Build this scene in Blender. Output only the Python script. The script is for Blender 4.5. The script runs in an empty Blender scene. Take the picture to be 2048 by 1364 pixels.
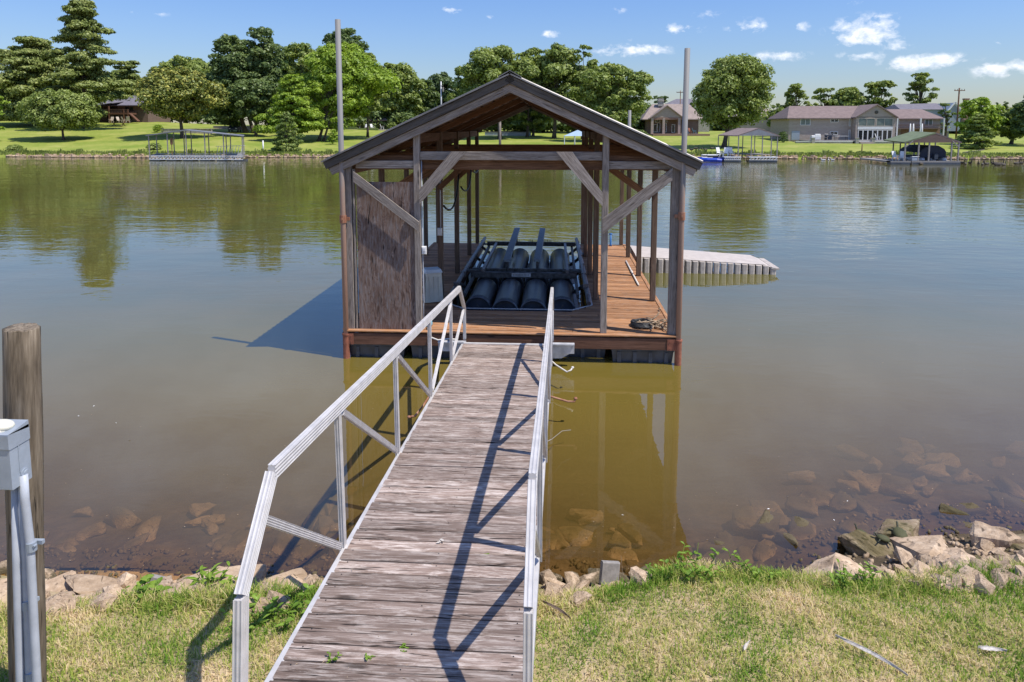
import bpy, bmesh, math, random
import numpy as np
from mathutils import Vector, Matrix, noise
R = math.radians
rng = np.random.default_rng(7); random.seed(7)
scn = bpy.context.scene
col = scn.collection
PI = math.pi

# ------------------------------------------------------------------ camera
F_PX = 1365.0; TH = math.atan(.108); EYE = Vector((0, 0, 4.25))
PSI = math.atan(86 / F_PX * math.cos(TH)); CX = 1024.0; CY = 255 + F_PX * math.tan(TH)
cam_d = bpy.data.cameras.new("camera"); cam = bpy.data.objects.new("camera", cam_d); col.objects.link(cam)
cam.location = EYE; cam.rotation_euler = (PI/2 - TH, 0, PSI)
cam_d.sensor_width = 36; cam_d.lens = F_PX / 2048 * 36; cam_d.shift_y = (CY - 682) / 2048
cam_d.clip_start = .05; cam_d.clip_end = 5000
scn.camera = cam

# ------------------------------------------------------------------ sun, sky, exposure
SUN = Vector((.50, -.17, 1.0)).normalized()
sun_el = math.asin(SUN.z); sun_az = math.atan2(SUN.x, SUN.y)
sd = bpy.data.lights.new("sun", 'SUN'); sd.energy = 5.0; sd.angle = R(.53); sd.color = (1, .95, .87)
so = bpy.data.objects.new("sun", sd); col.objects.link(so)
so.rotation_euler = SUN.to_track_quat('Z', 'Y').to_euler(); so.location = (20, -10, 40)
scn.view_settings.view_transform = 'Standard'; scn.view_settings.look = 'None'
scn.view_settings.exposure = 0.25; scn.view_settings.gamma = 1
scn.view_settings.use_curve_mapping = False
world = bpy.data.worlds.new("World"); scn.world = world; world.use_nodes = True
world.cycles.sampling_method = 'MANUAL'; world.cycles.sample_map_resolution = 256

fwd = Vector((-math.sin(PSI)*math.cos(TH), math.cos(PSI)*math.cos(TH), -math.sin(TH)))
rgt = Vector((math.cos(PSI), math.sin(PSI), 0)); upv = rgt.cross(fwd)
def ray(px, py): return fwd + rgt*((px-CX)/F_PX) - upv*((py-CY)/F_PX)
def atY(px, py, Y): d = ray(px, py); return EYE + d*(Y/d.y)
def atZ(px, py, Z): d = ray(px, py); return EYE + d*((Z-EYE.z)/d.z)

class NT:
    """small node helper"""
    def __init__(s, tree): s.t = tree; s.n = tree.nodes; s.l = tree.links
    def new(s, typ, **kw):
        n = s.n.new(typ)
        for k, v in kw.items():
            if k.startswith('i_'):
                key = k[2:]; key = int(key) if key.isdigit() else key.replace('_', ' ')
                s.inp(n, key, v)
            else: setattr(n, k, v)
        return n
    def inp(s, n, key, v):
        if hasattr(v, 'is_output') and v.is_output: s.l.new(v, n.inputs[key])
        else: n.inputs[key].default_value = v
    def m(s, op, a, b=None, c=None, clamp=False):
        n = s.n.new('ShaderNodeMath'); n.operation = op; n.use_clamp = clamp
        s.inp(n, 0, a)
        if b is not None: s.inp(n, 1, b)
        if c is not None: s.inp(n, 2, c)
        return n.outputs[0]
    def v(s, op, a, b=None):
        n = s.n.new('ShaderNodeVectorMath'); n.operation = op; s.inp(n, 0, a)
        if b is not None: s.inp(n, 1, b)
        return n.outputs['Value'] if op in ('DOT_PRODUCT', 'LENGTH', 'DISTANCE') else n.outputs[0]
    def mix(s, f, a, b, blend='MIX'):
        n = s.n.new('ShaderNodeMix'); n.data_type = 'RGBA'; n.blend_type = blend
        s.inp(n, 0, f); s.inp(n, 6, a); s.inp(n, 7, b); return n.outputs[2]
    def ramp(s, f, stops, interp='LINEAR'):
        n = s.n.new('ShaderNodeValToRGB'); cr = n.color_ramp; cr.interpolation = interp
        while len(cr.elements) < len(stops): cr.elements.new(.5)
        for e, (p, c) in zip(cr.elements, stops):
            e.position = p; e.color = (c, c, c, 1) if isinstance(c, (int, float)) else (*c[:3], 1)
        s.inp(n, 0, f); return n.outputs[0]
    def noise(s, vec, scale, detail=3, rough=.55, dist=0):
        n = s.n.new('ShaderNodeTexNoise'); s.inp(n, 'Vector', vec)
        n.inputs['Scale'].default_value = scale; n.inputs['Detail'].default_value = detail
        n.inputs['Roughness'].default_value = rough; n.inputs['Distortion'].default_value = dist
        return n.outputs['Fac']
    def scl(s, vec, sc):
        return s.v('MULTIPLY', vec, sc)

# world: Nishita sky with scattered fair weather clouds laid out by direction
w = NT(world.node_tree); w.n.clear()
sky = w.new('ShaderNodeTexSky', sky_type='NISHITA', sun_disc=False, sun_elevation=sun_el, sun_rotation=sun_az,
            altitude=100, air_density=1.6, dust_density=.2, ozone_density=2.4)
tc = w.new('ShaderNodeTexCoord'); D = tc.outputs['Generated']
sx = w.new('ShaderNodeSeparateXYZ', i_Vector=D)
az = w.m('ARCTAN2', sx.outputs[0], sx.outputs[1])
el = w.m('ARCTAN2', sx.outputs[2], w.m('SQRT', w.m('ADD', w.m('MULTIPLY', sx.outputs[0], sx.outputs[0]), w.m('MULTIPLY', sx.outputs[1], sx.outputs[1]))))
cv = w.new('ShaderNodeCombineXYZ', i_X=az, i_Y=w.m('MULTIPLY', el, 1.5), i_Z=0.0).outputs[0]
n_big = w.noise(cv, 34, 6, .62, .3)
n_fine = w.noise(cv, 90, 4, .6)
puff = w.m('ADD', w.m('MULTIPLY', n_big, .8), w.m('MULTIPLY', n_fine, .25))
def cl_dir(px, py):
    d = ray(px, py); return math.atan2(d.x, d.y), math.atan2(d.z, math.hypot(d.x, d.y))
clouds = [(1735,62,62,24,1.),(1712,82,52,12,.7),(1795,88,26,10,.7),(1718,112,42,9,.5),(1858,125,68,13,.95),(1992,140,32,13,.9),(2040,133,24,11,.6),
          (1560,112,50,9,.8),(1493,55,40,14,.65),(1360,57,45,9,.5),(1604,54,13,9,.7),(1265,101,75,11,.8),(1102,69,18,7,.75),
          (895,20,24,8,.7),(1238,18,22,7,.45),(275,26,24,6,.35),(318,28,16,5,.3),(1415,28,30,8,.3),(1998,85,16,5,.35),(1700,-2,40,10,.3),(980,34,18,5,.25),(1268,78,18,5,.25)]
elo = w.new('ShaderNodeCombineXYZ', i_X=az, i_Y=el, i_Z=0.0).outputs[0]
core = None
for (px, py, a, b, s_) in clouds:
    a0, e0 = cl_dir(px, py); ra = a/F_PX*1.3; re = b/F_PX*1.5
    n_ = w.n.new('ShaderNodeVectorMath'); n_.operation = 'MULTIPLY_ADD'; w.inp(n_, 0, elo)
    n_.inputs[1].default_value = (1/ra, 1/re, 0); n_.inputs[2].default_value = (-a0/ra, -e0/re, 0)
    q = w.m('MULTIPLY_ADD', w.v('LENGTH', n_.outputs[0]), -s_, s_)
    core = q if core is None else w.m('MAXIMUM', core, q)
dens = w.m('MULTIPLY', w.m('ADD', w.m('MULTIPLY', core, 1.0), w.m('MULTIPLY', w.m('SUBTRACT', puff, .60), 2.8)), w.m('MULTIPLY', core, 3.2, clamp=True), clamp=True)
dens = w.m('MULTIPLY', dens, 1.45, clamp=True)
# pale blue veil added above and beside the frame to brighten the water's reflections
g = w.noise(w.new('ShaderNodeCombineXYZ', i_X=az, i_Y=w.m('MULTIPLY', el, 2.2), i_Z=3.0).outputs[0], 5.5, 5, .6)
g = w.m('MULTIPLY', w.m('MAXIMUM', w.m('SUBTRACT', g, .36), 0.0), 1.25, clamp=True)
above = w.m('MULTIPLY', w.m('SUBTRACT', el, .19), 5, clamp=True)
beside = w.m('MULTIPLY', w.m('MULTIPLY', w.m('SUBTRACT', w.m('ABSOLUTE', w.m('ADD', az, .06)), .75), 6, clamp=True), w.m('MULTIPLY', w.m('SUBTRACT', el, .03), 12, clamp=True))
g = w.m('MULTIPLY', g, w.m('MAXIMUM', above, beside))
dens = w.m('MINIMUM', dens, .9)
cshade = w.ramp(n_fine, [(.3, (7.2, 7.9, 9.2)), (.7, (10.2, 10.3, 10.6))])
hs = w.new('ShaderNodeHueSaturation', i_Saturation=1.12, i_Value=1.0, i_Color=sky.outputs[0])
skyc = w.mix(1.0, hs.outputs[0], (.60, .755, 1.24, 1), 'MULTIPLY')
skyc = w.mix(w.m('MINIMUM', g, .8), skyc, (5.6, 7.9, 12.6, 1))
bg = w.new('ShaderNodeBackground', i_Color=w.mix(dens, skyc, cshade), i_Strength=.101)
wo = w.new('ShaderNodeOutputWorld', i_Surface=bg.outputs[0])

# ------------------------------------------------------------------ materials
def mat(name):
    m_ = bpy.data.materials.new(name); m_.use_nodes = True; t = NT(m_.node_tree); t.n.clear()
    return m_, t
def finish(t, shader, disp=None):
    o = t.new('ShaderNodeOutputMaterial'); t.l.new(shader, o.inputs['Surface'])
def bsdf(t, color, rough=.6, metal=0., bump=None, bstr=.3, bdist=.01, spec=.4):
    p = t.new('ShaderNodeBsdfPrincipled'); t.inp(p, 'Base Color', color); t.inp(p, 'Roughness', rough); t.inp(p, 'Metallic', metal)
    p.inputs['Specular IOR Level'].default_value = spec
    if bump is not None:
        b = t.new('ShaderNodeBump', i_Strength=bstr, i_Distance=bdist, i_Height=bump); t.l.new(b.outputs[0], p.inputs['Normal'])
    return p.outputs[0]
def rgba(c): return (*c, 1)

def wood(name, ca, cb, cc, cd, grain=1.0, crack=.5, bleach=0., bleach_c=(.5, .47, .44), bstr=.5, rnd=.35, swirl=0.):
    """grain runs along local X; ca dark .. cd light; each piece gets its own offset and tone"""
    m_, t = mat(name); oc = t.new('ShaderNodeTexCoord').outputs['Object']; oi = t.new('ShaderNodeObjectInfo').outputs['Random']
    off = t.new('ShaderNodeCombineXYZ', i_X=t.m('MULTIPLY', oi, 91.), i_Y=t.m('MULTIPLY', oi, 37.), i_Z=t.m('MULTIPLY', oi, 57.)).outputs[0]
    p = t.v('ADD', oc, off)
    big = t.noise(t.scl(p, (1.1, 2.2, 2.2)), 1.0, 3, .6, .4)
    if swirl:
        wv = t.noise(t.scl(p, (1.2, 3.2, 3.2)), 1.0, 2, .5)
        p2 = t.v('ADD', t.scl(p, (1.2, 22*grain, 22*grain)), t.new('ShaderNodeCombineXYZ', i_X=0., i_Y=t.m('MULTIPLY', wv, swirl), i_Z=t.m('MULTIPLY', wv, swirl)).outputs[0])
    else: p2 = t.scl(p, (1.6, 26*grain, 26*grain))
    g1 = t.noise(p2, 1.0, 5, .65, .9)
    g2 = t.noise(t.scl(p, (5, 130*grain, 130*grain)), 1.0, 3, .6, .3)
    gr = t.m('ADD', t.m('MULTIPLY', g1, .62), t.m('MULTIPLY', g2, .38))
    c = t.ramp(gr, [(.30, ca), (.44, cb), (.56, cc), (.70, cd)])
    c = t.mix(t.ramp(big, [(.35, 0.), (.65, .55)]), c, rgba(cb))
    if bleach:
        bl = t.noise(t.scl(p, (4.5, 24, 24)), 1.0, 6, .75, .6)
        c = t.mix(t.m('MULTIPLY', t.ramp(t.m('ADD', t.m('MULTIPLY', bl, .7), t.m('MULTIPLY', g2, .3)), [(.48, 0.), (.62, 1.)]), bleach), c, rgba(bleach_c))
    ck = t.noise(t.scl(p, (2.2, 75*grain, 75*grain)), 1.0, 2, .5, 1.2)
    ckm = t.ramp(ck, [(.30, 1.), (.37, 0.)])
    c = t.mix(t.m('MULTIPLY', ckm, crack), c, rgba(tuple(x*.25 for x in ca)))
    # knots
    vo = t.new('ShaderNodeTexVoronoi', feature='F1'); t.inp(vo, 'Vector', t.scl(p, (1.3, 5, 5))); vo.inputs['Scale'].default_value = 1.
    kn = t.ramp(vo.outputs['Distance'], [(.06, 1.), (.13, 0.)])
    c = t.mix(t.m('MULTIPLY', kn, .7), c, rgba(tuple(x*.5 for x in ca)))
    tone = t.m('ADD', 1-rnd/2, t.m('MULTIPLY', t.m('FRACT', t.m('MULTIPLY', oi, 13.7)), rnd))
    tn = t.new('ShaderNodeCombineColor', i_Red=tone, i_Green=tone, i_Blue=tone).outputs[0]
    c = t.mix(1.0, c, tn, 'MULTIPLY')
    h = t.m('SUBTRACT', gr, t.m('MULTIPLY', ckm, .6))
    finish(t, bsdf(t, c, .82, 0, h, bstr, .006, .25)); return m_

M = {}
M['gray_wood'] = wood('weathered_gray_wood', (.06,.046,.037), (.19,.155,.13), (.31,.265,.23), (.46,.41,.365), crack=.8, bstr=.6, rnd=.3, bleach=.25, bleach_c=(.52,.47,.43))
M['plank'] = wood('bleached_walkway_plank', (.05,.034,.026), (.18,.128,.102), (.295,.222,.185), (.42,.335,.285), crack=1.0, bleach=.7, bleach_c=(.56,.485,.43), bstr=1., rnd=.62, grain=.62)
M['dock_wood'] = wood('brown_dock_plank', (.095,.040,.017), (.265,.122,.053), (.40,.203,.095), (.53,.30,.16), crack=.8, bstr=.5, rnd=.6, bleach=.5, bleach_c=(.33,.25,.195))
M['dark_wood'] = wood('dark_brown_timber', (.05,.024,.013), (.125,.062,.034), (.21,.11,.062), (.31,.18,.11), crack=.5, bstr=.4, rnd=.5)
M['post_wood'] = wood('brown_post_timber', (.04,.026,.018), (.10,.064,.045), (.165,.115,.082), (.24,.18,.135), crack=.6, bstr=.4, rnd=.4)
M['plywood'] = wood('weathered_plywood', (.03,.019,.015), (.125,.077,.058), (.225,.158,.125), (.42,.34,.29), grain=.36, crack=.9, bstr=.9, rnd=.1, swirl=14., bleach=.8, bleach_c=(.20,.18,.175))
M['trim_wood'] = wood('dark_gray_trim_board', (.03,.026,.022), (.075,.066,.058), (.115,.103,.092), (.18,.165,.15), crack=.6, bstr=.5, rnd=.25)
M['rim_wood'] = wood('red_brown_rim_board', (.04,.019,.012), (.115,.055,.034), (.19,.095,.06), (.30,.17,.115), crack=.45, bstr=.35, rnd=.2)
M['pole_wood'] = wood('old_round_pole_wood', (.03,.022,.015), (.115,.088,.060), (.20,.158,.112), (.31,.26,.195), grain=.6, crack=.9, bstr=.9, rnd=.1)

def simple(name, c, rough=.6, metal=0., var=.12, scale=6., bstr=.15, spec=.4, c2=None, oscale=(1,1,1)):
    m_, t = mat(name); oc = t.new('ShaderNodeTexCoord').outputs['Object']
    n = t.noise(t.scl(oc, oscale), scale, 5, .62)
    c2 = c2 or tuple(x*(1-var*2) for x in c)
    cc = t.ramp(n, [(.35, c2), (.62, c)])
    finish(t, bsdf(t, cc, rough, metal, t.noise(oc, scale*9, 3, .6), bstr, .004, spec)); return m_
M['alu'] = simple('brushed_aluminium_rail', (.57,.54,.52), .5, .2, .1, 7, .1)
M['alu_dull'] = simple('dull_aluminium', (.56,.56,.58), .55, .3, .15, 9)
M['steel_gray'] = simple('galvanised_pipe', (.34,.32,.30), .62, .3, .25, 9, c2=(.22,.18,.15), oscale=(1,1,.3))
M['rust'] = simple('rusty_steel', (.26,.105,.058), .85, .1, .3, 11, .4, c2=(.36,.2,.13), oscale=(1,1,.35))
M['rust_red'] = simple('rusty_red_sleeve', (.30,.11,.065), .8, .1, .2, 8, .3)
M['black_plastic'] = simple('black_poly_float', (.050,.060,.085), .33, 0, .25, 5, .08, .8)
M['lift_steel'] = simple('dark_galvanised_frame', (.11,.108,.11), .55, .4, .35, 12, .2)
M['lift_rail'] = simple('grey_guide_tube', (.19,.175,.18), .45, .45, .25, 9)
M['bunk'] = simple('slate_carpet_bunk', (.19,.235,.28), .6, 0, .2, 20)
M['beige'] = simple('beige_moulded_plastic', (.47,.41,.35), .6, 0, .1, 7, c2=(.34,.29,.25))
M['beige_top'] = simple('beige_platform_deck', (.47,.41,.36), .7, 0, .08, 5)
M['box_beige'] = simple('faded_beige_housing', (.66,.63,.52), .55, 0, .08, 4)
M['box_side'] = simple('faded_gray_housing', (.60,.65,.68), .55, 0, .08, 4)
M['meter'] = simple('gray_painted_steel', (.33,.37,.42), .42, .15, .08, 9, .05)
M['pvc'] = simple('gray_plastic_conduit', (.42,.44,.48), .45, 0, .1, 6, .05)
M['white'] = simple('white_paint', (.72,.71,.69), .6, 0, .08, 9)
M['white_pipe'] = simple('white_plastic_pipe', (.66,.62,.56), .5, 0, .08, 9)
M['black_rubber'] = simple('black_rubber_hose', (.015,.015,.017), .5)
M['blue'] = simple('blue_plastic', (.03,.15,.42), .5)
M['teal'] = simple('pale_blue_plastic', (.18,.42,.52), .5)
M['dark_glass'] = simple('dark_window_glass', (.02,.024,.03), .12, 0, .2, 2, 0, .6)
M['pale_glass'] = simple('curtained_window_glass', (.16,.19,.17), .25, 0, .15, 1, 0, .5)
M['roof_metal'] = simple('aged_metal_roofing', (.25,.24,.235), .5, .5, .2, 3)
M['roof_gray'] = simple('grey_dock_roof', (.27,.27,.28), .5, .2, .1, 1)
M['roof_brown'] = simple('brown_dock_roof', (.23,.17,.15), .7, 0, .15, 1.5)
M['roof_green'] = simple('green_dock_roof', (.15,.18,.085), .7, 0, .15, 1.5)
M['shingle_pink'] = simple('faded_red_shingles', (.205,.15,.135), .9, 0, .12, 1.5, .4)
M['shingle_tan'] = simple('tan_shingles', (.30,.235,.20), .9, 0, .12, 1.5, .4)
M['shingle_gray'] = simple('gray_shingles', (.17,.155,.175), .9, 0, .12, 1.5, .4)
M['cream'] = simple('cream_siding', (.52,.44,.36), .8, 0, .06, 1)
M['stone_wall'] = simple('pale_stone_wall', (.44,.40,.35), .9, 0, .2, 3, .4)
M['cloth_blue'] = simple('pale_blue_canopy', (.30,.40,.50), .7, 0, .06, 1)
M['navy'] = simple('navy_boat_cover', (.012,.02,.045), .6, 0, .2, 3)
M['boat_blue'] = simple('bright_blue_hull', (.02,.06,.42), .3, 0, .1, 3)
M['turtle_shell'] = simple('olive_turtle_shell', (.095,.095,.04), .6, 0, .3, 40, .4, .2, (.045,.045,.022))
M['turtle_skin'] = simple('dark_turtle_skin', (.05,.055,.03), .6)
M['feather'] = simple('pale_feather', (.58,.53,.47), .7, 0, .15, 60, c2=(.36,.31,.27))
M['feather_brown'] = simple('brown_feather', (.20,.14,.10), .7, 0, .2, 60)
M['straw_mat'] = simple('frayed_tan_rope', (.36,.27,.18), .9, 0, .3, 40, .5, c2=(.2,.14,.09))
M['bird'] = simple('goose_body', (.10,.08,.06), .8, 0, .3, 6)
M['bird_white'] = simple('white_bird', (.6,.58,.55), .8)
M['bird_black'] = simple('goose_neck', (.01,.01,.01), .7)
M['bark'] = simple('tree_bark', (.11,.085,.065), .95, 0, .25, 3, .7)
M['pale_bark'] = simple('pale_tree_bark', (.23,.19,.155), .95, 0, .2, 3, .7)
M['car'] = simple('dark_car_paint', (.03,.04,.06), .3, .2)
M['concrete'] = simple('gray_concrete_block', (.27,.25,.23), .95, 0, .15, 20, .6)

def brick_mat(name, c1, c2, mortar, sc=3.0):
    m_, t = mat(name); oc = t.new('ShaderNodeTexCoord').outputs['Object']
    s_ = t.new('ShaderNodeSeparateXYZ', i_Vector=oc)
    v_ = t.new('ShaderNodeCombineXYZ', i_X=t.m('ADD', s_.outputs[0], s_.outputs[1]), i_Y=s_.outputs[2], i_Z=0.).outputs[0]
    b = t.new('ShaderNodeTexBrick', i_Vector=v_, i_Color1=rgba(c1), i_Color2=rgba(c2), i_Mortar=rgba(mortar), i_Scale=1.0)
    b.inputs['Brick Width'].default_value = .5; b.inputs['Row Height'].default_value = .17; b.inputs['Mortar Size'].default_value = .015
    n = t.noise(oc, 1.2, 4)
    c = t.mix(t.ramp(n, [(.3, 0.), (.7, .4)]), b.outputs[0], rgba(tuple(x*.8 for x in c1)))
    finish(t, bsdf(t, c, .9, 0, None)); return m_
M['brick_tan'] = brick_mat('tan_brick', (.42,.34,.28), (.34,.265,.22), (.36,.32,.28))
M['brick_red'] = brick_mat('red_brown_brick', (.30,.175,.125), (.22,.125,.09), (.30,.24,.2))
M['brick_dark'] = brick_mat('brown_brick', (.17,.11,.085), (.13,.085,.065), (.18,.14,.12))

def rock_mat(name, ca, cb, cc, moss=0.):
    m_, t = mat(name); tc_ = t.new('ShaderNodeTexCoord'); oc = tc_.outputs['Object']; oi = t.new('ShaderNodeObjectInfo').outputs['Random']
    off = t.new('ShaderNodeCombineXYZ', i_X=t.m('MULTIPLY', oi, 51.), i_Y=t.m('MULTIPLY', oi, 17.), i_Z=0.).outputs[0]
    p = t.v('ADD', oc, off)
    n1 = t.noise(t.scl(p, (1, 1, 2.5)), 4.0, 6, .68, .3); n2 = t.noise(p, 26.0, 5, .7)
    c = t.ramp(t.m('ADD', t.m('MULTIPLY', n1, .65), t.m('MULTIPLY', n2, .35)), [(.33, ca), (.5, cb), (.66, cc)])
    ck = t.ramp(t.noise(t.scl(p, (1, 1, 4)), 7., 3, .5, 1.5), [(.33, .8), (.39, 0.)])
    c = t.mix(ck, c, rgba(tuple(x*.3 for x in ca)))
    if moss:
        mm = t.ramp(t.noise(p, 5., 4, .6), [(.42, 0.), (.58, moss)])
        c = t.mix(mm, c, (.105, .095, .02, 1))
    tone = t.m('ADD', .78, t.m('MULTIPLY', t.m('FRACT', t.m('MULTIPLY', oi, 7.3)), .4))
    c = t.mix(1.0, c, t.new('ShaderNodeCombineColor', i_Red=tone, i_Green=tone, i_Blue=tone).outputs[0], 'MULTIPLY')
    # wet and algae stained near the water line
    z = t.new('ShaderNodeSeparateXYZ', i_Vector=t.new('ShaderNodeNewGeometry').outputs['Position']).outputs[2]
    wet = t.ramp(t.m('ADD', t.m('MULTIPLY', z, 4.), t.m('MULTIPLY', n1, .5)), [(.40, 1.), (.62, 0.)])
    wet = t.m('MULTIPLY', wet, t.ramp(t.m('ADD', z, .5), [(.38, .15), (.46, 1.)]))
    c = t.mix(t.m('MULTIPLY', wet, .85), c, (.06, .05, .022, 1))
    h = t.m('ADD', t.m('MULTIPLY', n1, .7), t.m('MULTIPLY', n2, .3))
    finish(t, bsdf(t, c, .88, 0, h, .9, .02, .25)); return m_
M['rock'] = rock_mat('tan_sandstone', (.21,.145,.092), (.39,.28,.185), (.55,.425,.30))
M['rock_moss'] = rock_mat('mossy_dark_stone', (.11,.08,.05), (.24,.175,.11), (.42,.33,.23), .5)

def leaf_mat(name, c1, c2, c3, trans=.28, up=None, scale=.35):
    m_, t = mat(name); g_ = t.new('ShaderNodeNewGeometry'); oc = t.new('ShaderNodeTexCoord').outputs['Object']
    n = t.noise(oc, scale, 3)
    f = t.m('ADD', t.m('MULTIPLY', g_.outputs['Random Per Island'], .45), t.m('MULTIPLY', t.m('SUBTRACT', n, .3), 1.15))
    c = t.ramp(f, [(.08, c1), (.38, c2), (.78, c3)])
    if up:
        c = t.mix(t.ramp(t.m('ADD', t.m('MULTIPLY', t.noise(oc, .9, 4), .7), t.m('MULTIPLY', g_.outputs['Random Per Island'], .5)), [(.62, 0.), (.80, 1.)]), c, rgba(up))
    d = t.new('ShaderNodeBsdfDiffuse', i_Color=c); tr = t.new('ShaderNodeBsdfTranslucent', i_Color=t.mix(1., c, (1.1, 1.15, .5, 1), 'MULTIPLY'))
    ms = t.new('ShaderNodeMixShader', i_0=trans); t.l.new(d.outputs[0], ms.inputs[1]); t.l.new(tr.outputs[0], ms.inputs[2])
    gl = t.new('ShaderNodeBsdfGlossy', i_Color=(.8, .85, .8, 1), i_Roughness=.45)
    m2 = t.new('ShaderNodeMixShader', i_0=.02); t.l.new(ms.outputs[0], m2.inputs[1]); t.l.new(gl.outputs[0], m2.inputs[2])
    finish(t, m2.outputs[0]); return m_
M['leaf_dark'] = leaf_mat('dark_green_foliage', (0.055,0.090,0.030), (0.115,0.165,0.050), (0.220,0.270,0.095))
M['leaf_mid'] = leaf_mat('mid_green_foliage', (0.085,0.125,0.026), (0.200,0.255,0.055), (0.360,0.400,0.130))
M['leaf_light'] = leaf_mat('yellow_green_foliage', (0.110,0.180,0.020), (0.230,0.330,0.035), (0.360,0.450,0.070), .35)
M['leaf_olive'] = leaf_mat('olive_feathery_foliage', (0.092,0.132,0.029), (0.172,0.230,0.057), (0.253,0.299,0.092), .3)
M['leaf_pine'] = leaf_mat('pine_needle_foliage', (0.085,0.110,0.028), (0.170,0.210,0.050), (0.300,0.320,0.100), .15)
M['leaf_magnolia'] = leaf_mat('magnolia_foliage', (0.070,0.100,0.022), (0.150,0.180,0.040), (0.260,0.270,0.080), .15, up=(.40,.37,.08))
M['leaf_red'] = leaf_mat('dark_red_foliage', (.03,.016,.016), (.06,.03,.028), (.09,.05,.04))
M['weed'] = leaf_mat('bright_weed_leaves', (.10,.19,.02), (.19,.30,.04), (.30,.42,.07), .4, scale=3.)
M['far_leaf'] = leaf_mat('distant_foliage', (0.060,0.100,0.040), (0.110,0.160,0.060), (0.180,0.230,0.090))

def grass_mat():
    m_, t = mat('grass_blades'); g_ = t.new('ShaderNodeNewGeometry'); oc = t.new('ShaderNodeTexCoord').outputs['Object']
    n = t.noise(oc, 1.3, 4, .6); n2 = t.noise(oc, 5., 3)
    f = t.m('ADD', t.m('MULTIPLY_ADD', n, 1.5, -.23), t.m('MULTIPLY', t.m('SUBTRACT', g_.outputs['Random Per Island'], .5), .42))
    f = t.m('ADD', f, t.m('MULTIPLY', t.m('SUBTRACT', n2, .5), .5))
    ey = t.new('ShaderNodeSeparateXYZ', i_Vector=oc).outputs[1]
    exx = t.new('ShaderNodeSeparateXYZ', i_Vector=oc).outputs[0]
    f = t.m('SUBTRACT', f, t.m('MULTIPLY', t.ramp(t.m('MULTIPLY', ey, .1), [(.40, .25), (.52, 1.)]), t.m('ADD', .13, t.m('MULTIPLY', t.m('LESS_THAN', exx, -1.5), .05))))
    c = t.ramp(f, [(.20, (.13,.25,.03)), (.40, (.34,.40,.08)), (.54, (.58,.50,.20)), (.70, (.76,.60,.37))])
    d = t.new('ShaderNodeBsdfDiffuse', i_Color=c); tr = t.new('ShaderNodeBsdfTranslucent', i_Color=c)
    ms = t.new('ShaderNodeMixShader', i_0=.42); t.l.new(d.outputs[0], ms.inputs[1]); t.l.new(tr.outputs[0], ms.inputs[2])
    finish(t, ms.outputs[0]); return m_
M['grass'] = grass_mat()
def ground_mat(name, stops, s1, s2, stripe=0.):
    m_, t = mat(name); oc = t.new('ShaderNodeTexCoord').outputs['Object']
    f = t.m('ADD', t.m('MULTIPLY', t.noise(oc, s1, 5, .6), .6), t.m('MULTIPLY', t.noise(oc, s2, 4, .7), .4))
    if stripe:
        wv = t.m('SINE', t.m('MULTIPLY', t.v('DOT_PRODUCT', oc, (.93, .36, 0)), 3.6))
        xs = t.new('ShaderNodeSeparateXYZ', i_Vector=oc).outputs[0]
        f = t.m('ADD', f, t.m('MULTIPLY', t.m('MULTIPLY', wv, stripe), t.ramp(t.m('MULTIPLY', xs, .01), [(.2, 0.), (.35, 1.)])))
    c = t.ramp(f, stops)
    finish(t, bsdf(t, c, .95, 0, t.noise(oc, s2*3, 4), .5, .03, .15)); return m_
M['soil'] = ground_mat('grassy_soil', [(.35, (.20,.18,.07)), (.5, (.36,.28,.15)), (.65, (.52,.39,.25))], 2.5, 30)
M['mud'] = ground_mat('river_mud', [(.35, (.055,.040,.024)), (.5, (.095,.070,.042)), (.65, (.16,.12,.075))], 1.5, 9)
M['lawn'] = ground_mat('mown_lawn', [(.30, (.12,.185,.022)), (.47, (.20,.24,.04)), (.56, (.26,.275,.06)), (.70, (.36,.34,.12))], .16, 1.3, .06)

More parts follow.
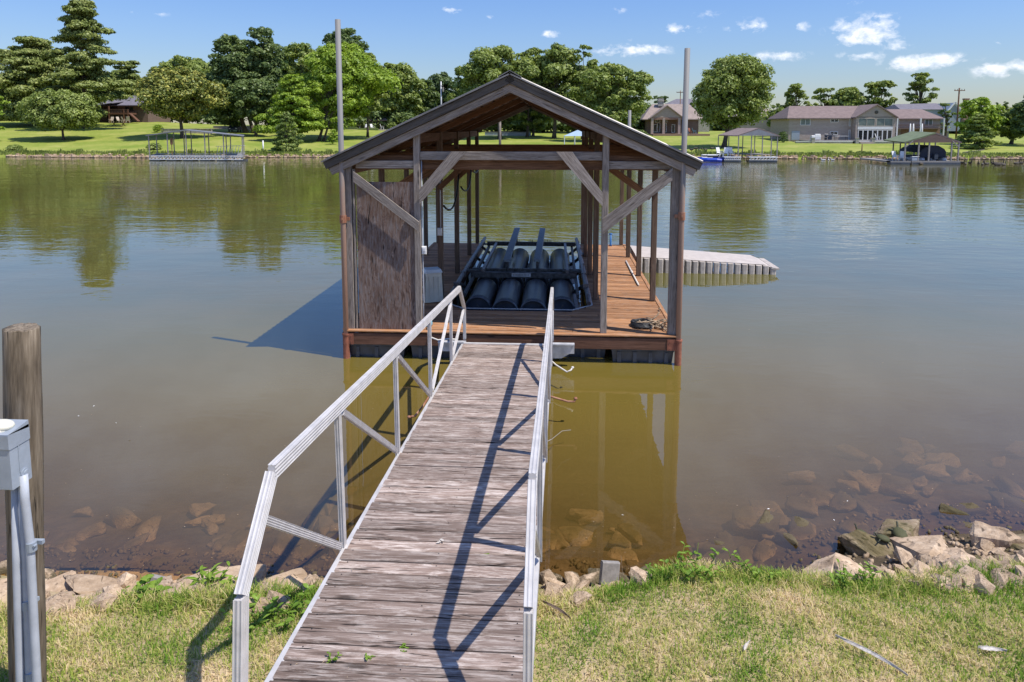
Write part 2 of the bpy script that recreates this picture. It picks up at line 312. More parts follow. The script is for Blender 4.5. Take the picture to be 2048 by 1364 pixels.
def water_mat():
    m_, t = mat('river_water'); g_ = t.new('ShaderNodeNewGeometry'); P = g_.outputs['Position']
    att = t.new('ShaderNodeAttribute', attribute_name='depth').outputs['Fac']
    # wavelets: wind streaks decide where the surface is calm
    calm = t.noise(t.scl(P, (.02, .05, 0)), 1.0, 3, .5)
    calm = t.ramp(calm, [(.38, .35), (.60, 1.)])
    w1 = t.noise(t.scl(P, (.9, 1.9, 1)), 1.0, 3, .55, .4)
    w2 = t.noise(t.scl(P, (.22, .5, 1)), 1.0, 2, .5)
    w3 = t.noise(t.scl(P, (3.5, 6.0, 1)), 1.0, 2, .5)
    h = t.m('ADD', t.m('ADD', t.m('MULTIPLY', w1, .55), t.m('MULTIPLY', w2, 1.0)), t.m('MULTIPLY', w3, .10))
    yy = t.new('ShaderNodeSeparateXYZ', i_Vector=P).outputs[1]
    near = t.ramp(t.m('MULTIPLY', yy, .01), [(.08, .20), (.15, .45), (.21, .8), (.35, 1.15), (.8, 1.6)])
    h = t.m('MULTIPLY', h, t.m('MULTIPLY', calm, near))
    bp = t.new('ShaderNodeBump', i_Strength=1.0, i_Distance=.030, i_Height=h)
    N = bp.outputs[0]
    fr = t.new('ShaderNodeFresnel', i_IOR=1.6, i_Normal=N).outputs[0]
    gl = t.new('ShaderNodeBsdfGlossy', i_Color=(1, 1, 1, 1), i_Roughness=.0, i_Normal=N)
    mn = t.noise(t.scl(P, (.35, .35, 1)), 1.0, 4, .6)
    murk_c = t.mix(t.ramp(mn, [(.35, 0.), (.65, .3)]), t.ramp(t.m('MULTIPLY', att, .26), [(.05, (.150,.098,.025)), (.25, (.140,.101,.020)), (.50, (.126,.104,.020)), (.92, (.088,.085,.026))]), (.175, .125, .03, 1))
    df = t.new('ShaderNodeBsdfDiffuse', i_Color=murk_c)
    k = t.m('SUBTRACT', 1.0, t.m('EXPONENT', t.m('MULTIPLY', att, -2.8)))
    tr = t.new('ShaderNodeBsdfTransparent', i_Color=(.90, .76, .56, 1))
    body = t.new('ShaderNodeMixShader', i_0=k); t.l.new(tr.outputs[0], body.inputs[1]); t.l.new(df.outputs[0], body.inputs[2])
    ms = t.new('ShaderNodeMixShader', i_0=fr); t.l.new(body.outputs[0], ms.inputs[1]); t.l.new(gl.outputs[0], ms.inputs[2])
    finish(t, ms.outputs[0]); return m_
M['water'] = water_mat()

# ------------------------------------------------------------------ geometry helpers
WM = {}
def wmat(o): return WM.get(o, Matrix.Identity(4)) if o else Matrix.Identity(4)
def link(name, me, m_=None, parent=None, world=None):
    o = bpy.data.objects.new(name, me); col.objects.link(o)
    world = world if world is not None else (wmat(parent) if parent else Matrix.Identity(4))
    if parent: o.parent = parent; o.matrix_basis = wmat(parent).inverted() @ world
    else: o.matrix_basis = world
    WM[o] = world.copy()
    if m_ is not None and me is not None and not me.materials: me.materials.append(m_)
    return o
def tag(o, label=None, cat=None, group=None, kind=None):
    if label: o['label'] = label
    if cat: o['category'] = cat
    if group: o['group'] = group
    if kind: o['kind'] = kind
    return o
def empty(name, loc, label, cat, group=None):
    o = bpy.data.objects.new(name, None); col.objects.link(o); o.empty_display_size = .2
    mw = Matrix.Translation(Vector(loc)); o.matrix_basis = mw; WM[o] = mw
    return tag(o, label, cat, group)

class MB:
    def __init__(s): s.v = []; s.f = []; s.n = 0
    def add(s, vs, fs):
        s.v += [tuple(v) for v in vs]; s.f += [tuple(i + s.n for i in f) for f in fs]; s.n += len(vs)
    def box(s, c, d, mw=None, bev=0.):
        me = boxgeo(*d, bev); vs = [Vector(v) for v in me[0]]
        mw = (Matrix.Translation(Vector(c)) @ mw) if mw is not None else Matrix.Translation(Vector(c))
        s.add([mw @ v for v in vs], me[1]); return s
    def bar(s, a, b, w_, h_, bev=0., up=(0, 0, 1)):
        mw, L = frame(a, b, up); me = boxgeo(L, w_, h_, bev)
        s.add([mw @ Vector(v) for v in me[0]], me[1]); return s
    def tube(s, pts, r, n=8, caps=True):
        pts = [Vector(p) for p in pts]; rs = r if isinstance(r, (list, tuple)) else [r]*len(pts)
        vs = []; fs = []; x = None
        for i, p in enumerate(pts):
            d = (pts[min(i+1, len(pts)-1)] - pts[max(i-1, 0)]).normalized()
            if x is None: x = d.orthogonal().normalized()
            else: x = (x - d*x.dot(d)).normalized()
            y = d.cross(x)
            for k in range(n):
                a = 2*PI*k/n; vs.append(p + (x*math.cos(a) + y*math.sin(a))*rs[i])
        for i in range(len(pts)-1):
            for k in range(n):
                fs.append((i*n+k, i*n+(k+1) % n, (i+1)*n+(k+1) % n, (i+1)*n+k))
        if caps: fs.append(tuple(range(n))[::-1]); fs.append(tuple((len(pts)-1)*n+k for k in range(n)))
        s.add(vs, fs); return s
    def ell(s, c, r, nu=8, nv=6, mw=None):
        vs = []; fs = []
        for j in range(nv+1):
            th = PI*j/nv
            for i in range(nu):
                a = 2*PI*i/nu; v_ = Vector((r[0]*math.sin(th)*math.cos(a), r[1]*math.sin(th)*math.sin(a), r[2]*math.cos(th)))
                if mw is not None: v_ = mw @ v_
                vs.append(Vector(c) + v_)
        for j in range(nv):
            for i in range(nu): fs.append((j*nu+i, (j+1)*nu+i, (j+1)*nu+(i+1) % nu, j*nu+(i+1) % nu))
        s.add(vs, fs); return s
    def prism(s, poly, y0, y1):
        """poly: (x,z) list, extruded along Y"""
        n = len(poly); vs = [(x, y0, z) for x, z in poly] + [(x, y1, z) for x, z in poly]
        fs = [tuple(range(n)), tuple(range(2*n-1, n-1, -1))] + [(i, i+n, (i+1) % n+n, (i+1) % n) for i in range(n)]
        s.add(vs, fs); return s
    def mesh(s, name='mesh', smooth=False):
        me = bpy.data.meshes.new(name); me.from_pydata(s.v, [], s.f); me.validate()
        bm = bmesh.new(); bm.from_mesh(me); bmesh.ops.recalc_face_normals(bm, faces=bm.faces); bm.to_mesh(me); bm.free()
        if smooth: me.polygons.foreach_set('use_smooth', [True]*len(me.polygons))
        return me
    def build(s, name, m_, parent=None, world=None, smooth=False):
        """geometry is given in world coordinates unless a world matrix is passed"""
        me = s.mesh(name, smooth)
        if world is None and parent is not None:
            me.transform(wmat(parent).inverted()); world = wmat(parent)
        return link(name, me, m_, parent, world)
_bg = {}
def boxgeo(L, w_, h_, bev=0.):
    key = (round(L, 4), round(w_, 4), round(h_, 4), round(bev, 4))
    if key in _bg: return _bg[key]
    a, b, c = L/2, w_/2, h_/2
    if bev <= 0:
        vs = [(x, y, z) for x in (-a, a) for y in (-b, b) for z in (-c, c)]
        fs = [(0,1,3,2), (4,6,7,5), (0,4,5,1), (2,3,7,6), (0,2,6,4), (1,5,7,3)]
    else:   # chamfered long edges
        e = min(bev, b*.45, c*.45)
        pr = [(-b+e, -c), (b-e, -c), (b, -c+e), (b, c-e), (b-e, c), (-b+e, c), (-b, c-e), (-b, -c+e)]
        vs = [(-a, y, z) for y, z in pr] + [(a, y, z) for y, z in pr]
        fs = [tuple(range(7, -1, -1)), tuple(range(8, 16))] + [(i, (i+1) % 8, (i+1) % 8+8, i+8) for i in range(8)]
    _bg[key] = (vs, fs); return _bg[key]
_bm = {}
def boxmesh(L, w_, h_, bev, m_):
    key = (round(L, 3), round(w_, 3), round(h_, 3), round(bev, 3), m_.name)
    if key not in _bm:
        g_ = boxgeo(L, w_, h_, bev); me = bpy.data.meshes.new('board'); me.from_pydata(g_[0], [], g_[1]); me.materials.append(m_); _bm[key] = me
    return _bm[key]
def frame(a, b, up=(0, 0, 1)):
    a = Vector(a); b = Vector(b); x = (b-a); L = x.length; x.normalize(); u = Vector(up)
    if abs(x.dot(u)) > .98: u = Vector((0, 1, 0))
    y = u.cross(x).normalized(); z = x.cross(y)
    mw = Matrix(((x.x, y.x, z.x, 0), (x.y, y.y, z.y, 0), (x.z, y.z, z.z, 0), (0, 0, 0, 1)))
    return Matrix.Translation((a+b)/2) @ mw, L
def beam(name, a, b, w_, h_, m_, parent, up=(0, 0, 1), bev=.006, label=None):
    mw, L = frame(a, b, up); o = link(name, boxmesh(L, w_, h_, bev, m_), m_, parent, mw)
    if label: o['label'] = label
    return o
def npmesh(name, V, Q):
    """V (N,3), Q (M,4) or (M,3)"""
    me = bpy.data.meshes.new(name); V = np.asarray(V, np.float32); Q = np.asarray(Q, np.int32)
    me.vertices.add(len(V)); me.vertices.foreach_set('co', V.ravel())
    k = Q.shape[1]; me.loops.add(Q.size); me.loops.foreach_set('vertex_index', Q.ravel())
    me.polygons.add(len(Q)); me.polygons.foreach_set('loop_start', np.arange(0, Q.size, k, dtype=np.int32))
    me.update(calc_edges=True); return me

# ------------------------------------------------------------------ terrain
def lerp_tab(x, tab):
    xs, ys = zip(*tab); return np.interp(x, xs, ys)
GE = [(-40, 4.4), (-6, 4.5), (-4.2, 4.6), (-3.3, 4.75), (-2.4, 4.85), (-1.6, 4.95), (0, 5.0), (.5, 5.1), (1.2, 5.45), (2.0, 5.35), (2.6, 5.3), (3.6, 5.5), (4.6, 5.6), (8, 5.6), (40, 6)]
GS = [(-40, 5.7), (-6, 5.75), (-4, 5.8), (-2.2, 5.9), (0, 6.0), (.6, 6.0), (1.2, 5.85), (2.0, 5.95), (2.6, 6.4), (3.5, 6.9), (4.6, 7.1), (8, 7.2), (40, 7)]
def gz_near(x, y):
    x = np.asarray(x, float); y = np.asarray(y, float)
    ye = lerp_tab(x, GE); ys = lerp_tab(x, GS)
    land = .60 + .36*np.clip((ye-y)/1.9, 0, 1)**.8
    bank = .60 - .60*np.clip((y-ye)/(ys-ye), 0, 1)**.85
    d = y-ys
    bed = -np.where(d < 3, d*.17, .51+(d-3)*.3); bed = np.maximum(bed, -3.8)
    return np.where(y < ye, land, np.where(y < ys, bank, bed)) + .018*np.sin(x*3.1+y*2.3)*np.cos(x*1.7-y*3.9)
YS_FAR = 95.5
def ysf(x): return YS_FAR + 1.6*np.sin(x*.045+1.) + .8*np.sin(x*.13)
def gz_far(x, y):
    x = np.asarray(x, float); y = np.asarray(y, float)
    d = y-ysf(x)
    sl = lerp_tab(x/np.maximum(y, 1), [(-.9, .105), (-.60, .09), (-.36, .052), (-.15, .036), (.25, .032), (.42, .028), (.9, .028)])
    top = lerp_tab(x/np.maximum(y, 1), [(-.9, 7.0), (-.60, 5.5), (-.36, 3.8), (-.15, 3.3), (.25, 2.8), (.42, 1.8), (.9, 2.0)])
    z = .55 + sl*np.clip(d, 0, None)
    z = np.minimum(z, top + .004*np.clip(d-40, 0, None))
    z = np.where(d < .8, .55 - (.8-d)*.75, z)
    return np.maximum(z, -4.0)
def grid(name, xs, ys, zf, m_, kind='structure'):
    X, Y = np.meshgrid(xs, ys); Z = zf(X, Y); V = np.stack([X.ravel(), Y.ravel(), Z.ravel()], 1)
    nx, ny = len(xs), len(ys); i = np.arange(nx-1)[None, :] + nx*np.arange(ny-1)[:, None]; i = i.ravel()
    me = npmesh(name, V, np.stack([i, i+1, i+nx+1, i+nx], 1)); me.polygons.foreach_set('use_smooth', [True]*len(me.polygons))
    o = link(name, me, m_); o['kind'] = kind; return o
xs_near = np.unique(np.concatenate([np.linspace(-400, -12, 20), np.arange(-12, 12, .16), np.linspace(12, 400, 20)]))
bank = grid('grass_bank', xs_near, np.unique(np.concatenate([np.linspace(-300, -4, 12), np.arange(-4, 6.01, .14)])), gz_near, M['soil'])
bed = grid('river_bed', xs_near, np.unique(np.concatenate([np.arange(6.0, 12, .2), [12, 16, 22, 40, 70, 90.]])), lambda x, y: gz_near(x, y)-.002, M['mud'])
xf = np.unique(np.concatenate([np.linspace(-1500, -160, 20), np.arange(-160, 160, 2.5), np.linspace(160, 1500, 20)]))
lawn = grid('far_lawn', xf, np.unique(np.concatenate([np.arange(90, 99, .35), np.arange(99, 240, 3.), np.linspace(240, 3000, 20)])), gz_far, M['lawn'])
# water sheet, carrying how deep the water is below each point
xw = xs_near; yw = np.unique(np.concatenate([np.arange(5.2, 14, .2), np.linspace(14, 99, 60)]))
water = grid('water', xw, yw, lambda x, y: np.zeros_like(x), M['water'])
at_ = water.data.attributes.new('depth', 'FLOAT', 'POINT')
X, Y = np.meshgrid(xw, yw); at_.data.foreach_set('value', np.clip(-gz_near(X, Y), 0, 9).ravel().astype(np.float32))

def hit_far(px, py):
    d = ray(px, py); t = 60.
    for k in range(4000):
        p = EYE + d*t
        if float(gz_far(p.x, p.y)) >= p.z: return p
        t += .15
        if t > 420: break
    return p
def hit_near(px, py):
    d = ray(px, py); t = 2.
    for k in range(3000):
        p = EYE + d*t
        if float(gz_near(p.x, p.y)) >= p.z: return p
        t += .01
    return p
# ------------------------------------------------------------------ gangway
def gz(Y): return .47 + .062*(11.6-Y)
def gl(Y): return -1.60 - .012*(11.6-Y)      # left edge
def gr(Y): return gl(Y) + 1.555
gang = empty('gangway', (-.9, 3.3, .9), 'aluminium gangway with weathered bleached planks running from the grass to the boathouse', 'gangway')
Y = 3.05; k = 0; scr = MB()
while Y < 11.55:
    wd = .142; gap = .015
    y0 = Y + wd/2; jl, jr = random.uniform(-.008, .008), random.uniform(-.012, .008)
    dz = random.uniform(-.004, .004)
    a = Vector((gl(y0)+.02+jl, y0+random.uniform(-.003, .003), gz(y0)-.019+dz)); b = Vector((gr(y0)-.02+jr, y0+random.uniform(-.003, .003), gz(y0)-.019+dz+random.uniform(-.003, .003)))
    beam('plank', a, b, wd, .038, M['plank'], gang, up=(0, .06, 1), bev=.009)
    for fx_ in (.05, .5, .95):
        for dy in (-.04, .04):
            q = a.lerp(b, fx_)+Vector((random.uniform(-.01, .01), dy+random.uniform(-.008, .008), .0195)); scr.tube([q, q+Vector((0, 0, .0012))], .0048, 6)
    Y += wd+gap
scr_o = scr.build('screw_heads', M['black_rubber'], gang); scr_o['kind'] = 'stuff'
# fluted aluminium section used by every rail member
def fluted(L, w_=.075, d=.05):
    prof = []
    def side(p, q, nrm, n):
        p = Vector(p); q = Vector(q); nrm = Vector(nrm); t = (q-p)
        for i in range(n):
            f0, f1, f2, f3 = (i+.12)/n, (i+.32)/n, (i+.68)/n, (i+.88)/n
            prof.extend([p+t*f0, p+t*f1-nrm*.004, p+t*f2-nrm*.004, p+t*f3])
    a, b = w_/2, d/2
    side((-a, -b), (a, -b), (0, -1), 4); side((a, -b), (a, b), (1, 0), 2); side((a, b), (-a, b), (0, 1), 4); side((-a, b), (-a, -b), (-1, 0), 2)
    n = len(prof); vs = [(-L/2, p.x, p.y) for p in prof] + [(L/2, p.x, p.y) for p in prof]
    fs = [tuple(range(n))[::-1], tuple(range(n, 2*n))] + [(i, (i+1) % n, (i+1) % n+n, i+n) for i in range(n)]
    me = bpy.data.meshes.new('fluted'); me.from_pydata(vs, [], fs); me.materials.append(M['alu'])
    bm = bmesh.new(); bm.from_mesh(me); bmesh.ops.recalc_face_normals(bm, faces=bm.faces); bm.to_mesh(me); bm.free(); return me
def rail_bar(name, a, b, w_, d, parent, up=(1, 0, 0)):
    mw, L = frame(a, b, up); return link(name, fluted(L, w_, d), M['alu'], parent, mw)
for side, ex, sgn in (('l', gl, -1), ('r', gr, 1)):
    def P(Yv, h, o=0.0): return Vector((ex(Yv) + sgn*(.018+o), Yv, gz(Yv)+h))
    rl = bpy.data.objects.new('railing', None); col.objects.link(rl); mw = Matrix.Translation(P(7, .5)); WM[rl] = mw
    rl.parent = gang; rl.matrix_basis = wmat(gang).inverted() @ mw
    # top rail: upright from the ground, kink, slope, kink, then the long run
    rail_bar('top_rail', P(3.86, 1.21), P(11.42, 1.02), .095, .05, rl, up=(sgn, 0, 0))
    rail_bar('top_rail', P(3.42, .70), P(3.86, 1.205), .095, .052, rl, up=(sgn, 0, 0))
    rail_bar('top_rail', P(3.30, -.35), P(3.42, .695), .095, .052, rl, up=(sgn, 0, 0))
    rail_bar('top_rail', P(11.43, 1.015), P(11.98, .55), .08, .05, rl, up=(sgn, 0, 0))
    rail_bar('top_rail', P(11.98, .545), P(11.99, -.02), .07, .048, rl, up=(sgn, 0, 0))
    for yb in (5.13, 6.98, 8.83, 10.55):
        rail_bar('rail_post', P(yb, -.06, .004), P(yb-.04, 1.14-.17*(yb-4)/8+ .02, .004), .065, .042, rl, up=(sgn, 0, 0))
    for (ya, ha, yb, hb) in ((3.74, .97, 5.04, .04), (5.20, 1.10, 6.92, .03), (7.04, 1.05, 8.76, .03), (8.92, .05, 10.48, .94), (10.64, .04, 11.90, .55)):
        rail_bar('rail_brace', P(ya, ha, .002), P(yb, hb, .002), .055, .036, rl, up=(sgn, 0, 0))
    # white pipe bend that closes the rail foot
    m_ = MB(); m_.tube([P(3.38, .02), P(3.40, -.03)+Vector((-sgn*.04, .02, 0)), P(3.50, -.07)+Vector((-sgn*.03, 0, 0)), P(3.75, -.06)], .024, 8)
    m_.build('rail_foot', M['alu'], rl, smooth=True)
    sb = MB(); sb.bar(P(3.45, -.075, -.02), P(11.62, -.075, -.02), .05, .13, .004, up=(0, 0, 1)); sb.build('side_beam', M['alu'], gang)
# hinge plates where the gangway meets the deck
for x in (-1.72, .02):
    m_ = MB()
    m_.box((x+.10*(1 if x > -1 else -1), 11.86, .33), (.50, .06, .17)); m_.box((x+.10*(1 if x > -1 else -1), 11.82, .425), (.50, .10, .02))
    m_.add([(x-.12, 11.85, .245), (x+.28, 11.85, .245), (x+.12, 11.85, .15), (x-.12, 11.85, .15), (x-.12, 11.89, .245), (x+.28, 11.89, .245), (x+.12, 11.89, .15), (x-.12, 11.89, .15)],
           [(0, 3, 2, 1), (4, 5, 6, 7), (0, 1, 5, 4), (1, 2, 6, 5), (2, 3, 7, 6), (3, 0, 4, 7)])
    m_.build('hinge_plate', M['alu_dull'], gang)
beam('end_strip', (gl(11.6)+.02, 11.60, gz(11.6)+.004), (gr(11.6)-.02, 11.60, gz(11.6)+.004), .07, .02, M['alu'], gang, bev=0)
# cross frame under the planks
for yb in np.arange(4.0, 11.6, 1.25):
    beam('cross_member', (gl(yb)+.05, yb, gz(yb)-.085), (gr(yb)-.05, yb, gz(yb)-.085), .05, .07, M['alu_dull'], gang, bev=0)
# hooks sticking out under the gangway edge
def hook(pts, r, m_, label):
    b = MB(); b.tube(pts, r, 6); b.ell(pts[-1], (r*1.9, r*1.9, r*1.5), 6, 4); o = b.build('mooring_hook', m_, smooth=True); tag(o, label, 'hook', 'hooks under the gangway edge')
def gp(px, py, z): return atZ(px, py, z)
hook([gp(1096, 716, .36), gp(1112, 730, .33), gp(1134, 744, .30), gp(1142, 740, .33), gp(1145, 735, .36)], .014, M['white_pipe'], 'thin white metal hook sticking out beside the gangway nearest the boathouse')
hook([gp(1090, 790, .40), gp(1108, 795, .36), gp(1136, 803, .33), gp(1149, 803, .33), gp(1151, 797, .37)], .016, M['rust'], 'rusty red hook sticking out right of the gangway below the white one')
hook([gp(860, 790, .38), gp(846, 812, .34), gp(830, 832, .32), gp(818, 834, .32)], .015, M['rust'], 'dark rusty hook with a pale tip left of the gangway')
hook([gp(1092, 884, .30), gp(1104, 878, .25), gp(1124, 862, .22), gp(1141, 860, .2)], .004, M['steel_gray'], 'thin pale wire curling out right of the gangway over the brown water')

# ------------------------------------------------------------------ boathouse
XL, XR = -3.85, 2.20; YF, YB = 12.12, 21.75; DZ = .52
RX, RZ = -.79, 5.19; SL = .455           # ridge and slope of the roof top surface
def roof_z(x): return RZ - SL*abs(x-RX)
bh = empty('boathouse', (RX, 16.9, .2), 'open weathered timber boathouse floating at the end of the gangway with a gabled roof', 'boathouse')
# deck planks: apron across the front, then two side walks
def dplank(x0, x1, y, wd=.138, mt='dock_wood', nm='deck_plank'):
    beam(nm, (x0, y, DZ-.019+random.uniform(-.003, .003)), (x1, y, DZ-.019+random.uniform(-.003, .003)), wd, .038, M[mt], bh, bev=.006)
y = YF+.05; i = 0
slipL, slipR, slipF = -2.30, .80, 13.72
while y < YB:
    gap = .012 if i % 4 else .026
    if y < slipF-.05:
        cut = (-1.9, .35, .88)[i % 3]
        dplank(XL, cut-.004, y); dplank(cut+.004, XR, y)
    else:
        cf = max(0., .42-(y-slipF))          # chamfered corners of the slip
        dplank(XL, slipL+cf, y); dplank(slipR-cf, XR, y)
    y += .138+gap; i += 1
# rim boards
def bb(name, a, b, w_, h_, mt, **k): return beam(name, a, b, w_, h_, M[mt], bh, **k)
bb('rim_board', (XL-.02, YF-.045, .375), (XR+.02, YF-.045, .375), .05, .215, 'rim_wood', bev=.008)
bb('rim_cap', (XL-.02, YF-.03, DZ+.004), (XR+.02, YF-.03, DZ+.004), .11, .03, 'dock_wood', bev=.006)
for x in (XL-.03, XR+.03):
    bb('rim_board', (x, YF-.02, .385), (x, YB, .385), .05, .2, 'rim_wood', bev=.008)
    bb('rim_cap', (x, YF+.03, DZ+.004), (x, YB, DZ+.004), .08, .028, 'dock_wood', bev=.006)
bb('rim_board', (XL, YB+.03, .385), (slipL, YB+.03, .385), .05, .2, 'rim_wood'); bb('rim_board', (slipR, YB+.03, .385), (XR, YB+.03, .385), .05, .2, 'rim_wood')
for a, b in (((slipL, slipF+.42, .40), (slipL, YB, .40)), ((slipR, slipF+.42, .40), (slipR, YB, .40)), ((slipL+.42, slipF, .40), (slipR-.42, slipF, .40)), ((slipL, slipF+.42, .40), (slipL+.42, slipF, .40)), ((slipR, slipF+.42, .40), (slipR-.42, slipF, .40))):
    bb('slip_board', a, b, .04, .18, 'dark_wood')
    m_ = MB(); m_.bar((a[0], a[1]+.004, DZ+.012), (b[0], b[1]+.004, DZ+.012), .035, .012); m_.build('edge_strip', M['alu_dull'], bh)
# floats
def float_tub(x0, x1, y0, y1):
    m_ = MB(); mw = None
    cx_, cy_ = (x0+x1)/2, (y0+y1)/2; L, W = x1-x0, y1-y0
    z0, z1 = -.16, .265; vs = []; 
    for (z, k) in ((z1, .0), (z1-.05, .0), (z1-.06, .012), (z0, .05)):
        vs += [(x0+k, y0+k, z), (x1-k, y0+k, z), (x1-k, y1-k, z), (x0+k, y1-k, z)]
    fs = [(0, 1, 2, 3), (15, 14, 13, 12)]
    for j in range(3):
        for q in range(4): fs.append((j*4+q, j*4+(q+1) % 4, j*4+4+(q+1) % 4, j*4+4+q))
    m_.add(vs, fs)
    n = max(2, int(L/.28))
    for q in range(n): m_.box((x0+L*(q+.5)/n, y0+.012, .04), (.07, .03, .32))
    m_.build('float_drum', M['black_plastic'], bh)
float_tub(XL+.03, -2.75, YF+.02, YF+1.3); float_tub(-2.65, -1.55, YF+.04, YF+1.3); float_tub(.10, .98, YF+.25, YF+1.4); float_tub(1.05, XR-.02, YF+.02, YF+1.3)
for yy in (14.2, 16.6, 19.0):
    float_tub(XL+.05, slipL-.1, yy, yy+1.8); float_tub(slipR+.1, XR-.05, yy, yy+1.8)
def cut_brace(poly, y, th, mt='gray_wood'):
    a = (Vector((poly[0][0], 0, poly[0][1]))+Vector((poly[1][0], 0, poly[1][1])))/2; b = (Vector((poly[2][0], 0, poly[2][1]))+Vector((poly[3][0], 0, poly[3][1])))/2
    mw, L = frame((a.x, y, a.z), (b.x, y, b.z)); iv = mw.inverted(); m_ = MB(); vs = [Vector((x, y-th/2, z)) for x, z in poly]+[Vector((x, y+th/2, z)) for x, z in poly]
    m_.add([iv @ v for v in vs], [(0, 1, 2, 3), (7, 6, 5, 4), (0, 4, 5, 1), (1, 5, 6, 2), (2, 6, 7, 3), (3, 7, 4, 0)]); return link('brace', m_.mesh('brace'), M[mt], bh, mw)
# posts
PY = [YF+.06, 14.62, 17.12, 19.62, 21.70]; IL, IR, OL, OR_ = -2.48, .90, XL+.09, XR-.07
Z0 = DZ+.018
for k, yy in enumerate(PY):
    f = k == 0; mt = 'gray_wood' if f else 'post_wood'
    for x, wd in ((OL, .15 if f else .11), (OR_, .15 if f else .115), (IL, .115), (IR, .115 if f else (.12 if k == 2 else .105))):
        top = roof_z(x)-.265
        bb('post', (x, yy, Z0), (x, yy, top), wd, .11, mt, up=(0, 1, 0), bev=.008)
bb('post', (IR+.135, 17.16, Z0), (IR+.135, 17.16, roof_z(1.03)-.27), .11, .11, 'post_wood', up=(0, 1, 0))
bb('post', (OL+.11, YF+.07, Z0), (OL+.11, YF+.07, 3.5), .035, .09, 'gray_wood', up=(0, 1, 0))
bb('post', (OR_+.10, YF+.02, .35), (OR_+.10, YF+.02, 2.75), .05, .09, 'gray_wood', up=(0, 1, 0))
# tie beams and braces of each frame
for k, yy in enumerate(PY):
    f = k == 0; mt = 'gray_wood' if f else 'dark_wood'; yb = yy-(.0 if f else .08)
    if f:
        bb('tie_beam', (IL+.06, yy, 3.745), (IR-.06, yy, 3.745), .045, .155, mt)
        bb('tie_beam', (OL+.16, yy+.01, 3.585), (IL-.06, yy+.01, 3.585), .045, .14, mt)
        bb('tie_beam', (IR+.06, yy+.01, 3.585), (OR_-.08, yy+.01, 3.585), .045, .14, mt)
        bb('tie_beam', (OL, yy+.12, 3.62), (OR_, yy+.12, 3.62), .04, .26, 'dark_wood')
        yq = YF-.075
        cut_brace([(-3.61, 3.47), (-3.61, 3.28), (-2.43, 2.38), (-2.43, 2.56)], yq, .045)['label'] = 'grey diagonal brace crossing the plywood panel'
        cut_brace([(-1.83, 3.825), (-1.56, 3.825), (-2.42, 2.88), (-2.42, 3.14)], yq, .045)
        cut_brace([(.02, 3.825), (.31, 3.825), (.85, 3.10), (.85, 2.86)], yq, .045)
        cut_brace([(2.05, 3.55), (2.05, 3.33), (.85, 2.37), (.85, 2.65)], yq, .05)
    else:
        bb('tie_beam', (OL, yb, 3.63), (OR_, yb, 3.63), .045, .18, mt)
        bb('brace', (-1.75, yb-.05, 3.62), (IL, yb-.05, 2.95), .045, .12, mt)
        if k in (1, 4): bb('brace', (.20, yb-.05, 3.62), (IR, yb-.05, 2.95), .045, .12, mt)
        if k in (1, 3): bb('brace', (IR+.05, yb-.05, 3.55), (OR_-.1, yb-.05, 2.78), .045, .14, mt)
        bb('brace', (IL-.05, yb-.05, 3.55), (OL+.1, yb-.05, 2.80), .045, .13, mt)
# lengthwise plates on top of the posts
for x in (OL, IL, IR, OR_):
    bb('wall_plate', (x, YF+.14, roof_z(x)-.36), (x, YB-.02, roof_z(x)-.36), .045, .17, 'dark_wood')
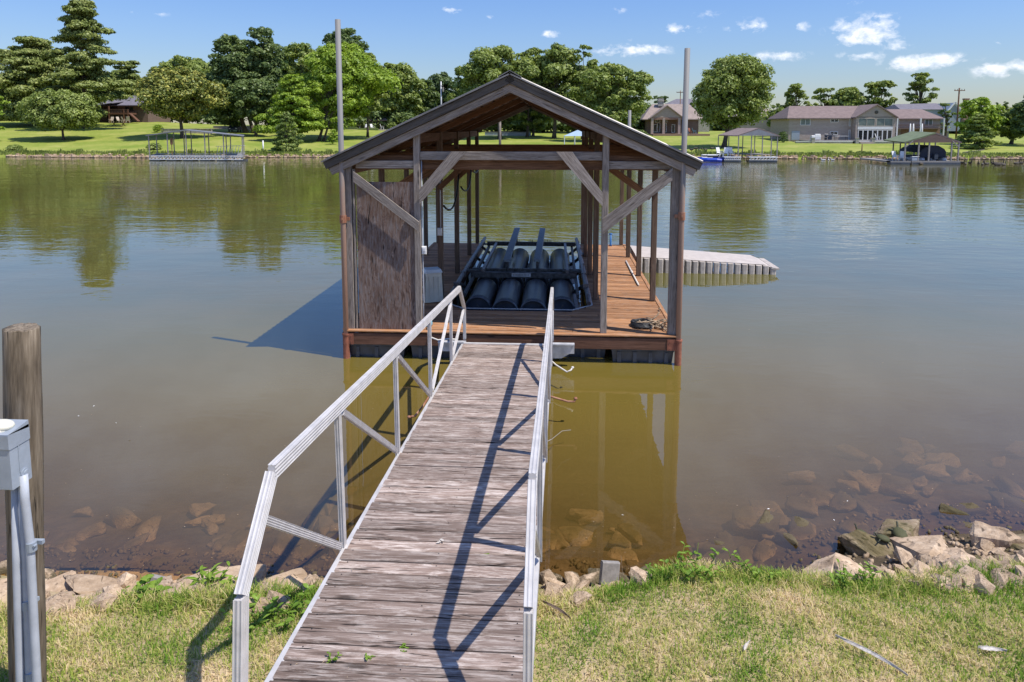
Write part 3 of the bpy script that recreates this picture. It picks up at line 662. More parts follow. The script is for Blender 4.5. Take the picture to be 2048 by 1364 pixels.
# roof: rafters, purlins, ribbed metal sheet, fascia
YR0, YR1 = YF-.12, YB-.05
for sgn, xt in ((-1, -4.14), (1, 2.55)):
    u = Vector((sgn, 0, -SL)).normalized(); nrm = Vector((sgn*SL, 0, 1)).normalized()
    Ls = abs(xt-RX)/u.x*sgn if sgn > 0 else abs(xt-RX)/abs(u.x)
    top = Vector((RX, 0, RZ))
    def rp(s_, dn, y): p = top + u*s_ - nrm*dn; return (p.x, y, p.z)
    for yy in PY:
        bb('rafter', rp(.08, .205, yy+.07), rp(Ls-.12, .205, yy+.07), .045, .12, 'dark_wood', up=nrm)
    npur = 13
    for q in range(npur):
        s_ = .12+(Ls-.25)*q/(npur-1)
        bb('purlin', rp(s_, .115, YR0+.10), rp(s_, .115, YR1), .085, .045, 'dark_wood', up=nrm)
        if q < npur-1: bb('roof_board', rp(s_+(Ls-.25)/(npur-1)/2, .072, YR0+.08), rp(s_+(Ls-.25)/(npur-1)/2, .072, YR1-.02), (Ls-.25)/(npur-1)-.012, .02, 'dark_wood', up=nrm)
    # ribbed sheet
    m_ = MB(); ys = []; yv = YR0-.05
    prof = []
    while yv < YR1+.1: prof += [(yv, 0.), (yv+.15, 0.), (yv+.17, .022), (yv+.20, .022), (yv+.22, 0.)]; yv += .225
    n = len(prof); vs = []
    for s_ in (-.01, Ls+.03):
        for dz_ in (-.03, -.055):
            for yy, h_ in prof: p = top + u*s_ + nrm*(h_+dz_+.03); vs.append((p.x, yy, p.z))
    fs = []
    for i in range(n-1):
        fs += [(i, i+1, 2*n+i+1, 2*n+i), (n+i, 3*n+i, 3*n+i+1, n+i+1), (i, n+i, n+i+1, i+1), (2*n+i, 2*n+i+1, 3*n+i+1, 3*n+i)]
    fs += [(0, 2*n, 3*n, n), (n-1, 2*n-1, 4*n-1, 3*n-1)]
    m_.add(vs, fs); m_.build('roof_sheet', M['roof_metal'], bh)
    # fascia: lower weathered board and the darker upper trim that stands out past it
    bb('fascia_board', rp(.0, .235, YR0+.055), rp(Ls-.02, .235, YR0+.055), .04, .135, 'gray_wood', up=nrm)
    bb('fascia_board', rp(.0, .235, YR1+.02), rp(Ls-.1, .235, YR1+.02), .04, .13, 'gray_wood', up=nrm)
    b = bb('roof_trim', rp(-.02, .098, YR0+.015), rp(Ls+.02, .098, YR0+.015), .05, .13, 'trim_wood', up=nrm); b['label'] = 'dark grey upper trim board of the gable'
    bb('roof_trim', rp(-.02, .098, YR1+.04), rp(Ls+.02, .098, YR1+.04), .05, .13, 'trim_wood', up=nrm)
    bb('eave_board', rp(Ls-.02, .13, YR0+.05), rp(Ls-.02, .13, YR1), .04, .15, 'trim_wood', up=nrm)
bb('ridge_board', (RX, YR0+.09, RZ-.19), (RX, YR1, RZ-.19), .045, .17, 'post_wood')
m_ = MB(); m_.prism([(RX-.2, RZ-.075), (RX, RZ+.035), (RX+.2, RZ-.075), (RX+.2, RZ-.06), (RX, RZ+.05), (RX-.2, RZ-.06)], YR0-.05, YR1+.1); m_.build('ridge_cap', M['roof_metal'], bh)
# plywood panel
o = bb('plywood_panel', (-3.02, YF+.045, Z0-.02), (-3.02, YF+.045, 3.27), 1.16, .018, 'plywood', up=(0, 1, 0), bev=0, label='weathered dark plywood sheet closing the left bay')
# tar-dark hoses hung from post to post
for a, b, s_ in (((IL+.06, 14.7, 2.55), (IL+.08, 17.0, 3.15), .55), ((IL+.1, 17.2, 2.75), (IL+.1, 19.5, 3.35), .55), ((IL+.1, 19.7, 3.0), (IL+.1, 21.6, 3.45), .35)):
    pts = []
    for q in range(11):
        f = q/10; p = Vector(a).lerp(Vector(b), f); p.z -= s_*(1-(2*f-1)**2)*.75; p.x += .05*math.sin(f*PI); pts.append(p)
    m_ = MB(); m_.tube(pts, .022, 6); tag(m_.build('hanging_hose', M['black_rubber'], smooth=True), 'black rubber hose looped between the left inner posts, %s bay' % {14.7: 'nearest', 17.2: 'middle', 19.7: 'farthest'}[a[1]], 'hose', 'hoses looped between posts')
# conduits and outlet boxes on the posts
m_ = MB(); m_.tube([(IL+.075, YF+.09, .6), (IL+.075, YF+.09, 1.0), (IL+.085, YF+.09, 1.05), (IL+.075, YF+.09, 1.9), (IL+.075, YF+.09, 3.7)], .012, 6); m_.build('conduit', M['pvc'], bh, smooth=True)
m_ = MB(); m_.tube([(IL+.02, 14.54, 2.0), (IL+.02, 14.54, 3.7)], .014, 6); m_.build('conduit', M['pvc'], bh, smooth=True)
def outlet(x, y, z, w_, h_, nm='outlet_box'):
    m_ = MB(); m_.box((x, y, z), (w_, .05, h_), bev=.008); m_.box((x, y-.03, z), (w_*.8, .02, h_*.85), bev=.004); m_.box((x+.01, y-.045, z+.02), (w_*.5, .02, h_*.35)); return m_.build(nm, M['white'], bh)
outlet(IL+.11, YF+.06, 2.02, .085, .15); outlet(IL, 14.53, 2.0, .10, .17)
# clamp plates, corner brackets with bolts
for x, sx in ((XL-.02, -1), (XR+.02, 1)):
    m_ = MB(); m_.box((x-sx*.09, YF-.078, .37), (.19, .012, .20))
    for dx in (-.05, .05):
        for dz_ in (-.06, .06): m_.tube([(x-sx*.09+dx, YF-.083, .37+dz_), (x-sx*.09+dx, YF-.095, .37+dz_)], .011, 6)
    m_.build('corner_bracket', M['rust_red'], bh)
    m_ = MB(); px_ = -3.83 if sx < 0 else 2.235
    m_.tube([(px_, YF-.05, -.02), (px_, YF-.05, .46)], .062, 14); m_.tube([(px_, YF-.05, .44), (px_, YF-.05, .47)], .072, 14)
    m_.build('pole_sleeve', M['rust_red'], bh, smooth=False)
    m_ = MB(); zc = 2.6 if sx < 0 else 2.7
    m_.tube([(px_, YF-.05, zc-.07), (px_, YF-.05, zc+.07)], .062, 12); m_.box((px_-sx*.07, YF-.03, zc), (.10, .03, .06)); m_.tube([(px_, YF-.13, zc), (px_, YF-.06, zc)], .02, 8)
    m_.build('pole_clamp', M['rust'], bh)
# steel poles the dock rides on
def pole_mat():
    m_, t = mat('galvanised_to_rust_pole'); z = t.new('ShaderNodeSeparateXYZ', i_Vector=t.new('ShaderNodeNewGeometry').outputs['Position']).outputs[2]
    oc = t.new('ShaderNodeTexCoord').outputs['Object']; n = t.noise(t.scl(oc, (1, 1, .25)), 9, 5, .7)
    f = t.m('ADD', t.m('MULTIPLY', z, .25), t.m('MULTIPLY', t.m('SUBTRACT', n, .5), .9))
    c = t.ramp(f, [(.30, (.34,.20,.14)), (.62, (.30,.19,.14)), (.85, (.24,.20,.175)), (1.0, (.20,.195,.19))])
    finish(t, bsdf(t, c, .7, .15, n, .3, .004)); return m_
M['pole'] = pole_mat()
def steel_pole(x, y, ztop, lab, r=.048, lean=0.):
    m_ = MB(); m_.tube([(x, y, -1.6), (x, y, 2.6), (x+lean, y, ztop)], r, 14); o = m_.build('mooring_pole', M['pole'], smooth=False); tag(o, lab, 'pole', 'steel poles at the boathouse corners')
    for p in o.data.polygons: p.use_smooth = len(p.vertices) == 4
steel_pole(-3.83, YF-.05, 6.14, 'tall steel pole at the near left corner of the boathouse, rising beside the plywood panel')
steel_pole(2.235, YF-.05, 5.60, 'tall steel pole at the near right corner of the boathouse beside the eave', lean=.02)
steel_pole(2.30, YB-.3, 4.78, 'pale steel pole showing above the right roof slope at the far corner of the boathouse')

# dock box
bx = empty('pump_box', (-2.62, 14.3, DZ), 'faded beige plastic pump housing standing on the deck behind the plywood bay', 'pump box')
def taper(x0, x1, y0, y1, z0, z1, k):
    m_ = MB(); m_.add([(x0, y0, z0), (x1, y0, z0), (x1, y1, z0), (x0, y1, z0), (x0+k, y0+k, z1), (x1-k, y0+k, z1), (x1-k, y1-k, z1), (x0+k, y1-k, z1)],
       [(0, 3, 2, 1), (4, 5, 6, 7), (0, 1, 5, 4), (1, 2, 6, 5), (2, 3, 7, 6), (3, 0, 4, 7)]); return m_
rotb = Matrix.Translation((-2.62, 14.3, DZ)) @ Matrix.Rotation(R(24), 4, 'Z')
def bxb(m_, nm, mt, **k): me = m_.mesh(nm); o = link(nm, me, M[mt], bx, rotb, **k); return o
b_ = taper(-.2, .2, -.18, .18, .02, .66, .03); 
for q in (-.10, .0, .1): b_.box((q, -.172, .32), (.012, .02, .5))
bxb(b_, 'housing', 'box_beige')
b_ = taper(-.19, .19, -.17, .17, .66, .72, .03); b_.box((0, 0, .655), (.38, .34, .02)); bxb(b_, 'lid', 'box_side')
b_ = MB(); b_.box((-.212, 0, .33), (.012, .30, .55)); bxb(b_, 'side_panel', 'box_side')
tx = bpy.data.curves.new('text', 'FONT'); tx.body = 'ZUM'; tx.size = .22; tx.extrude = .002; tx.align_x = 'CENTER'; tx.align_y = 'CENTER'; tx.materials.append(M['navy'])
_to = bpy.data.objects.new('text', tx); _tm = bpy.data.meshes.new_from_object(_to); bpy.data.objects.remove(_to)
link('lettering', _tm, M['navy'], bx, rotb @ Matrix.Translation((-.222, 0, .42)) @ Matrix.Rotation(R(90), 4, 'X').to_4x4() @ Matrix.Rotation(R(-90), 4, 'Y') @ Matrix.Rotation(R(90), 4, 'Z'))
# pale blue bucket-like thing by the post, and hose over the deck edge
m_ = MB(); m_.tube([(-2.36, 12.42, DZ+.01), (-2.36, 12.42, DZ+.05), (-2.36, 12.42, DZ+.16)], [.07, .085, .06], 10); tag(m_.build('jug', M['teal'], smooth=True), 'small pale blue jug on the deck at the foot of the second post', 'jug')
m_ = MB(); m_.tube([(-2.33, 12.3, .60), (-2.30, 12.1, .54), (-2.25, 12.02, .44), (-2.1, 11.98, .40), (-1.9, 12.0, .42), (-1.75, 12.0, .41)], .016, 6); tag(m_.build('cable', M['white_pipe'], smooth=True), 'pale cable looping down the rim board left of the gangway', 'cable')
m_ = MB(); m_.tube([(-1.72, 11.93, .28), (-1.62, 11.93, .29)], .07, 10); m_.tube([(-1.62, 11.93, .29), (-1.5, 11.93, .3)], .04, 8); tag(m_.build('dock_bumper', M['black_plastic'], smooth=True), 'dark round bumper under the left foot of the gangway', 'bumper')
m_ = MB()
pts = [atZ(1252, 522, DZ+.03), atZ(1277, 570, DZ+.03)]
m_.tube(pts, .022, 8); m_.tube([Vector(pts[0]).lerp(Vector(pts[1]), .45), Vector(pts[0]).lerp(Vector(pts[1]), .52)], .03, 8); tag(m_.build('boat_pole', M['white_pipe'], smooth=True), 'white plastic pole lying along the sunlit right walk', 'pole')
m_ = MB(); q = atZ(1221, 492, DZ); m_.tube([q, (q.x, q.y, q.z+.05), (q.x, q.y, q.z+.36)], [.05, .03, .03], 10); m_.box((q.x, q.y, q.z+.38), (.09, .04, .06), bev=.01); tag(m_.build('blue_post', M['blue'], smooth=True), 'short bright blue upright at the far end of the right walk', 'post')
m_ = MB(); m_.box((1.02, 19.9, DZ+.03), (.42, .30, .03)); tag(m_.build('hatch_plate', M['concrete']), 'grey plate on the right walk beside the slip', 'plate')
# rope and net heap
rp_ = empty('rope_heap', atZ(1290, 655, DZ), 'heap of frayed tan and black rope on the front right corner of the deck', 'rope')
c0 = Vector(atZ(1284, 651, DZ+.03)); random.seed(3)
for q in range(5):
    m_ = MB(); pts = []
    for j in range(22):
        a = j/21*2*PI*.97+q*.8; r_ = .17+random.uniform(-.018, .018); pts.append(c0 + Vector((r_*1.1*math.cos(a), r_*.95*math.sin(a)+.02*q, .012*q+random.uniform(-.004, .012))))
    m_.tube(pts, .017, 6); m_.build('rope_coil', M['black_rubber'], rp_, smooth=True)
c1 = Vector(atZ(1314, 650, DZ+.03))
for q in range(26):
    m_ = MB() if q == 0 else m_; pts = []; p = c1 + Vector((random.uniform(-.2, .17), random.uniform(-.15, .2), random.uniform(0, .06))); d = Vector((random.uniform(-1, 1), random.uniform(-1, 1), 0)).normalized()
    for j in range(7):
        pts.append(p.copy()); d = (d+Vector((random.uniform(-.9, .9), random.uniform(-.9, .9), random.uniform(-.25, .2)))).normalized(); p = p+d*.05; p.z = max(p.z, DZ+.02)
    m_.tube(pts, .014, 5)
m_.build('frayed_rope', M['straw_mat'], rp_, smooth=True)
m_ = MB(); m_.tube([atZ(1320, 620, DZ+.03)+Vector((random.uniform(-.03, .03), random.uniform(-.1, .1), .02)) for q in range(6)], .012, 5); m_.build('loose_end', M['straw_mat'], rp_)

# ------------------------------------------------------------------ boat lift in the slip
lf = empty('boat_lift', (-.72, 17, .3), 'floating boat lift of black cylinders with steel cross frame inside the boathouse slip', 'boat lift')
fx = [-1.63, -1.03, -.43, .17]; fr_ = .285
def lathe_y(x, zc, prof, n=24):
    vs = [(x+r*math.cos(2*PI*k/n), y, zc+r*math.sin(2*PI*k/n)) for y, r in prof for k in range(n)]
    fs = [(i*n+k, i*n+(k+1) % n, (i+1)*n+(k+1) % n, (i+1)*n+k) for i in range(len(prof)-1) for k in range(n)]
    fs += [tuple(range(n)), tuple((len(prof)-1)*n+k for k in range(n))]
    b = MB(); b.add(vs, fs); return b
def drum(x, y0, y1):
    zc = .36; m_ = lathe_y(x, zc, [(y0+.16, fr_-.07), (y0+.15, fr_-.05), (y0+.01, fr_-.035), (y0, fr_-.02), (y0, fr_+.004), (y0+.03, fr_+.012), (y0+.06, fr_), (y1-.05, fr_), (y1, fr_-.03)])
    for q in (y0+.10, y0+.16, y1-.16): m_.tube([(x, q, zc), (x, q+.02, zc)], fr_+.004, 24)
    o = m_.build('float_drum', M['black_plastic'], lf)
    for p in o.data.polygons: p.use_smooth = len(p.vertices) == 4
    return o
for i, x in enumerate(fx):
    y0 = 14.25 if i in (0, 3) else 14.02
    d = drum(x, y0, 16.1)
    m_ = MB(); m_.bar((x+(.18 if i < 2 else -.18)*1.0, y0-.05, .12), (x+(-.02 if i < 2 else .03), y0-.03, .50), .03, .03); m_.build('stay', M['lift_steel'], d)
    drum(x+.0, 16.55, 20.3)
def lb(nm, a, b, w_, h_, mt='lift_steel', up=(0, 0, 1)): m_ = MB(); m_.bar(a, b, w_, h_, .004, up=up); return m_.build(nm, M[mt], lf)
lb('cross_beam', (-2.02, 16.22, .70), (.55, 16.22, .70), .11, .13); lb('cross_beam', (-2.02, 16.48, .76), (.62, 16.48, .76), .08, .09)
lb('cross_beam', (-2.0, 20.1, .80), (.62, 20.1, .80), .09, .12); lb('cross_beam', (-2.0, 20.45, .72), (.62, 20.45, .72), .07, .09)
for x in (-1.72, .32): lb('long_beam', (x, 16.2, .80), (x, 20.2, .80), .07, .09, 'lift_rail')
for x in (-1.95, .52): lb('long_beam', (x, 14.5, .62), (x, 20.2, .70), .06, .09)
for x, sg in ((-2.17, -1), (.70, 1)):
    m_ = MB(); zt = .78
    m_.tube([(x+sg*.03, 13.98, .60), (x+sg*.02, 14.25, .70), (x, 16., zt), (x-sg*.02, 20.9, zt+.05)], .05, 8)
    for q in np.arange(14.8, 20.8, 1.15): m_.box((x, q, zt-.01), (.12, .07, .12))
    o = m_.build('guide_tube', M['lift_rail'], lf, smooth=False)
    for q in np.arange(15.2, 20.8, 1.6): lb('guide_arm', (x, q, .72), (x-sg*.24, q+.35, .45), .05, .07)
    for q in (16.3, 20.1): lb('guide_arm', (x, q, .78), (x-sg*.5, q, .78), .06, .05)
for a, b in (((-1.17, 16.55, .98), (-1.13, 20.6, 1.18)), ((-.42, 16.6, .98), (-.36, 20.7, 1.16))):
    a = Vector(a); b = Vector(b); a2 = a.lerp(b, .10)
    o = lb('bunk', a, b, .17, .06, 'bunk')
    for q in (.04, .45, .92): p = a.lerp(b, q); lb('bunk_post', (p.x, p.y, .72), (p.x, p.y, p.z-.03), .07, .07, up=(0, 1, 0))
# bolt rows, name plate, aluminium splash plates between the drums
m_ = MB()
for q in range(7): m_.box((-1.2+.05*q+(.25 if q > 3 else 0), 20.15, .89), (.018, .03, .06))
for q in range(9): m_.box((-1.25+.06*q, 16.42, .80), (.02, .03, .05))
for q in range(5): m_.box((.0+.05*q-.3, 20.15, .89), (.018, .03, .06))
m_.build('bolt_row', M['lift_steel'], lf)
m_ = MB(); m_.box((-.79, 16.155, .715), (.46, .006, .085)); pl = m_.build('name_plate', M['alu_dull'], lf)
m_ = MB(); random.seed(9)
for q in range(11): m_.box((-.97+.036*q, 16.150, .715), (.018, .004, .04))
m_.build('worn_lettering', M['concrete'], pl)
for x, y0, y1 in ((-.73, 17.2, 19.6), (-.13, 17.4, 19.8), (.50, 17.2, 19.9), (.50, 14.6, 16.0)):
    m_ = MB(); m_.bar((x, y0, .28), (x, y1, .30), .10, .02); m_.build('aluminium_plate', M['alu'], lf)

# ------------------------------------------------------------------ beige drive-on platform
def plat():
    root = empty('floating_platform', (4.2, 20.6, 0), 'long beige ribbed plastic floating platform beside the right walk, tapering to a point', 'floating platform')
    A0 = atZ(1272, 545, 0); A1 = atZ(1553, 549, 0); B0 = atZ(1262, 500, .42); B1 = atZ(1530, 518, .36)
    zt0, zt1 = .47, .26
    P0 = Vector((A0.x, A0.y, 0)); P1 = Vector((A1.x, A1.y, 0)); d = (P1-P0); L = d.length; d.normalize(); s = Vector((-d.y, d.x, 0))
    W0, W1 = 2.0, 1.55
    def pt(f, g, z): return P0 + d*(L*f) + s*(g*(W0+(W1-W0)*f)) + Vector((0, 0, z))
    n = 24
    m_ = MB(); vs = []; fs = []
    for i in range(n+1):
        f = i/n; z = zt0+(zt1-zt0)*f
        if f > .93: z -= (f-.93)*2.2
        for g in (0.02, .2, .8, .98): vs.append(pt(f, g, z+(.02 if .1 < g < .9 else 0)))
    for i in range(n):
        for j in range(3): fs.append((i*4+j, i*4+j+1, i*4+j+5, i*4+j+4))
    m_.add(vs, fs); m_.build('deck_top', M['beige_top'], root)
    m_ = MB()
    for i in range(20):
        f0, f1 = i/20+.004, (i+1)/20-.004
        for g0, g1 in ((0, .05), (.95, 1.)):
            z0 = zt0+(zt1-zt0)*f0; z1 = zt0+(zt1-zt0)*f1
            if i > 18: z0 -= .05; z1 -= .12
            gg = g0 if g0 == 0 else g1; gi = .06 if g0 == 0 else .94
            mid0 = f0+(f1-f0)*.22; mid1 = f1-(f1-f0)*.22; out = -.035 if g0 == 0 else .035
            ring = [(f0, gg), (mid0, gg+out/2), (mid1, gg+out/2), (f1, gg)]
            vv = [pt(a, b, -.25) for a, b in ring]+[pt(a, b, (z0+z1)/2-.03) for a, b in ring]+[pt(f0, gi, z0), pt(f1, gi, z1)]
            m2 = MB(); m2.add(vv, [(0, 1, 5, 4), (1, 2, 6, 5), (2, 3, 7, 6), (4, 5, 6, 7, 9, 8)])
            m2.build('side_rib', M['beige'], root) if g0 == 0 else m_.add(vv, [(0, 1, 5, 4), (1, 2, 6, 5), (2, 3, 7, 6), (4, 5, 6, 7, 9, 8)])
    m_.add([pt(0, 0, -.25), pt(0, 1, -.25), pt(0, 1, zt0), pt(0, 0, zt0)], [(0, 1, 2, 3)])
    m_.add([pt(.995, 0.02, -.25), pt(.995, .98, -.25), pt(.995, .98, .12), pt(.995, 0.02, .12)], [(3, 2, 1, 0)])
    m_.build('back_side', M['beige'], root)
    m_ = MB(); m_.bar(pt(1.0, 0, .16), pt(1.0, 1, .16), .16, .05); m_.bar(pt(.96, .0, .20), pt(1.0, .0, .16), .08, .05); m_.build('end_cap', M['beige'], root)
    m_ = MB(); m_.tube([pt(-.01, .1, .2), pt(-.04, .3, .3), pt(-.06, .5, .25)], .05, 8); m_.tube([pt(.0, .05, .3), pt(-.05, .02, .5)], .03, 6); m_.build('mooring_cleat', M['rust'], root, smooth=True)
plat()
#@@PART3
# ------------------------------------------------------------------ wooden pole with the meter box on the near left
YP = 3.59; pw = atY(43, 656, YP); pb = atY(56, 1364, YP); ax = (pw-pb).normalized(); pw = pb
m_ = MB(); pts = []; rs = []
zt = (atY(43, 656, YP)-pb).length
for i in range(14):
    z = -.5 + (zt+.5)*i/13; pts.append((0, 0, z)); rs.append(.090+.003*math.sin(z*5))
# long axis along local X so that the grain follows it
vs = []; fs = []; n = 28
rr = np.random.default_rng(4); dent = rr.normal(0, .0025, n); dent[9] = -.012; dent[18] = -.009
for i, (p, r_) in enumerate(zip(pts, rs)):
    for k in range(n):
        a = 2*PI*k/n; q = r_+dent[k]*(1+.3*math.sin(i)); vs.append((p[2], q*math.cos(a), q*math.sin(a)))
for i in range(13):
    for k in range(n): fs.append((i*n+k, i*n+(k+1) % n, (i+1)*n+(k+1) % n, (i+1)*n+k))
b0 = 13*n; c_ = len(vs)
for k in range(n): a = 2*PI*k/n; vs.append((zt+.006+rr.uniform(-.003, .004), .078*math.cos(a), .078*math.sin(a)))
vs.append((zt+.012, 0, 0))
for k in range(n): fs.append((b0+k, b0+(k+1) % n, c_+(k+1) % n, c_+k)); fs.append((c_+k, c_+(k+1) % n, c_+n))
m_.add(vs, fs); me = m_.mesh('wooden_post', False)
for p in me.polygons: p.use_smooth = abs(p.normal.x) < .5
mw = Matrix(((0, -1, 0, pw.x), (0, 0, 1, pw.y), (1, 0, 0, 0), (0, 0, 0, 1)))
mw = Matrix.Translation(pb) @ ax.to_track_quat('X', 'Y').to_matrix().to_4x4()
tag(link('wooden_post', me, M['pole_wood'], None, mw), 'thick old round wooden post standing behind the grey meter box at the left edge', 'post')
mx = empty('meter_box', (-3.2, 3.6, .9), 'light grey painted electric meter box with three conduits fixed to the wooden post', 'meter box')
bw, bd, bh_ = .275, .137, .311
cxm, cym, czm = -3.12*.915-bw/2, 3.635*.915, 4.25-(4.25-2.33)*.915
rot = Matrix.Translation((cxm, cym, czm))
def mbx(m_, nm, mt, parent=mx, smooth=False): me = m_.mesh(nm, smooth); return link(nm, me, M[mt], parent, rot)
b_ = MB(); b_.box((0, 0, -.02), (bw, bd, bh_-.04), bev=.004); enc = mbx(b_, 'enclosure', 'meter')
b_ = MB(); b_.box((0, -.002, bh_/2-.045), (bw+.008, bd+.010, .085), bev=.006)
b_.add([(-bw/2-.004, -bd/2-.007, bh_/2-.003), (bw/2+.004, -bd/2-.007, bh_/2-.003), (bw/2+.004, bd/2, bh_/2+.02), (-bw/2-.004, bd/2, bh_/2+.02), (-bw/2-.004, bd/2, bh_/2-.02), (bw/2+.004, bd/2, bh_/2-.02)],
       [(0, 1, 2, 3), (0, 4, 5, 1), (1, 5, 2), (0, 3, 4), (3, 2, 5, 4)])
mbx(b_, 'rain_hood', 'meter')
b_ = MB(); b_.tube([(bw/2+.001, .02, -.105), (bw/2+.007, .02, -.105)], .030, 18); b_.tube([(bw/2+.007, .025, -.103), (bw/2+.013, .025, -.103)], .018, 16); mbx(b_, 'knockout', 'meter')
b_ = MB(); b_.box((bw/2+.001, -.01, .0), (.004, .006, .17)); mbx(b_, 'seam', 'meter')
b_ = MB(); b_.ell((.045, -.01, bh_/2+.018), (.075, .055, .03), 14, 8); b_.tube([(.045, -.01, bh_/2-.01), (.045, -.01, bh_/2+.012)], .06, 14); mbx(b_, 'hub', 'box_beige', smooth=True)
for i, (pts, sp) in enumerate((( [(30, 960, 3.36), (33, 1120, 3.33), (40, 1364, 3.33), (46, 1700, 3.33)], (42, 1236)),
                   ([(44, 955, 3.36), (48, 1100, 3.36), (58, 1364, 3.36), (66, 1700, 3.36)], (53, 1208)),
                   ([(47, 950, 3.33), (50, 1000, 3.33), (60, 1085, 3.33), (74, 1364, 3.31), (88, 1700, 3.31)], (63, 1092)))):
    P_ = [atY(*p) for p in pts]; m_ = MB(); m_.tube(P_, .0197 if i < 2 else .0215, 12)
    c = m_.build('conduit', M['pvc'], mx, smooth=True)
    q = atY(sp[0], sp[1], pts[0][2]); s_ = MB(); s_.tube([(q.x, q.y, q.z-.025), (q.x, q.y, q.z+.025)], .0265, 12); s_.box((q.x+.012, q.y+.035, q.z+.005), (.06, .02, .022)); s_.tube([(q.x+.028, q.y-.02, q.z+.01), (q.x+.028, q.y+.0, q.z+.01)], .006, 6)
    s_.build('strap', M['meter'], c)
    if i < 2:
        q = atY(sp[0]+7, 1350, pts[0][2]); s_ = MB(); s_.tube([(q.x, q.y, q.z-.02), (q.x, q.y, q.z+.02)], .025, 12); s_.build('strap', M['meter'], c)

# ------------------------------------------------------------------ stones
def rock_mesh(seed, dx, dy, dz, pts=15, det=.05, sub=2, flat=.75):
    r_ = random.Random(seed); bm = bmesh.new()
    for _ in range(pts):
        v = Vector((r_.gauss(0, 1), r_.gauss(0, 1), r_.gauss(0, 1))).normalized()
        m = max(abs(v.x), abs(v.y), abs(v.z)); v = v*(1-flat) + v/m*flat*r_.uniform(.72, 1)
        bm.verts.new(v)
    bmesh.ops.convex_hull(bm, input=bm.verts); 
    for v in [v for v in bm.verts if not v.link_faces]: bm.verts.remove(v)
    bmesh.ops.triangulate(bm, faces=bm.faces)
    for _ in range(sub): bmesh.ops.subdivide_edges(bm, edges=bm.edges, cuts=1, use_grid_fill=True, smooth=.02)
    for v in bm.verts:
        n = noise.noise(v.co*1.9+Vector((seed, 0, 0)))*det*1.6 + noise.noise(v.co*5+Vector((0, seed, 0)))*det*.8
        # slabby bedding steps
        n += (math.floor((v.co.z+noise.noise(v.co*2)*.3)*4)/4-v.co.z)*.06
        v.co += v.normal*n if v.normal.length else Vector()
        v.co = Vector((v.co.x*dx/2, v.co.y*dy/2, v.co.z*dz/2))
    bmesh.ops.recalc_face_normals(bm, faces=bm.faces)
    me = bpy.data.meshes.new('stone'); bm.to_mesh(me); bm.free(); return me
stone_pool = [rock_mesh(100+i, 1, .72, .5, pts=13+i % 5, sub=2, det=.06, flat=.8) for i in range(12)]
for me in stone_pool: me.materials.append(M['rock'])
soft_pool = [rock_mesh(200+i, 1, .74, .5, pts=16+i % 5, sub=2, det=.09, flat=.55) for i in range(10)]
for me in soft_pool: me.materials.append(M['rock']); me.polygons.foreach_set('use_smooth', [True]*len(me.polygons))
def put(name, me, x, y, z, s, rz, parent=None, tilt=(0, 0), mt=None):
    mw = Matrix.Translation((x, y, z)) @ Matrix.Rotation(rz, 4, 'Z') @ Matrix.Rotation(tilt[0], 4, 'X') @ Matrix.Rotation(tilt[1], 4, 'Y') @ Matrix.Diagonal((s[0], s[1], s[2], 1))
    return link(name, me, mt or M['rock'], parent, mw)
def big_rock(px, py, z, dims, seed, rz, lab, tilt=(0, 0), mt='rock', pts=16, flat=.8):
    p = atZ(px, py, z); me = rock_mesh(seed, *[q*k for q, k in zip(dims, (1.5, 1.4, 1.4) if px > 1840 else (1.25, 1.25, 1.15))], pts=pts, det=.045, sub=3, flat=flat)
    return tag(put('rock', me, p.x, p.y, p.z, (1, 1, 1), R(rz), None, (R(tilt[0]), R(tilt[1])), M[mt]), lab, 'rock', 'rocks along the bank')
def slab(pts, th, lab, seed):
    """broken flat slab whose top outline is given point by point"""
    P_ = []
    for p in pts:
        q = atZ(*p)
        for _ in range(4): q = atZ(p[0], p[1], max(p[2], float(gz_near(q.x, q.y))+.07))
        P_.append(q)
    c = sum(P_, Vector())/len(P_); bm = bmesh.new()
    top = [bm.verts.new(p-c) for p in P_]; bot = [bm.verts.new((p-c)*1.06-Vector((0, -.01, th))) for p in P_]; n = len(P_)
    ct = bm.verts.new(Vector((0, .02, .02))); cb = bm.verts.new(Vector((0, 0, -th*1.1)))
    for i in range(n):
        j = (i+1) % n; bm.faces.new((top[i], top[j], ct)); bm.faces.new((bot[j], bot[i], cb)); bm.faces.new((top[j], top[i], bot[i], bot[j]))
    bmesh.ops.triangulate(bm, faces=bm.faces)
    for _ in range(3): bmesh.ops.subdivide_edges(bm, edges=bm.edges, cuts=1, use_grid_fill=True)
    bmesh.ops.recalc_face_normals(bm, faces=bm.faces); bm.normal_update()
    for v in bm.verts:
        f = noise.noise(v.co*6+Vector((seed, 0, 0)))*.022+noise.noise(v.co*18)*.010; side = abs(v.normal.z) < .5
        v.co += v.normal*f*(1.6 if side else .8)
        if side: v.co += v.normal*(.014 if math.floor(v.co.z*34) % 2 else -.006)
    me = bpy.data.meshes.new('rock'); bm.to_mesh(me); bm.free()
    return tag(link('rock', me, M['rock'], None, Matrix.Translation(c)), lab, 'rock', 'rocks along the bank')
slab([(1606, 1142, .27), (1628, 1121, .33), (1671, 1103, .40), (1699, 1116, .39), (1724, 1137, .35), (1694, 1153, .27), (1652, 1172, .22)], .15, 'large flat pale sandstone slab leaning beside the grass right of the brown reflection', 5)
slab([(1880, 1122, .28), (1898, 1096, .38), (1922, 1094, .40), (1952, 1118, .36), (1966, 1148, .26), (1942, 1156, .22), (1912, 1138, .24)], .30, 'large tall leaning tan rock, biggest of the heap on the right', 9)
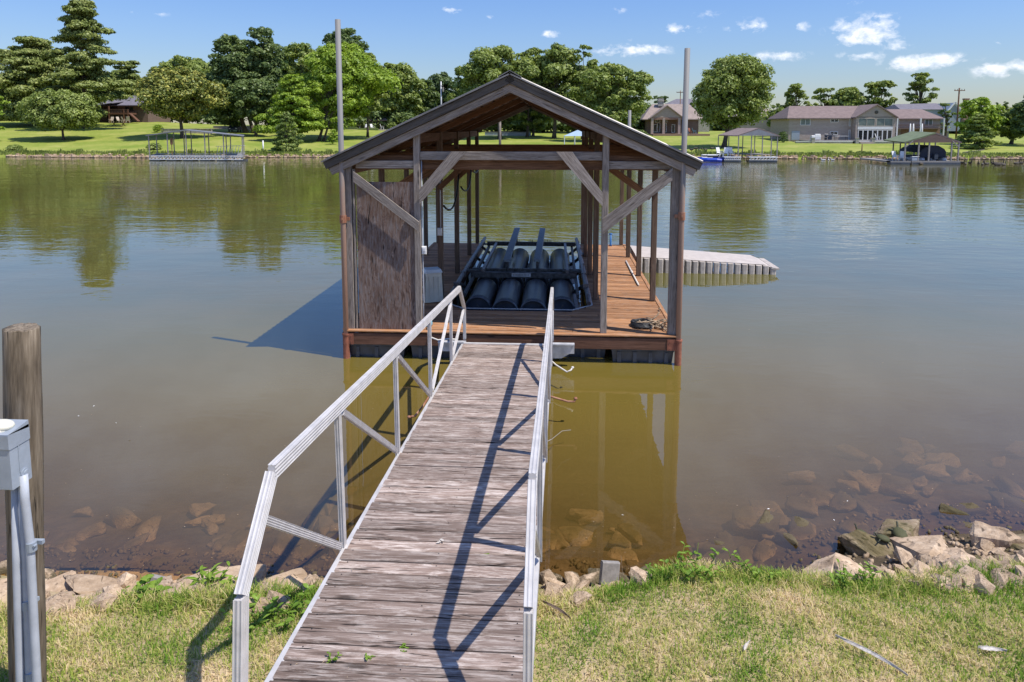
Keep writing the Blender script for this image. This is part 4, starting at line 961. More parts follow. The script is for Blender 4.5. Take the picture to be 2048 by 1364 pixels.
R1 = big_rock(1752, 1102, .06, (.62, .34, .30), 8, -28, 'dark mossy oblong rock in the water with a turtle at its left end', (0, 8), 'rock_moss')
R2 = big_rock(1808, 1084, .07, (.60, .42, .26), 21, 10, 'rock in the water topped by the biggest turtle, pale on its right side', (0, -4), 'rock_moss')
big_rock(1852, 1116, .12, (.42, .40, .34), 12, 15, 'blocky brown rock between the turtle rocks and the tall leaning rock', (0, 0))
big_rock(1986, 1092, .16, (.34, .30, .36), 45, 5, 'upright dark sided rock behind the heap on the right near the water')
big_rock(1992, 1120, .16, (.36, .26, .20), 52, 0, 'wedge shaped tan rock right of the tall leaning rock', (10, 10))
big_rock(2030, 1098, .15, (.46, .34, .22), 57, 20, 'long greenish slab at the right edge of the photo above the water', (0, 12), 'rock_moss')
big_rock(1908, 1033, -.045, (.22, .11, .12), 61, -25, 'wet rock just breaking the water surface far right', (0, 14), 'rock_moss')
big_rock(30, 1206, .40, (.42, .40, .34), 71, 10, 'large pale rounded rock left of the grey conduits', (0, 0))
big_rock(195, 1182, .22, (.62, .34, .18), 75, 12, 'long flat tan slab with a dark wet end right of the wooden post', (0, 10))
big_rock(112, 1178, .22, (.46, .26, .16), 77, 12, 'flat tan slab sticking out behind the wooden post', (0, -6))
big_rock(247, 1182, .18, (.18, .16, .30), 79, 0, 'small pointed brown rock on the left bank', (0, 0), flat=.3)
big_rock(442, 1184, .28, (.62, .36, .26), 83, 20, 'broad pale tan rock behind the left railing bend', (8, -8))
big_rock(568, 1168, .20, (.42, .28, .20), 87, 8, 'tan rock under the left railing crossed by its shadow', (0, 6))
big_rock(590, 1205, .33, (.44, .36, .24), 91, -20, 'tan rock against the gangway edge behind the leafy weeds', (10, 6))
# the smaller stones, part of the bank
cells = [(95, 1158), (20, 1140), (150, 1208), (120, 1224), (205, 1212), (232, 1200), (70, 1200), (320, 1186), (355, 1192), (392, 1196), (290, 1194), (545, 1190), (560, 1212), (610, 1180), (530, 1222), (500, 1188), (640, 1165),
         (1098, 1168), (1110, 1180), (1122, 1160), (1133, 1186), (1146, 1162), (1160, 1182), (1160, 1202), (1178, 1168), (1190, 1156), (1205, 1165), (1226, 1176), (1244, 1160), (1288, 1166), (1296, 1150), (1104, 1195), (1140, 1172), (1270, 1162),
         (1728, 1158), (1745, 1166), (1768, 1160), (1790, 1168), (1800, 1150), (1822, 1172), (1838, 1142), (1855, 1160), (1872, 1148), (1876, 1172), (1896, 1160), (1905, 1176), (1920, 1158), (1945, 1166), (1962, 1150), (1980, 1140), (2000, 1150), (2020, 1146), (2040, 1140), (2030, 1128), (2010, 1120), (2044, 1118), (1990, 1170), (1955, 1180), (2015, 1168), (1858, 1130), (1880, 1132), (1700, 1166), (1815, 1128), (1968, 1100), (2045, 1160), (1930, 1176)]
random.seed(12)
for (px, py) in cells:
    p = hit_near(px, py); s = random.uniform(.20, .34)
    if 1100 < px < 1300: s *= .85
    put('stone', stone_pool[random.randrange(12)], p.x, p.y, p.z+.02, (s, s*random.uniform(.7, 1.1), s*random.uniform(.8, 1.25)), random.uniform(0, 6.28), bank, (random.uniform(-.35, .35), random.uniform(-.35, .35)))
def scatter(n, x0, x1, f0, f1, smin, smax, parent, sink=.3, seed=1, name='stone'):
    r_ = random.Random(seed)
    for i in range(n):
        x = r_.uniform(x0, x1); ye = float(lerp_tab(x, GE)); ys = float(lerp_tab(x, GS))
        y = ye+(ys-ye)*r_.uniform(f0, f1); z = float(gz_near(x, y)); s = r_.uniform(smin, smax)
        if parent is bed: y = max(y, 6.0); z = min(z, -.05-s*.30)
        if 2.7 < x < 4.1 and parent is bank and f1 > .8 and y > ye+.45*(ys-ye): continue
        put(name, soft_pool[r_.randrange(10)] if parent is bed else stone_pool[r_.randrange(12)], x, y, z+s*.25*(1-2*sink), (s, s*r_.uniform(.6, 1.), s*r_.uniform(.6, 1.1)), r_.uniform(0, 6.28), parent, (r_.uniform(-.3, .3), r_.uniform(-.3, .3)))
scatter(46, -5.2, -.1, .25, .95, .12, .26, bank, .35, 3)
scatter(14, .1, 1.0, .2, .95, .12, .22, bank, .35, 4)
scatter(44, 2.3, 6.2, .1, .85, .12, .24, bank, .3, 5)
scatter(12, 1.0, 2.3, .75, .98, .12, .2, bank, .4, 6)
scatter(60, -5.6, .2, 1.0, 2.3, .25, .52, bed, .25, 7)
scatter(36, .2, 2.6, 1.0, 2.6, .25, .5, bed, .25, 8)
scatter(84, 1.6, 8.0, 1.0, 2.9, .26, .52, bed, .12, 9)
# fine gravel and silt line between the stones, and scum specks on the water
r_ = np.random.default_rng(44); V = []; Q = []
cube = np.array([(a, b, c) for a in (-1, 1) for b in (-1, 1) for c in (-1, 1)], float); cq = np.array([(0, 1, 3, 2), (4, 6, 7, 5), (0, 4, 5, 1), (2, 3, 7, 6), (0, 2, 6, 4), (1, 5, 7, 3)])
for i in range(3600):
    x = r_.uniform(-6, 7); ye = float(lerp_tab(x, GE)); ys = float(lerp_tab(x, GS)); y = ye+(ys-ye)*r_.uniform(.15, 1.5); s_ = r_.uniform(.008, .034)
    if gl(y) < x < gr(y) and y < ye: continue
    a = r_.normal(0, 1, (3, 3)); q_, _ = np.linalg.qr(a); c = cube*s_*r_.uniform(.55, 1, (8, 3))*np.array([1, .8, .55]); c = c@q_.T+np.array([x, y, float(gz_near(x, y))+s_*.25])
    Q.append(cq+8*len(V)); V.append(c)
tag(link('gravel', npmesh('gravel', np.concatenate(V), np.concatenate(Q)), M['rock']), 'fine gravel and small broken stones between the rocks of the near bank', 'gravel', kind='stuff')
V = []
for i in range(260):
    x = r_.uniform(-9, 9); ys = float(lerp_tab(x, GS)); y = ys+abs(r_.normal(0, 1.0))+(r_.uniform(0, 7) if i % 3 == 0 else .15); s_ = r_.uniform(.002, .006); a = r_.uniform(0, 6.28); c, n_ = math.cos(a)*s_, math.sin(a)*s_
    V += [(x-c*1.6, y-n_*1.6, .003), (x+n_, y-c, .004), (x+c*1.6, y+n_*1.6, .003), (x-n_, y+c, .005)]
tag(link('floating_debris', npmesh('floating_debris', V, np.arange(len(V)).reshape(-1, 4)), M['straw_mat']), 'tiny specks of pollen and plant bits floating on the near water', 'debris', kind='stuff')
# broken concrete block pieces with a core hole
for (px, py, z, rz, lab) in ((1219, 1146, .2, 20, 'broken grey concrete block piece with a round hole on the stones right of the gangway'), (315, 1176, .12, 5, 'grey concrete block piece with holes half sunk on the left bank')):
    p = atZ(px, py, z); m_ = MB(); m_.box((0, 0, 0), (.17, .055, .20), bev=.01); m_.tube([(0, -.0285, .04), (0, -.0275, .04)], .022, 12); me = m_.mesh('concrete_block')
    tag(link('concrete_block', me, M['concrete'], None, Matrix.Translation(p) @ Matrix.Rotation(R(rz), 4, 'Z') @ Matrix.Rotation(R(-15), 4, 'X') @ Matrix.Rotation(R(12), 4, 'Y')), lab, 'concrete block')

# ------------------------------------------------------------------ turtles
def ground_top(x, y):
    """height of the rocks under a point"""
    dg = bpy.context.evaluated_depsgraph_get(); h, loc, *_ = scn.ray_cast(dg, Vector((x, y, 2)), Vector((0, 0, -1)))
    return loc.z if h else 0
bpy.context.view_layer.update()
def turtle(px, py, z, s, rz, lab, headup=.3):
    p = atZ(px, py, z); zt = min(max(ground_top(p.x, p.y), .05), .4)
    for _ in range(3):
        p = atZ(px, py, zt); zt = min(max(ground_top(p.x, p.y), .03), .45)
    root = empty('turtle', (p.x, p.y, zt), lab, 'turtle', 'turtles basking on the rocks')
    mw = Matrix.Translation((p.x, p.y, zt)) @ Matrix.Rotation(R(rz), 4, 'Z') @ Matrix.Rotation(-.18, 4, 'Y') @ Matrix.Scale(s, 4)
    m_ = MB(); nu, nv = 18, 7; vs = []; fs = []
    for j in range(nv+1):
        f = j/nv
        for i in range(nu):
            a = 2*PI*i/nu; r0 = math.cos(f*PI/2)**.75 if f < 1 else 0
            vs.append((1.0*r0*math.cos(a)*(1+.06*math.cos(a)), .78*r0*math.sin(a), .22+.46*math.sin(f*PI/2)+(.02*math.sin(i*PI) if j else 0)))
    for j in range(nv):
        for i in range(nu): fs.append((j*nu+i, j*nu+(i+1) % nu, (j+1)*nu+(i+1) % nu, (j+1)*nu+i))
    vs += [(.95*math.cos(2*PI*i/nu), .72*math.sin(2*PI*i/nu), .12) for i in range(nu)]; b0 = (nv+1)*nu
    for i in range(nu): fs.append((b0+i, b0+(i+1) % nu, (i+1) % nu, i))
    fs.append(tuple(b0+i for i in range(nu))[::-1])
    m_.add(vs, fs); me = m_.mesh('shell', True); link('shell', me, M['turtle_shell'], root, mw)
    # body: neck, head, legs, tail as one surface
    sk = MB(); sk.tube([(.6, 0, .22), (.95, 0, .30), (1.18, 0, .34+headup*.5), (1.30, 0, .36+headup)], [.16, .13, .11, .12], 8); sk.ell((1.40, 0, .40+headup), (.19, .12, .11), 10, 7)
    for sx, sy in ((.62, .62), (.62, -.62), (-.62, .6), (-.62, -.6)):
        sk.tube([(sx*.8, sy*.6, .2), (sx*1.15, sy*1.25, .12), (sx*1.35, sy*1.55, .02)], [.15, .11, .09], 7); sk.ell((sx*1.42, sy*1.62, .02), (.14, .10, .04), 7, 4)
    sk.tube([(-.9, 0, .15), (-1.15, .02, .1), (-1.3, .05, .05)], [.07, .04, .01], 6)
    me = sk.mesh('body', True); link('body', me, M['turtle_skin'], root, mw)
turtle(1724, 1072, .3, .070, 118, 'turtle stretching its head up on the left end of the mossy rock', .5)
turtle(1766, 1086, .2, .062, 165, 'small turtle between the two mossy rocks')
turtle(1800, 1066, .3, .085, 80, 'biggest turtle sitting on top of the far rock in the water')

# ------------------------------------------------------------------ feathers, twigs, floating petals
def feather(px, py, L, w_, rz, mt, lab, curl=.1):
    p = hit_near(px, py); z0 = p.z+.05; m_ = MB(); n = 12; vs = []; fs = []
    for i in range(n+1):
        f = i/n; x = (f-.5)*L; ww = w_*(math.sin(min(1, f*1.15+.02)*PI)**.6 if f > .12 else .08)*(1 if i % 3 else .8); cz = curl*L*(f-.5)**2*4*.25; cy = .12*L*math.sin(f*PI*.9)
        vs += [(x, cy-ww/2, cz), (x, cy, cz+.012), (x, cy+ww/2, cz+.003)]
    for i in range(n):
        for j in range(2): fs.append((i*3+j, i*3+j+1, i*3+j+4, i*3+j+3))
    m_.add(vs, fs); m_.tube([((i/n-.5)*L, .12*L*math.sin(i/n*PI*.9), curl*L*(i/n-.5)**2+.013) for i in range(n+1)], .002, 5)
    me = m_.mesh('feather'); o = link('feather', me, M[mt], None, Matrix.Translation((p.x, p.y, z0)) @ Matrix.Rotation(R(rz), 4, 'Z'))
    tag(o, lab, 'feather', 'feathers on the grass')
feather(1738, 1330, .44, .034, -48, 'feather', 'longest feather, brown and white, lying on the grass at the lower right')
feather(1984, 1316, .17, .040, -10, 'feather', 'fluffy white feather on the grass at the far right')
feather(1494, 1308, .10, .022, 50, 'feather', 'small pale feather on the grass at the bottom middle')
feather(1112, 1236, .26, .026, -42, 'feather_brown', 'brown feather on the grass beside the right railing')
for i, (px, py, c) in enumerate(((157, 832, 1), (188, 812, 1), (232, 846, 1), (259, 880, 0), (570, 892, 0), (1537, 1018, 1), (1668, 1040, 1), (1245, 1030, 1), (1695, 1002, 1))):
    p = atZ(px, py, .004); m_ = MB(); a = i*1.3; s = .016
    m_.add([(p.x-s*math.cos(a), p.y-s*math.sin(a), .004), (p.x+.4*s*math.sin(a), p.y-.4*s*math.cos(a), .007), (p.x+s*math.cos(a), p.y+s*math.sin(a), .005), (p.x-.4*s*math.sin(a), p.y+.4*s*math.cos(a), .010)], [(0, 1, 2, 3)])
    tag(m_.build('petal', M['white' if c else 'straw_mat']), ['small white petal on the water, lower of the two nearest the wooden post', 'small white petal on the water, uppermost of the group near the wooden post', 'white petal floating just right of the two nearest the wooden post', 'yellowish petal floating lowest of the group right of the wooden post', 'yellowish leaf bit on the water beside the left railing', 'white speck floating above the submerged stones right of the boathouse reflection', 'white speck floating left of the mossy turtle rock', 'tiny speck on the water inside the brown reflection', 'white speck floating above and left of the turtles'][i], 'petal', 'petals floating on the water')

# ------------------------------------------------------------------ plants
def leaf_vs(m_, base, d, up, L, w_, droop=.3, seg=3):
    d = Vector(d).normalized(); s = d.cross(Vector(up)).normalized(); vs = []
    for i in range(seg+1):
        f = i/seg; p = Vector(base)+d*(L*f)+Vector((0, 0, -droop*L*f*f)); ww = w_*math.sin(PI*min(.97, f*.9+.08))
        vs += [p-s*ww/2, p+Vector((0, 0, -.12*w_)), p+s*ww/2]
    fs = []
    for i in range(seg):
        for j in range(2): fs.append((i*3+j, i*3+j+1, i*3+j+4, i*3+j+3))
    m_.add(vs, fs)
def weed(px, py, h, n, Lf, wf, lab, seed, mt='weed', spread=.12, z=None):
    r_ = random.Random(seed); p = hit_near(px, py) if z is None else atZ(px, py, z)
    root = empty('weed', p, lab, 'weed', 'weeds on the bank and gangway')
    st = MB(); lf_ = MB()
    for i in range(n):
        a = r_.uniform(0, 2*PI); b = Vector(p)+Vector((r_.uniform(-spread, spread)*.5, r_.uniform(-spread, spread)*.3, -.02)); t = b+Vector((math.cos(a)*spread*.6, math.sin(a)*spread*.4, h*r_.uniform(.6, 1)))
        st.tube([b, b.lerp(t, .5)+Vector((0, 0, .01)), t], [.004, .003, .002], 5)
        for k in range(r_.randint(4, 7)):
            q = b.lerp(t, r_.uniform(.35, 1)); a2 = r_.uniform(0, 2*PI)
            leaf_vs(lf_, q, (math.cos(a2), math.sin(a2), r_.uniform(.2, .9)), (0, 0, 1), Lf*r_.uniform(.6, 1.1), wf*r_.uniform(.7, 1.1), .35)
    st.build('stem', M['weed'], root); lf_.build('leaves', M[mt], root)
weed(1388, 1158, .26, 14, .07, .028, 'tall bright leafy weeds at the grass edge below the brown reflection', 1, spread=.28)
weed(1492, 1156, .20, 7, .07, .024, 'narrow leafy weeds at the grass edge between the tall weeds and the flat slab', 2, spread=.2)
weed(1688, 1178, .20, 8, .06, .025, 'bright weeds growing over the foot of the flat pale slab', 3, spread=.16)
weed(1742, 1176, .24, 7, .06, .022, 'upright weed among the stones just right of the flat slab', 4, spread=.10)
weed(1312, 1160, .13, 7, .05, .02, 'low weeds by the stones at the right foot of the brown reflection', 5, spread=.14)
weed(300, 1196, .22, 7, .10, .06, 'broad round leaved weed on the left bank', 6, spread=.18)
weed(262, 1202, .12, 6, .07, .035, 'low leafy weed beside the small pointed rock', 7, spread=.14)
weed(402, 1188, .26, 4, .14, .03, 'tall weed with a long upright blade on the left bank', 8, spread=.12)
weed(440, 1186, .24, 10, .11, .035, 'pointed leaved weed over the broad pale rock by the left railing', 9, spread=.26)
weed(540, 1240, .18, 8, .075, .035, 'dense dark leafy weeds between the left railing and the gangway', 10, 'weed', .32)
weed(592, 1235, .16, 7, .07, .03, 'leafy weeds hanging over the gangway edge by the tan rock', 11, spread=.22)
weed(480, 1250, .12, 6, .08, .03, 'grassy weeds around the left railing upright', 12, spread=.3)
weed(100, 1226, .10, 8, .05, .02, 'low weeds at the foot of the wooden post', 13, spread=.25)
weed(662, 1320, .05, 4, .03, .014, 'small sprout growing from a gap in the planks near the left edge of the gangway', 14, z=.955, spread=.07)
weed(742, 1318, .035, 4, .028, .012, 'small sprout in the plank gap right of the other sprout', 15, z=.955, spread=.07)
weed(976, 1113, .035, 3, .04, .022, 'tiny green weed between planks near the shadow of the right railing', 16, z=.86, spread=.04)
weed(808, 1298, .03, 3, .03, .012, 'tiny grass tuft in a plank gap left of the railing shadow', 17, z=.95, spread=.08)
# a long dead reed sticking out of the stones
m_ = MB(); p = hit_near(1243, 1172); m_.tube([p, (p.x+.005, p.y, p.z+.15), (p.x-.01, p.y, p.z+.30)], [.004, .003, .002], 5); tag(m_.build('dry_reed', M['straw_mat']), 'thin dry reed standing up among the stones by the concrete block', 'reed')
# leaf litter on the planks
rr = np.random.default_rng(5); V = []; Q = []
for i in range(130):
    yy = 3.6+rr.uniform(0, 1)**1.3*7; xx = gl(yy)+.06+rr.uniform(0, 1.42); z = gz(yy)+.004; a = rr.uniform(0, 6.28); s = rr.uniform(.006, .016); t = s*.22
    c, n_ = math.cos(a), math.sin(a); b0 = len(V)
    V += [(xx-s*c, yy-s*n_, z), (xx+t*n_, yy-t*c, z+.003), (xx+s*c, yy+s*n_, z+.002), (xx-t*n_, yy+t*c, z+.004)]; Q.append((b0, b0+1, b0+2, b0+3))
o = link('leaf_litter', npmesh('leaf_litter', V, Q), M['straw_mat']); tag(o, 'dry grass clippings and bits of leaf scattered on the planks', 'leaf litter', kind='stuff')
m_ = MB(); p = atZ(882, 1087, .872)
for k in range(3): leaf_vs(m_, (p.x+.03*k-.04, p.y+.008*k, .875+.005*k), (math.cos(.5+k), math.sin(.5+k), .1), (0, 0, 1), .05, .025, .1)
tag(m_.build('dry_leaf', M['feather']), 'pale curled dry leaf lying on the middle of the gangway planks', 'leaf')

# ------------------------------------------------------------------ grass on the near bank: real blades
def grass(n, x0, x1, y0, y1, seed, name, Lm=.054, edge=False):
    r_ = np.random.default_rng(seed)
    x = r_.uniform(x0, x1, n); y = r_.uniform(y0, y1, n)
    ye = lerp_tab(x, GE)
    if edge: y = ye + r_.normal(-.10, .10, n)
    y_lim = ye + .06 + .10*np.sin(x*7)+.06*np.sin(x*17)
    on = (y < y_lim) & ~((x > gl(y)+.02) & (x < gr(y)-.02) & (y > 3.02))
    x = x[on]; y = y[on]; n = len(x); z = gz_near(x, y)
    patch = .5+.5*np.sin(x*2.1+1.3*np.sin(y*2.7))*np.cos(y*3.1+x*.7)
    L = Lm*(.55+.6*r_.random(n))*(.65+.6*patch)*(1.5 if edge else 1)
    a = r_.uniform(0, 2*PI, n); lean = r_.uniform(.25, 1.5, n); w_ = r_.uniform(.0022, .0045, n)
    dx, dy = np.cos(a), np.sin(a); px_, py_ = -dy*w_, dx*w_
    V = np.zeros((n, 6, 3)); 
    for k, f in enumerate((0, .55, 1.)):
        hx = np.sin(lean*f)*L*f*.9; hz = np.cos(lean*f*.8)*L*f
        ww = (1, .75, .12)[k]
        V[:, 2*k, 0] = x+dx*hx-px_*ww; V[:, 2*k, 1] = y+dy*hx-py_*ww; V[:, 2*k, 2] = z+hz-.004
        V[:, 2*k+1, 0] = x+dx*hx+px_*ww; V[:, 2*k+1, 1] = y+dy*hx+py_*ww; V[:, 2*k+1, 2] = z+hz-.004
    i = np.arange(n)[:, None]*6; Q = np.concatenate([i+[0, 1, 3, 2], i+[2, 3, 5, 4]], 1).reshape(-1, 4)
    o = link(name, npmesh(name, V.reshape(-1, 3), Q), M['grass']); tag(o, 'green and straw coloured grass growing on the near bank', 'grass', kind='stuff'); return o
grass(200000, -5.5, 7.5, 2.6, 5.7, 1, 'grass')
grass(26000, -6, 8, 4, 6, 2, 'edge_grass', .075, True)
grass(26000, -14, -5.4, 0, 5, 3, 'grass_beyond', .07); grass(26000, 7.4, 15, 0, 6, 4, 'grass_beyond', .07)
grass(60000, -6, 7.5, -1, 2.7, 5, 'grass_behind', .07)
#@@PART4
# ================================================================== the far shore
def far_pt(px, Y):
    """ground point on the far shore seen in column px at distance Y"""
    d = ray(px, 260); x = d.x/d.y*Y; return Vector((x, Y, float(gz_far(x, Y))))
def top_z(px, py, Y): return atY(px, py, Y).z

# ---- trees
def cards(centers, radii, dens, size, seed, flat=1.0, up=.3, hollow=.55):
    """leaf clumps spread through ellipsoidal lobes: small folded diamonds"""
    r_ = np.random.default_rng(seed); Vs = []
    sub = []
    for c, rad in zip(centers, radii):
        rad = np.array(rad, float)
        if flat < 1 or rad.max() < .35: sub.append((np.array(c), rad)); continue
        m = 8; d = r_.normal(0, 1, (m, 3)); d /= np.linalg.norm(d, axis=1)[:, None]; d[:, 2] = np.abs(d[:, 2])*.9-.25
        for q in range(m): sub.append((np.array(c)+d[q]*rad*.72, rad*r_.uniform(.36, .60)))
        sub.append((np.array(c), rad*.55))
    for c, rad in sub:
        area = 4*math.pi*((rad[0]*rad[1])**1.6/3+2*(rad[0]*rad[2])**1.6/3)**(1/1.6)
        n = max(6, int(area*dens))
        d = r_.normal(0, 1, (n, 3)); d /= np.linalg.norm(d, axis=1)[:, None]
        d[:, 2] = np.where((d[:, 2] < -.3) & (r_.random(n) < .55), -d[:, 2], d[:, 2])
        rr_ = hollow+(1.08-hollow)*r_.random(n)**.6
        p = np.array(c)+d*rad*rr_[:, None]
        nr = d*1.0+r_.normal(0, .42, (n, 3)); nr[:, 2] += up; nr /= np.linalg.norm(nr, axis=1)[:, None]
        a = np.cross(nr, r_.normal(0, 1, (n, 3))); a /= np.linalg.norm(a, axis=1)[:, None]; b = np.cross(nr, a)
        s = size*(.55+.8*r_.random(n))[:, None]
        Vs.append(np.stack([p-a*s, p-b*s*.62+nr*s*.12, p+a*s, p+b*s*.62+nr*s*.12], 1))
    V = np.concatenate(Vs); n = len(V); return V.reshape(-1, 3), np.arange(n*4).reshape(-1, 4)
def tree(px, Y, top, cl, cr, cb, kind, lab, seed, group='trees on the far shore', trunk_r=.35, mt=None, name=None, nl=34, size=.30, dens=5.2, droop=0., base=None, skew=0., split=False):
    """px trunk column, top/cb crown top and bottom rows, cl..cr crown columns, all at distance Y"""
    g0 = far_pt(px, Y); r_ = random.Random(seed)
    zt = top_z(px, top, Y); zb = max(top_z(px, cb, Y), g0.z+.1)
    x0 = atY(cl, 200, Y).x; x1 = atY(cr, 200, Y).x; cx_ = (x0+x1)/2; rx = (x1-x0)/2*1.0; H_ = zt-g0.z
    root = empty(name or 'tree', g0, lab, 'tree', group)
    cz = (zt+zb)/2; rz = (zt-zb)/2; ry = rx*.8
    tips = []; cs = []; rs = []
    if kind == 'round':
        for i in range(nl):
            th = math.acos(1-2*(i+.5)/nl); ph = i*2.39996+seed
            k = r_.choice((.5, .62, .7, .76, .84))
            lr = rx*r_.choice((.17, .22, .28, .36, .42))*r_.uniform(.9, 1.1)
            dx, dy, dz = math.sin(th)*math.cos(ph), math.sin(th)*math.sin(ph), math.cos(th)
            # crowns are wider below the middle
            wz = 1-.10*max(0, dz)
            c = (cx_+dx*k*rx*wz, Y+dy*k*ry*wz, cz+dz*(rz-lr*.75)*r_.uniform(.86, 1.02))
            cs.append(c); rs.append((lr, lr, lr*.78)); tips.append(c)
        for i in range(max(5, nl//5)):
            c = (cx_+r_.uniform(-.35, .35)*rx, Y+r_.uniform(-.3, .3)*ry, cz+r_.uniform(-.4, .4)*rz); cs.append(c); rs.append((rx*.34, rx*.34, rz*.3))
    elif kind == 'feather':
        for i in range(nl):
            f = (i+.5)/nl; z = zb+(zt-zb)*f; w_ = rx*(1-f)**.75*1.05+.08*rx; ph = i*2.4+seed; k = r_.uniform(.35, .85)
            lr = rx*r_.uniform(.22, .36)*(1-.5*f)
            c = (cx_+math.cos(ph)*w_*k, Y+math.sin(ph)*w_*k*.8, z); cs.append(c); rs.append((lr*1.2, lr*1.1, lr*.55)); tips.append(c)
    elif kind == 'pine':
        n = nl
        for i in range(n):
            f = min(.985, max(0, (i+.3)/n+r_.uniform(-.035, .02))); z = zb+(zt-zb)*f; w_ = rx*(1.02-f)**.62; ph = i*2.4+seed*1.7+r_.uniform(-.5, .5); k = r_.uniform(.4, 1.05)
            if r_.random() < .12: continue
            ex, ey = cx_+math.cos(ph)*w_*k, Y+math.sin(ph)*w_*k*.85
            tips.append((ex, ey, z))
            for q in (.45, .72, 1.0):
                lr = rx*r_.uniform(.13, .21)*(1.25-.5*f)
                cs.append((cx_+(ex-cx_)*q, Y+(ey-Y)*q, z+q*w_*.05*r_.uniform(-1, 1.2)-droop*q*q)); rs.append((lr*1.35, lr*1.2, lr*r_.uniform(.35, .75)))
    elif kind == 'loose':
        for i in range(nl):
            f = r_.random()**.8; ph = r_.uniform(0, 6.28); k = r_.uniform(.2, .92)
            lr = rx*r_.uniform(.14, .26); z = zb+(zt-zb)*f; w_ = rx*math.sin(PI*min(.95, .25+.65*f))**.6
            c = (cx_+math.cos(ph)*w_*k, Y+math.sin(ph)*w_*k*.8, min(z, zt-lr*.6)); cs.append(c); rs.append((lr, lr, lr*.7)); tips.append(c)
        # one lobe touches the top
        cs.append((cx_+rx*.1, Y, zt-rx*.18)); rs.append((rx*.25, rx*.25, rx*.18))
    elif kind == 'bush':
        for i in range(nl):
            th = math.acos(1-(i+.5)/nl); ph = i*2.39996; lr = rx*.36
            cs.append((cx_+math.sin(th)*math.cos(ph)*rx*.68, Y+math.sin(th)*math.sin(ph)*ry*.68, g0.z+lr*.4+math.cos(th)*(zt-g0.z-lr*1.1))); rs.append((lr, lr, lr*.8))
    V, Q = cards(cs, rs, dens, size, seed, up=.35, hollow=.5 if kind != 'pine' else .2)
    me = npmesh('crown', V, Q); me.transform(wmat(root).inverted()); link('crown', me, M[mt], root, wmat(root))
    # trunk and limbs
    m_ = MB(); hb = (zb+(zt-zb)*(.35 if kind in ('round', 'loose') else .9)) if kind != 'bush' else zb+.3*(zt-zb)
    tx_ = g0.x; 
    def tr(xo, r0):
        pts = []; n = 6
        for i in range(n+1):
            f = i/n; pts.append((tx_+xo+(cx_-tx_)*f*.8+math.sin(f*3+seed)*.15*f, Y+math.cos(f*4+seed)*.12*f, g0.z-.15+(hb-g0.z)*f))
        m_.tube(pts, [r0*(1.35 if i == 0 else 1-.55*i/n) for i in range(n+1)], 9)
    tr(0, trunk_r)
    if split: tr(trunk_r*3.2, trunk_r*.8)
    if kind != 'bush':
        st = tips if len(tips) < 20 else tips[::2]
        for tp in st:
            zz = max(g0.z+(hb-g0.z)*.45, min(hb, tp[2]-(1.2 if kind != 'pine' else .1)*rx*.3)); s = Vector((tx_+(cx_-tx_)*.5, Y, zz)); e = Vector(tp)
            m_.tube([s, s.lerp(e, .5)+Vector((0, 0, (e.z-s.z)*.12)), e], [trunk_r*.36, trunk_r*.22, trunk_r*.06], 5, caps=False)
    m_.build('trunk', M['bark'], root, smooth=True)
    return root
G = 'trees on the far shore'
tree(172, 132, -6, 82, 262, 190, 'pine', 'tallest pine with layered drooping branches at the upper left', 1, trunk_r=.42, mt='leaf_pine', name='pine_tree', nl=40, size=.26, dens=7.5, droop=1.0)
tree(70, 138, 76, -40, 185, 236, 'pine', 'broad pine left of the tallest pine, in front of the dark wood', 2, trunk_r=.4, mt='leaf_pine', name='pine_tree', nl=54, size=.26, dens=6.5, droop=.3)
tree(-20, 150, 84, -90, 50, 236, 'pine', 'pine cut by the left edge of the photo', 3, trunk_r=.4, mt='leaf_pine', name='pine_tree', nl=30, size=.28, dens=6)
tree(262, 158, 118, 205, 310, 215, 'pine', 'smaller pine standing behind the dark roofed house', 4, trunk_r=.3, mt='leaf_pine', name='pine_tree', nl=28, size=.28, dens=7)
tree(126, 112, 174, 44, 192, 272, 'round', 'low round spreading tree on the lawn below the tallest pine', 5, trunk_r=.22, mt='leaf_mid', nl=46, size=.2, dens=10)
tree(-22, 108, 170, -60, 14, 272, 'loose', 'light green tree leaning in at the left edge', 6, trunk_r=.15, mt='leaf_light', nl=22, size=.2, dens=9)
tree(364, 116, 124, 277, 436, 252, 'round', 'round magnolia with yellow tipped leaves left of the far dock', 7, trunk_r=.34, mt='leaf_magnolia', nl=50, size=.22, dens=9, name='magnolia_tree')
tree(372, 178, 106, 312, 432, 200, 'round', 'rounded green tree top showing behind the magnolia', 8, mt='leaf_mid', size=.36, dens=4)
tree(492, 132, 62, 412, 520, 262, 'round', 'tall dark tree left of the pair above the parked car', 9, trunk_r=.5, mt='leaf_dark', nl=52, size=.28, dens=7, split=True)
tree(514, 134, 48, 470, 572, 240, 'round', 'tallest dark broadleaf tree, right of the pair above the parked car', 10, trunk_r=.45, mt='leaf_dark', nl=44, size=.28, dens=7)
tree(512, 124, 150, 450, 565, 250, 'round', 'dark green lower crown in front of the tall dark pair', 43, trunk_r=.3, mt='leaf_dark', nl=30, size=.26, dens=7)
tree(604, 160, 80, 560, 650, 240, 'round', 'green tree between the tall dark tree and the yellow green one', 11, mt='leaf_mid', nl=34, size=.34, dens=5)
tree(690, 176, 50, 636, 744, 200, 'round', 'dark tree top rising behind the steel pole on the left', 12, mt='leaf_dark', nl=36, size=.36, dens=5)
tree(668, 128, 80, 600, 772, 252, 'round', 'big bright green tree behind the left steel pole', 13, trunk_r=.4, mt='leaf_light', nl=54, size=.27, dens=6)
tree(735, 134, 105, 690, 782, 235, 'loose', 'bright hanging branches on the right side of the big green tree', 44, trunk_r=.25, mt='leaf_mid', nl=34, size=.27, dens=8)
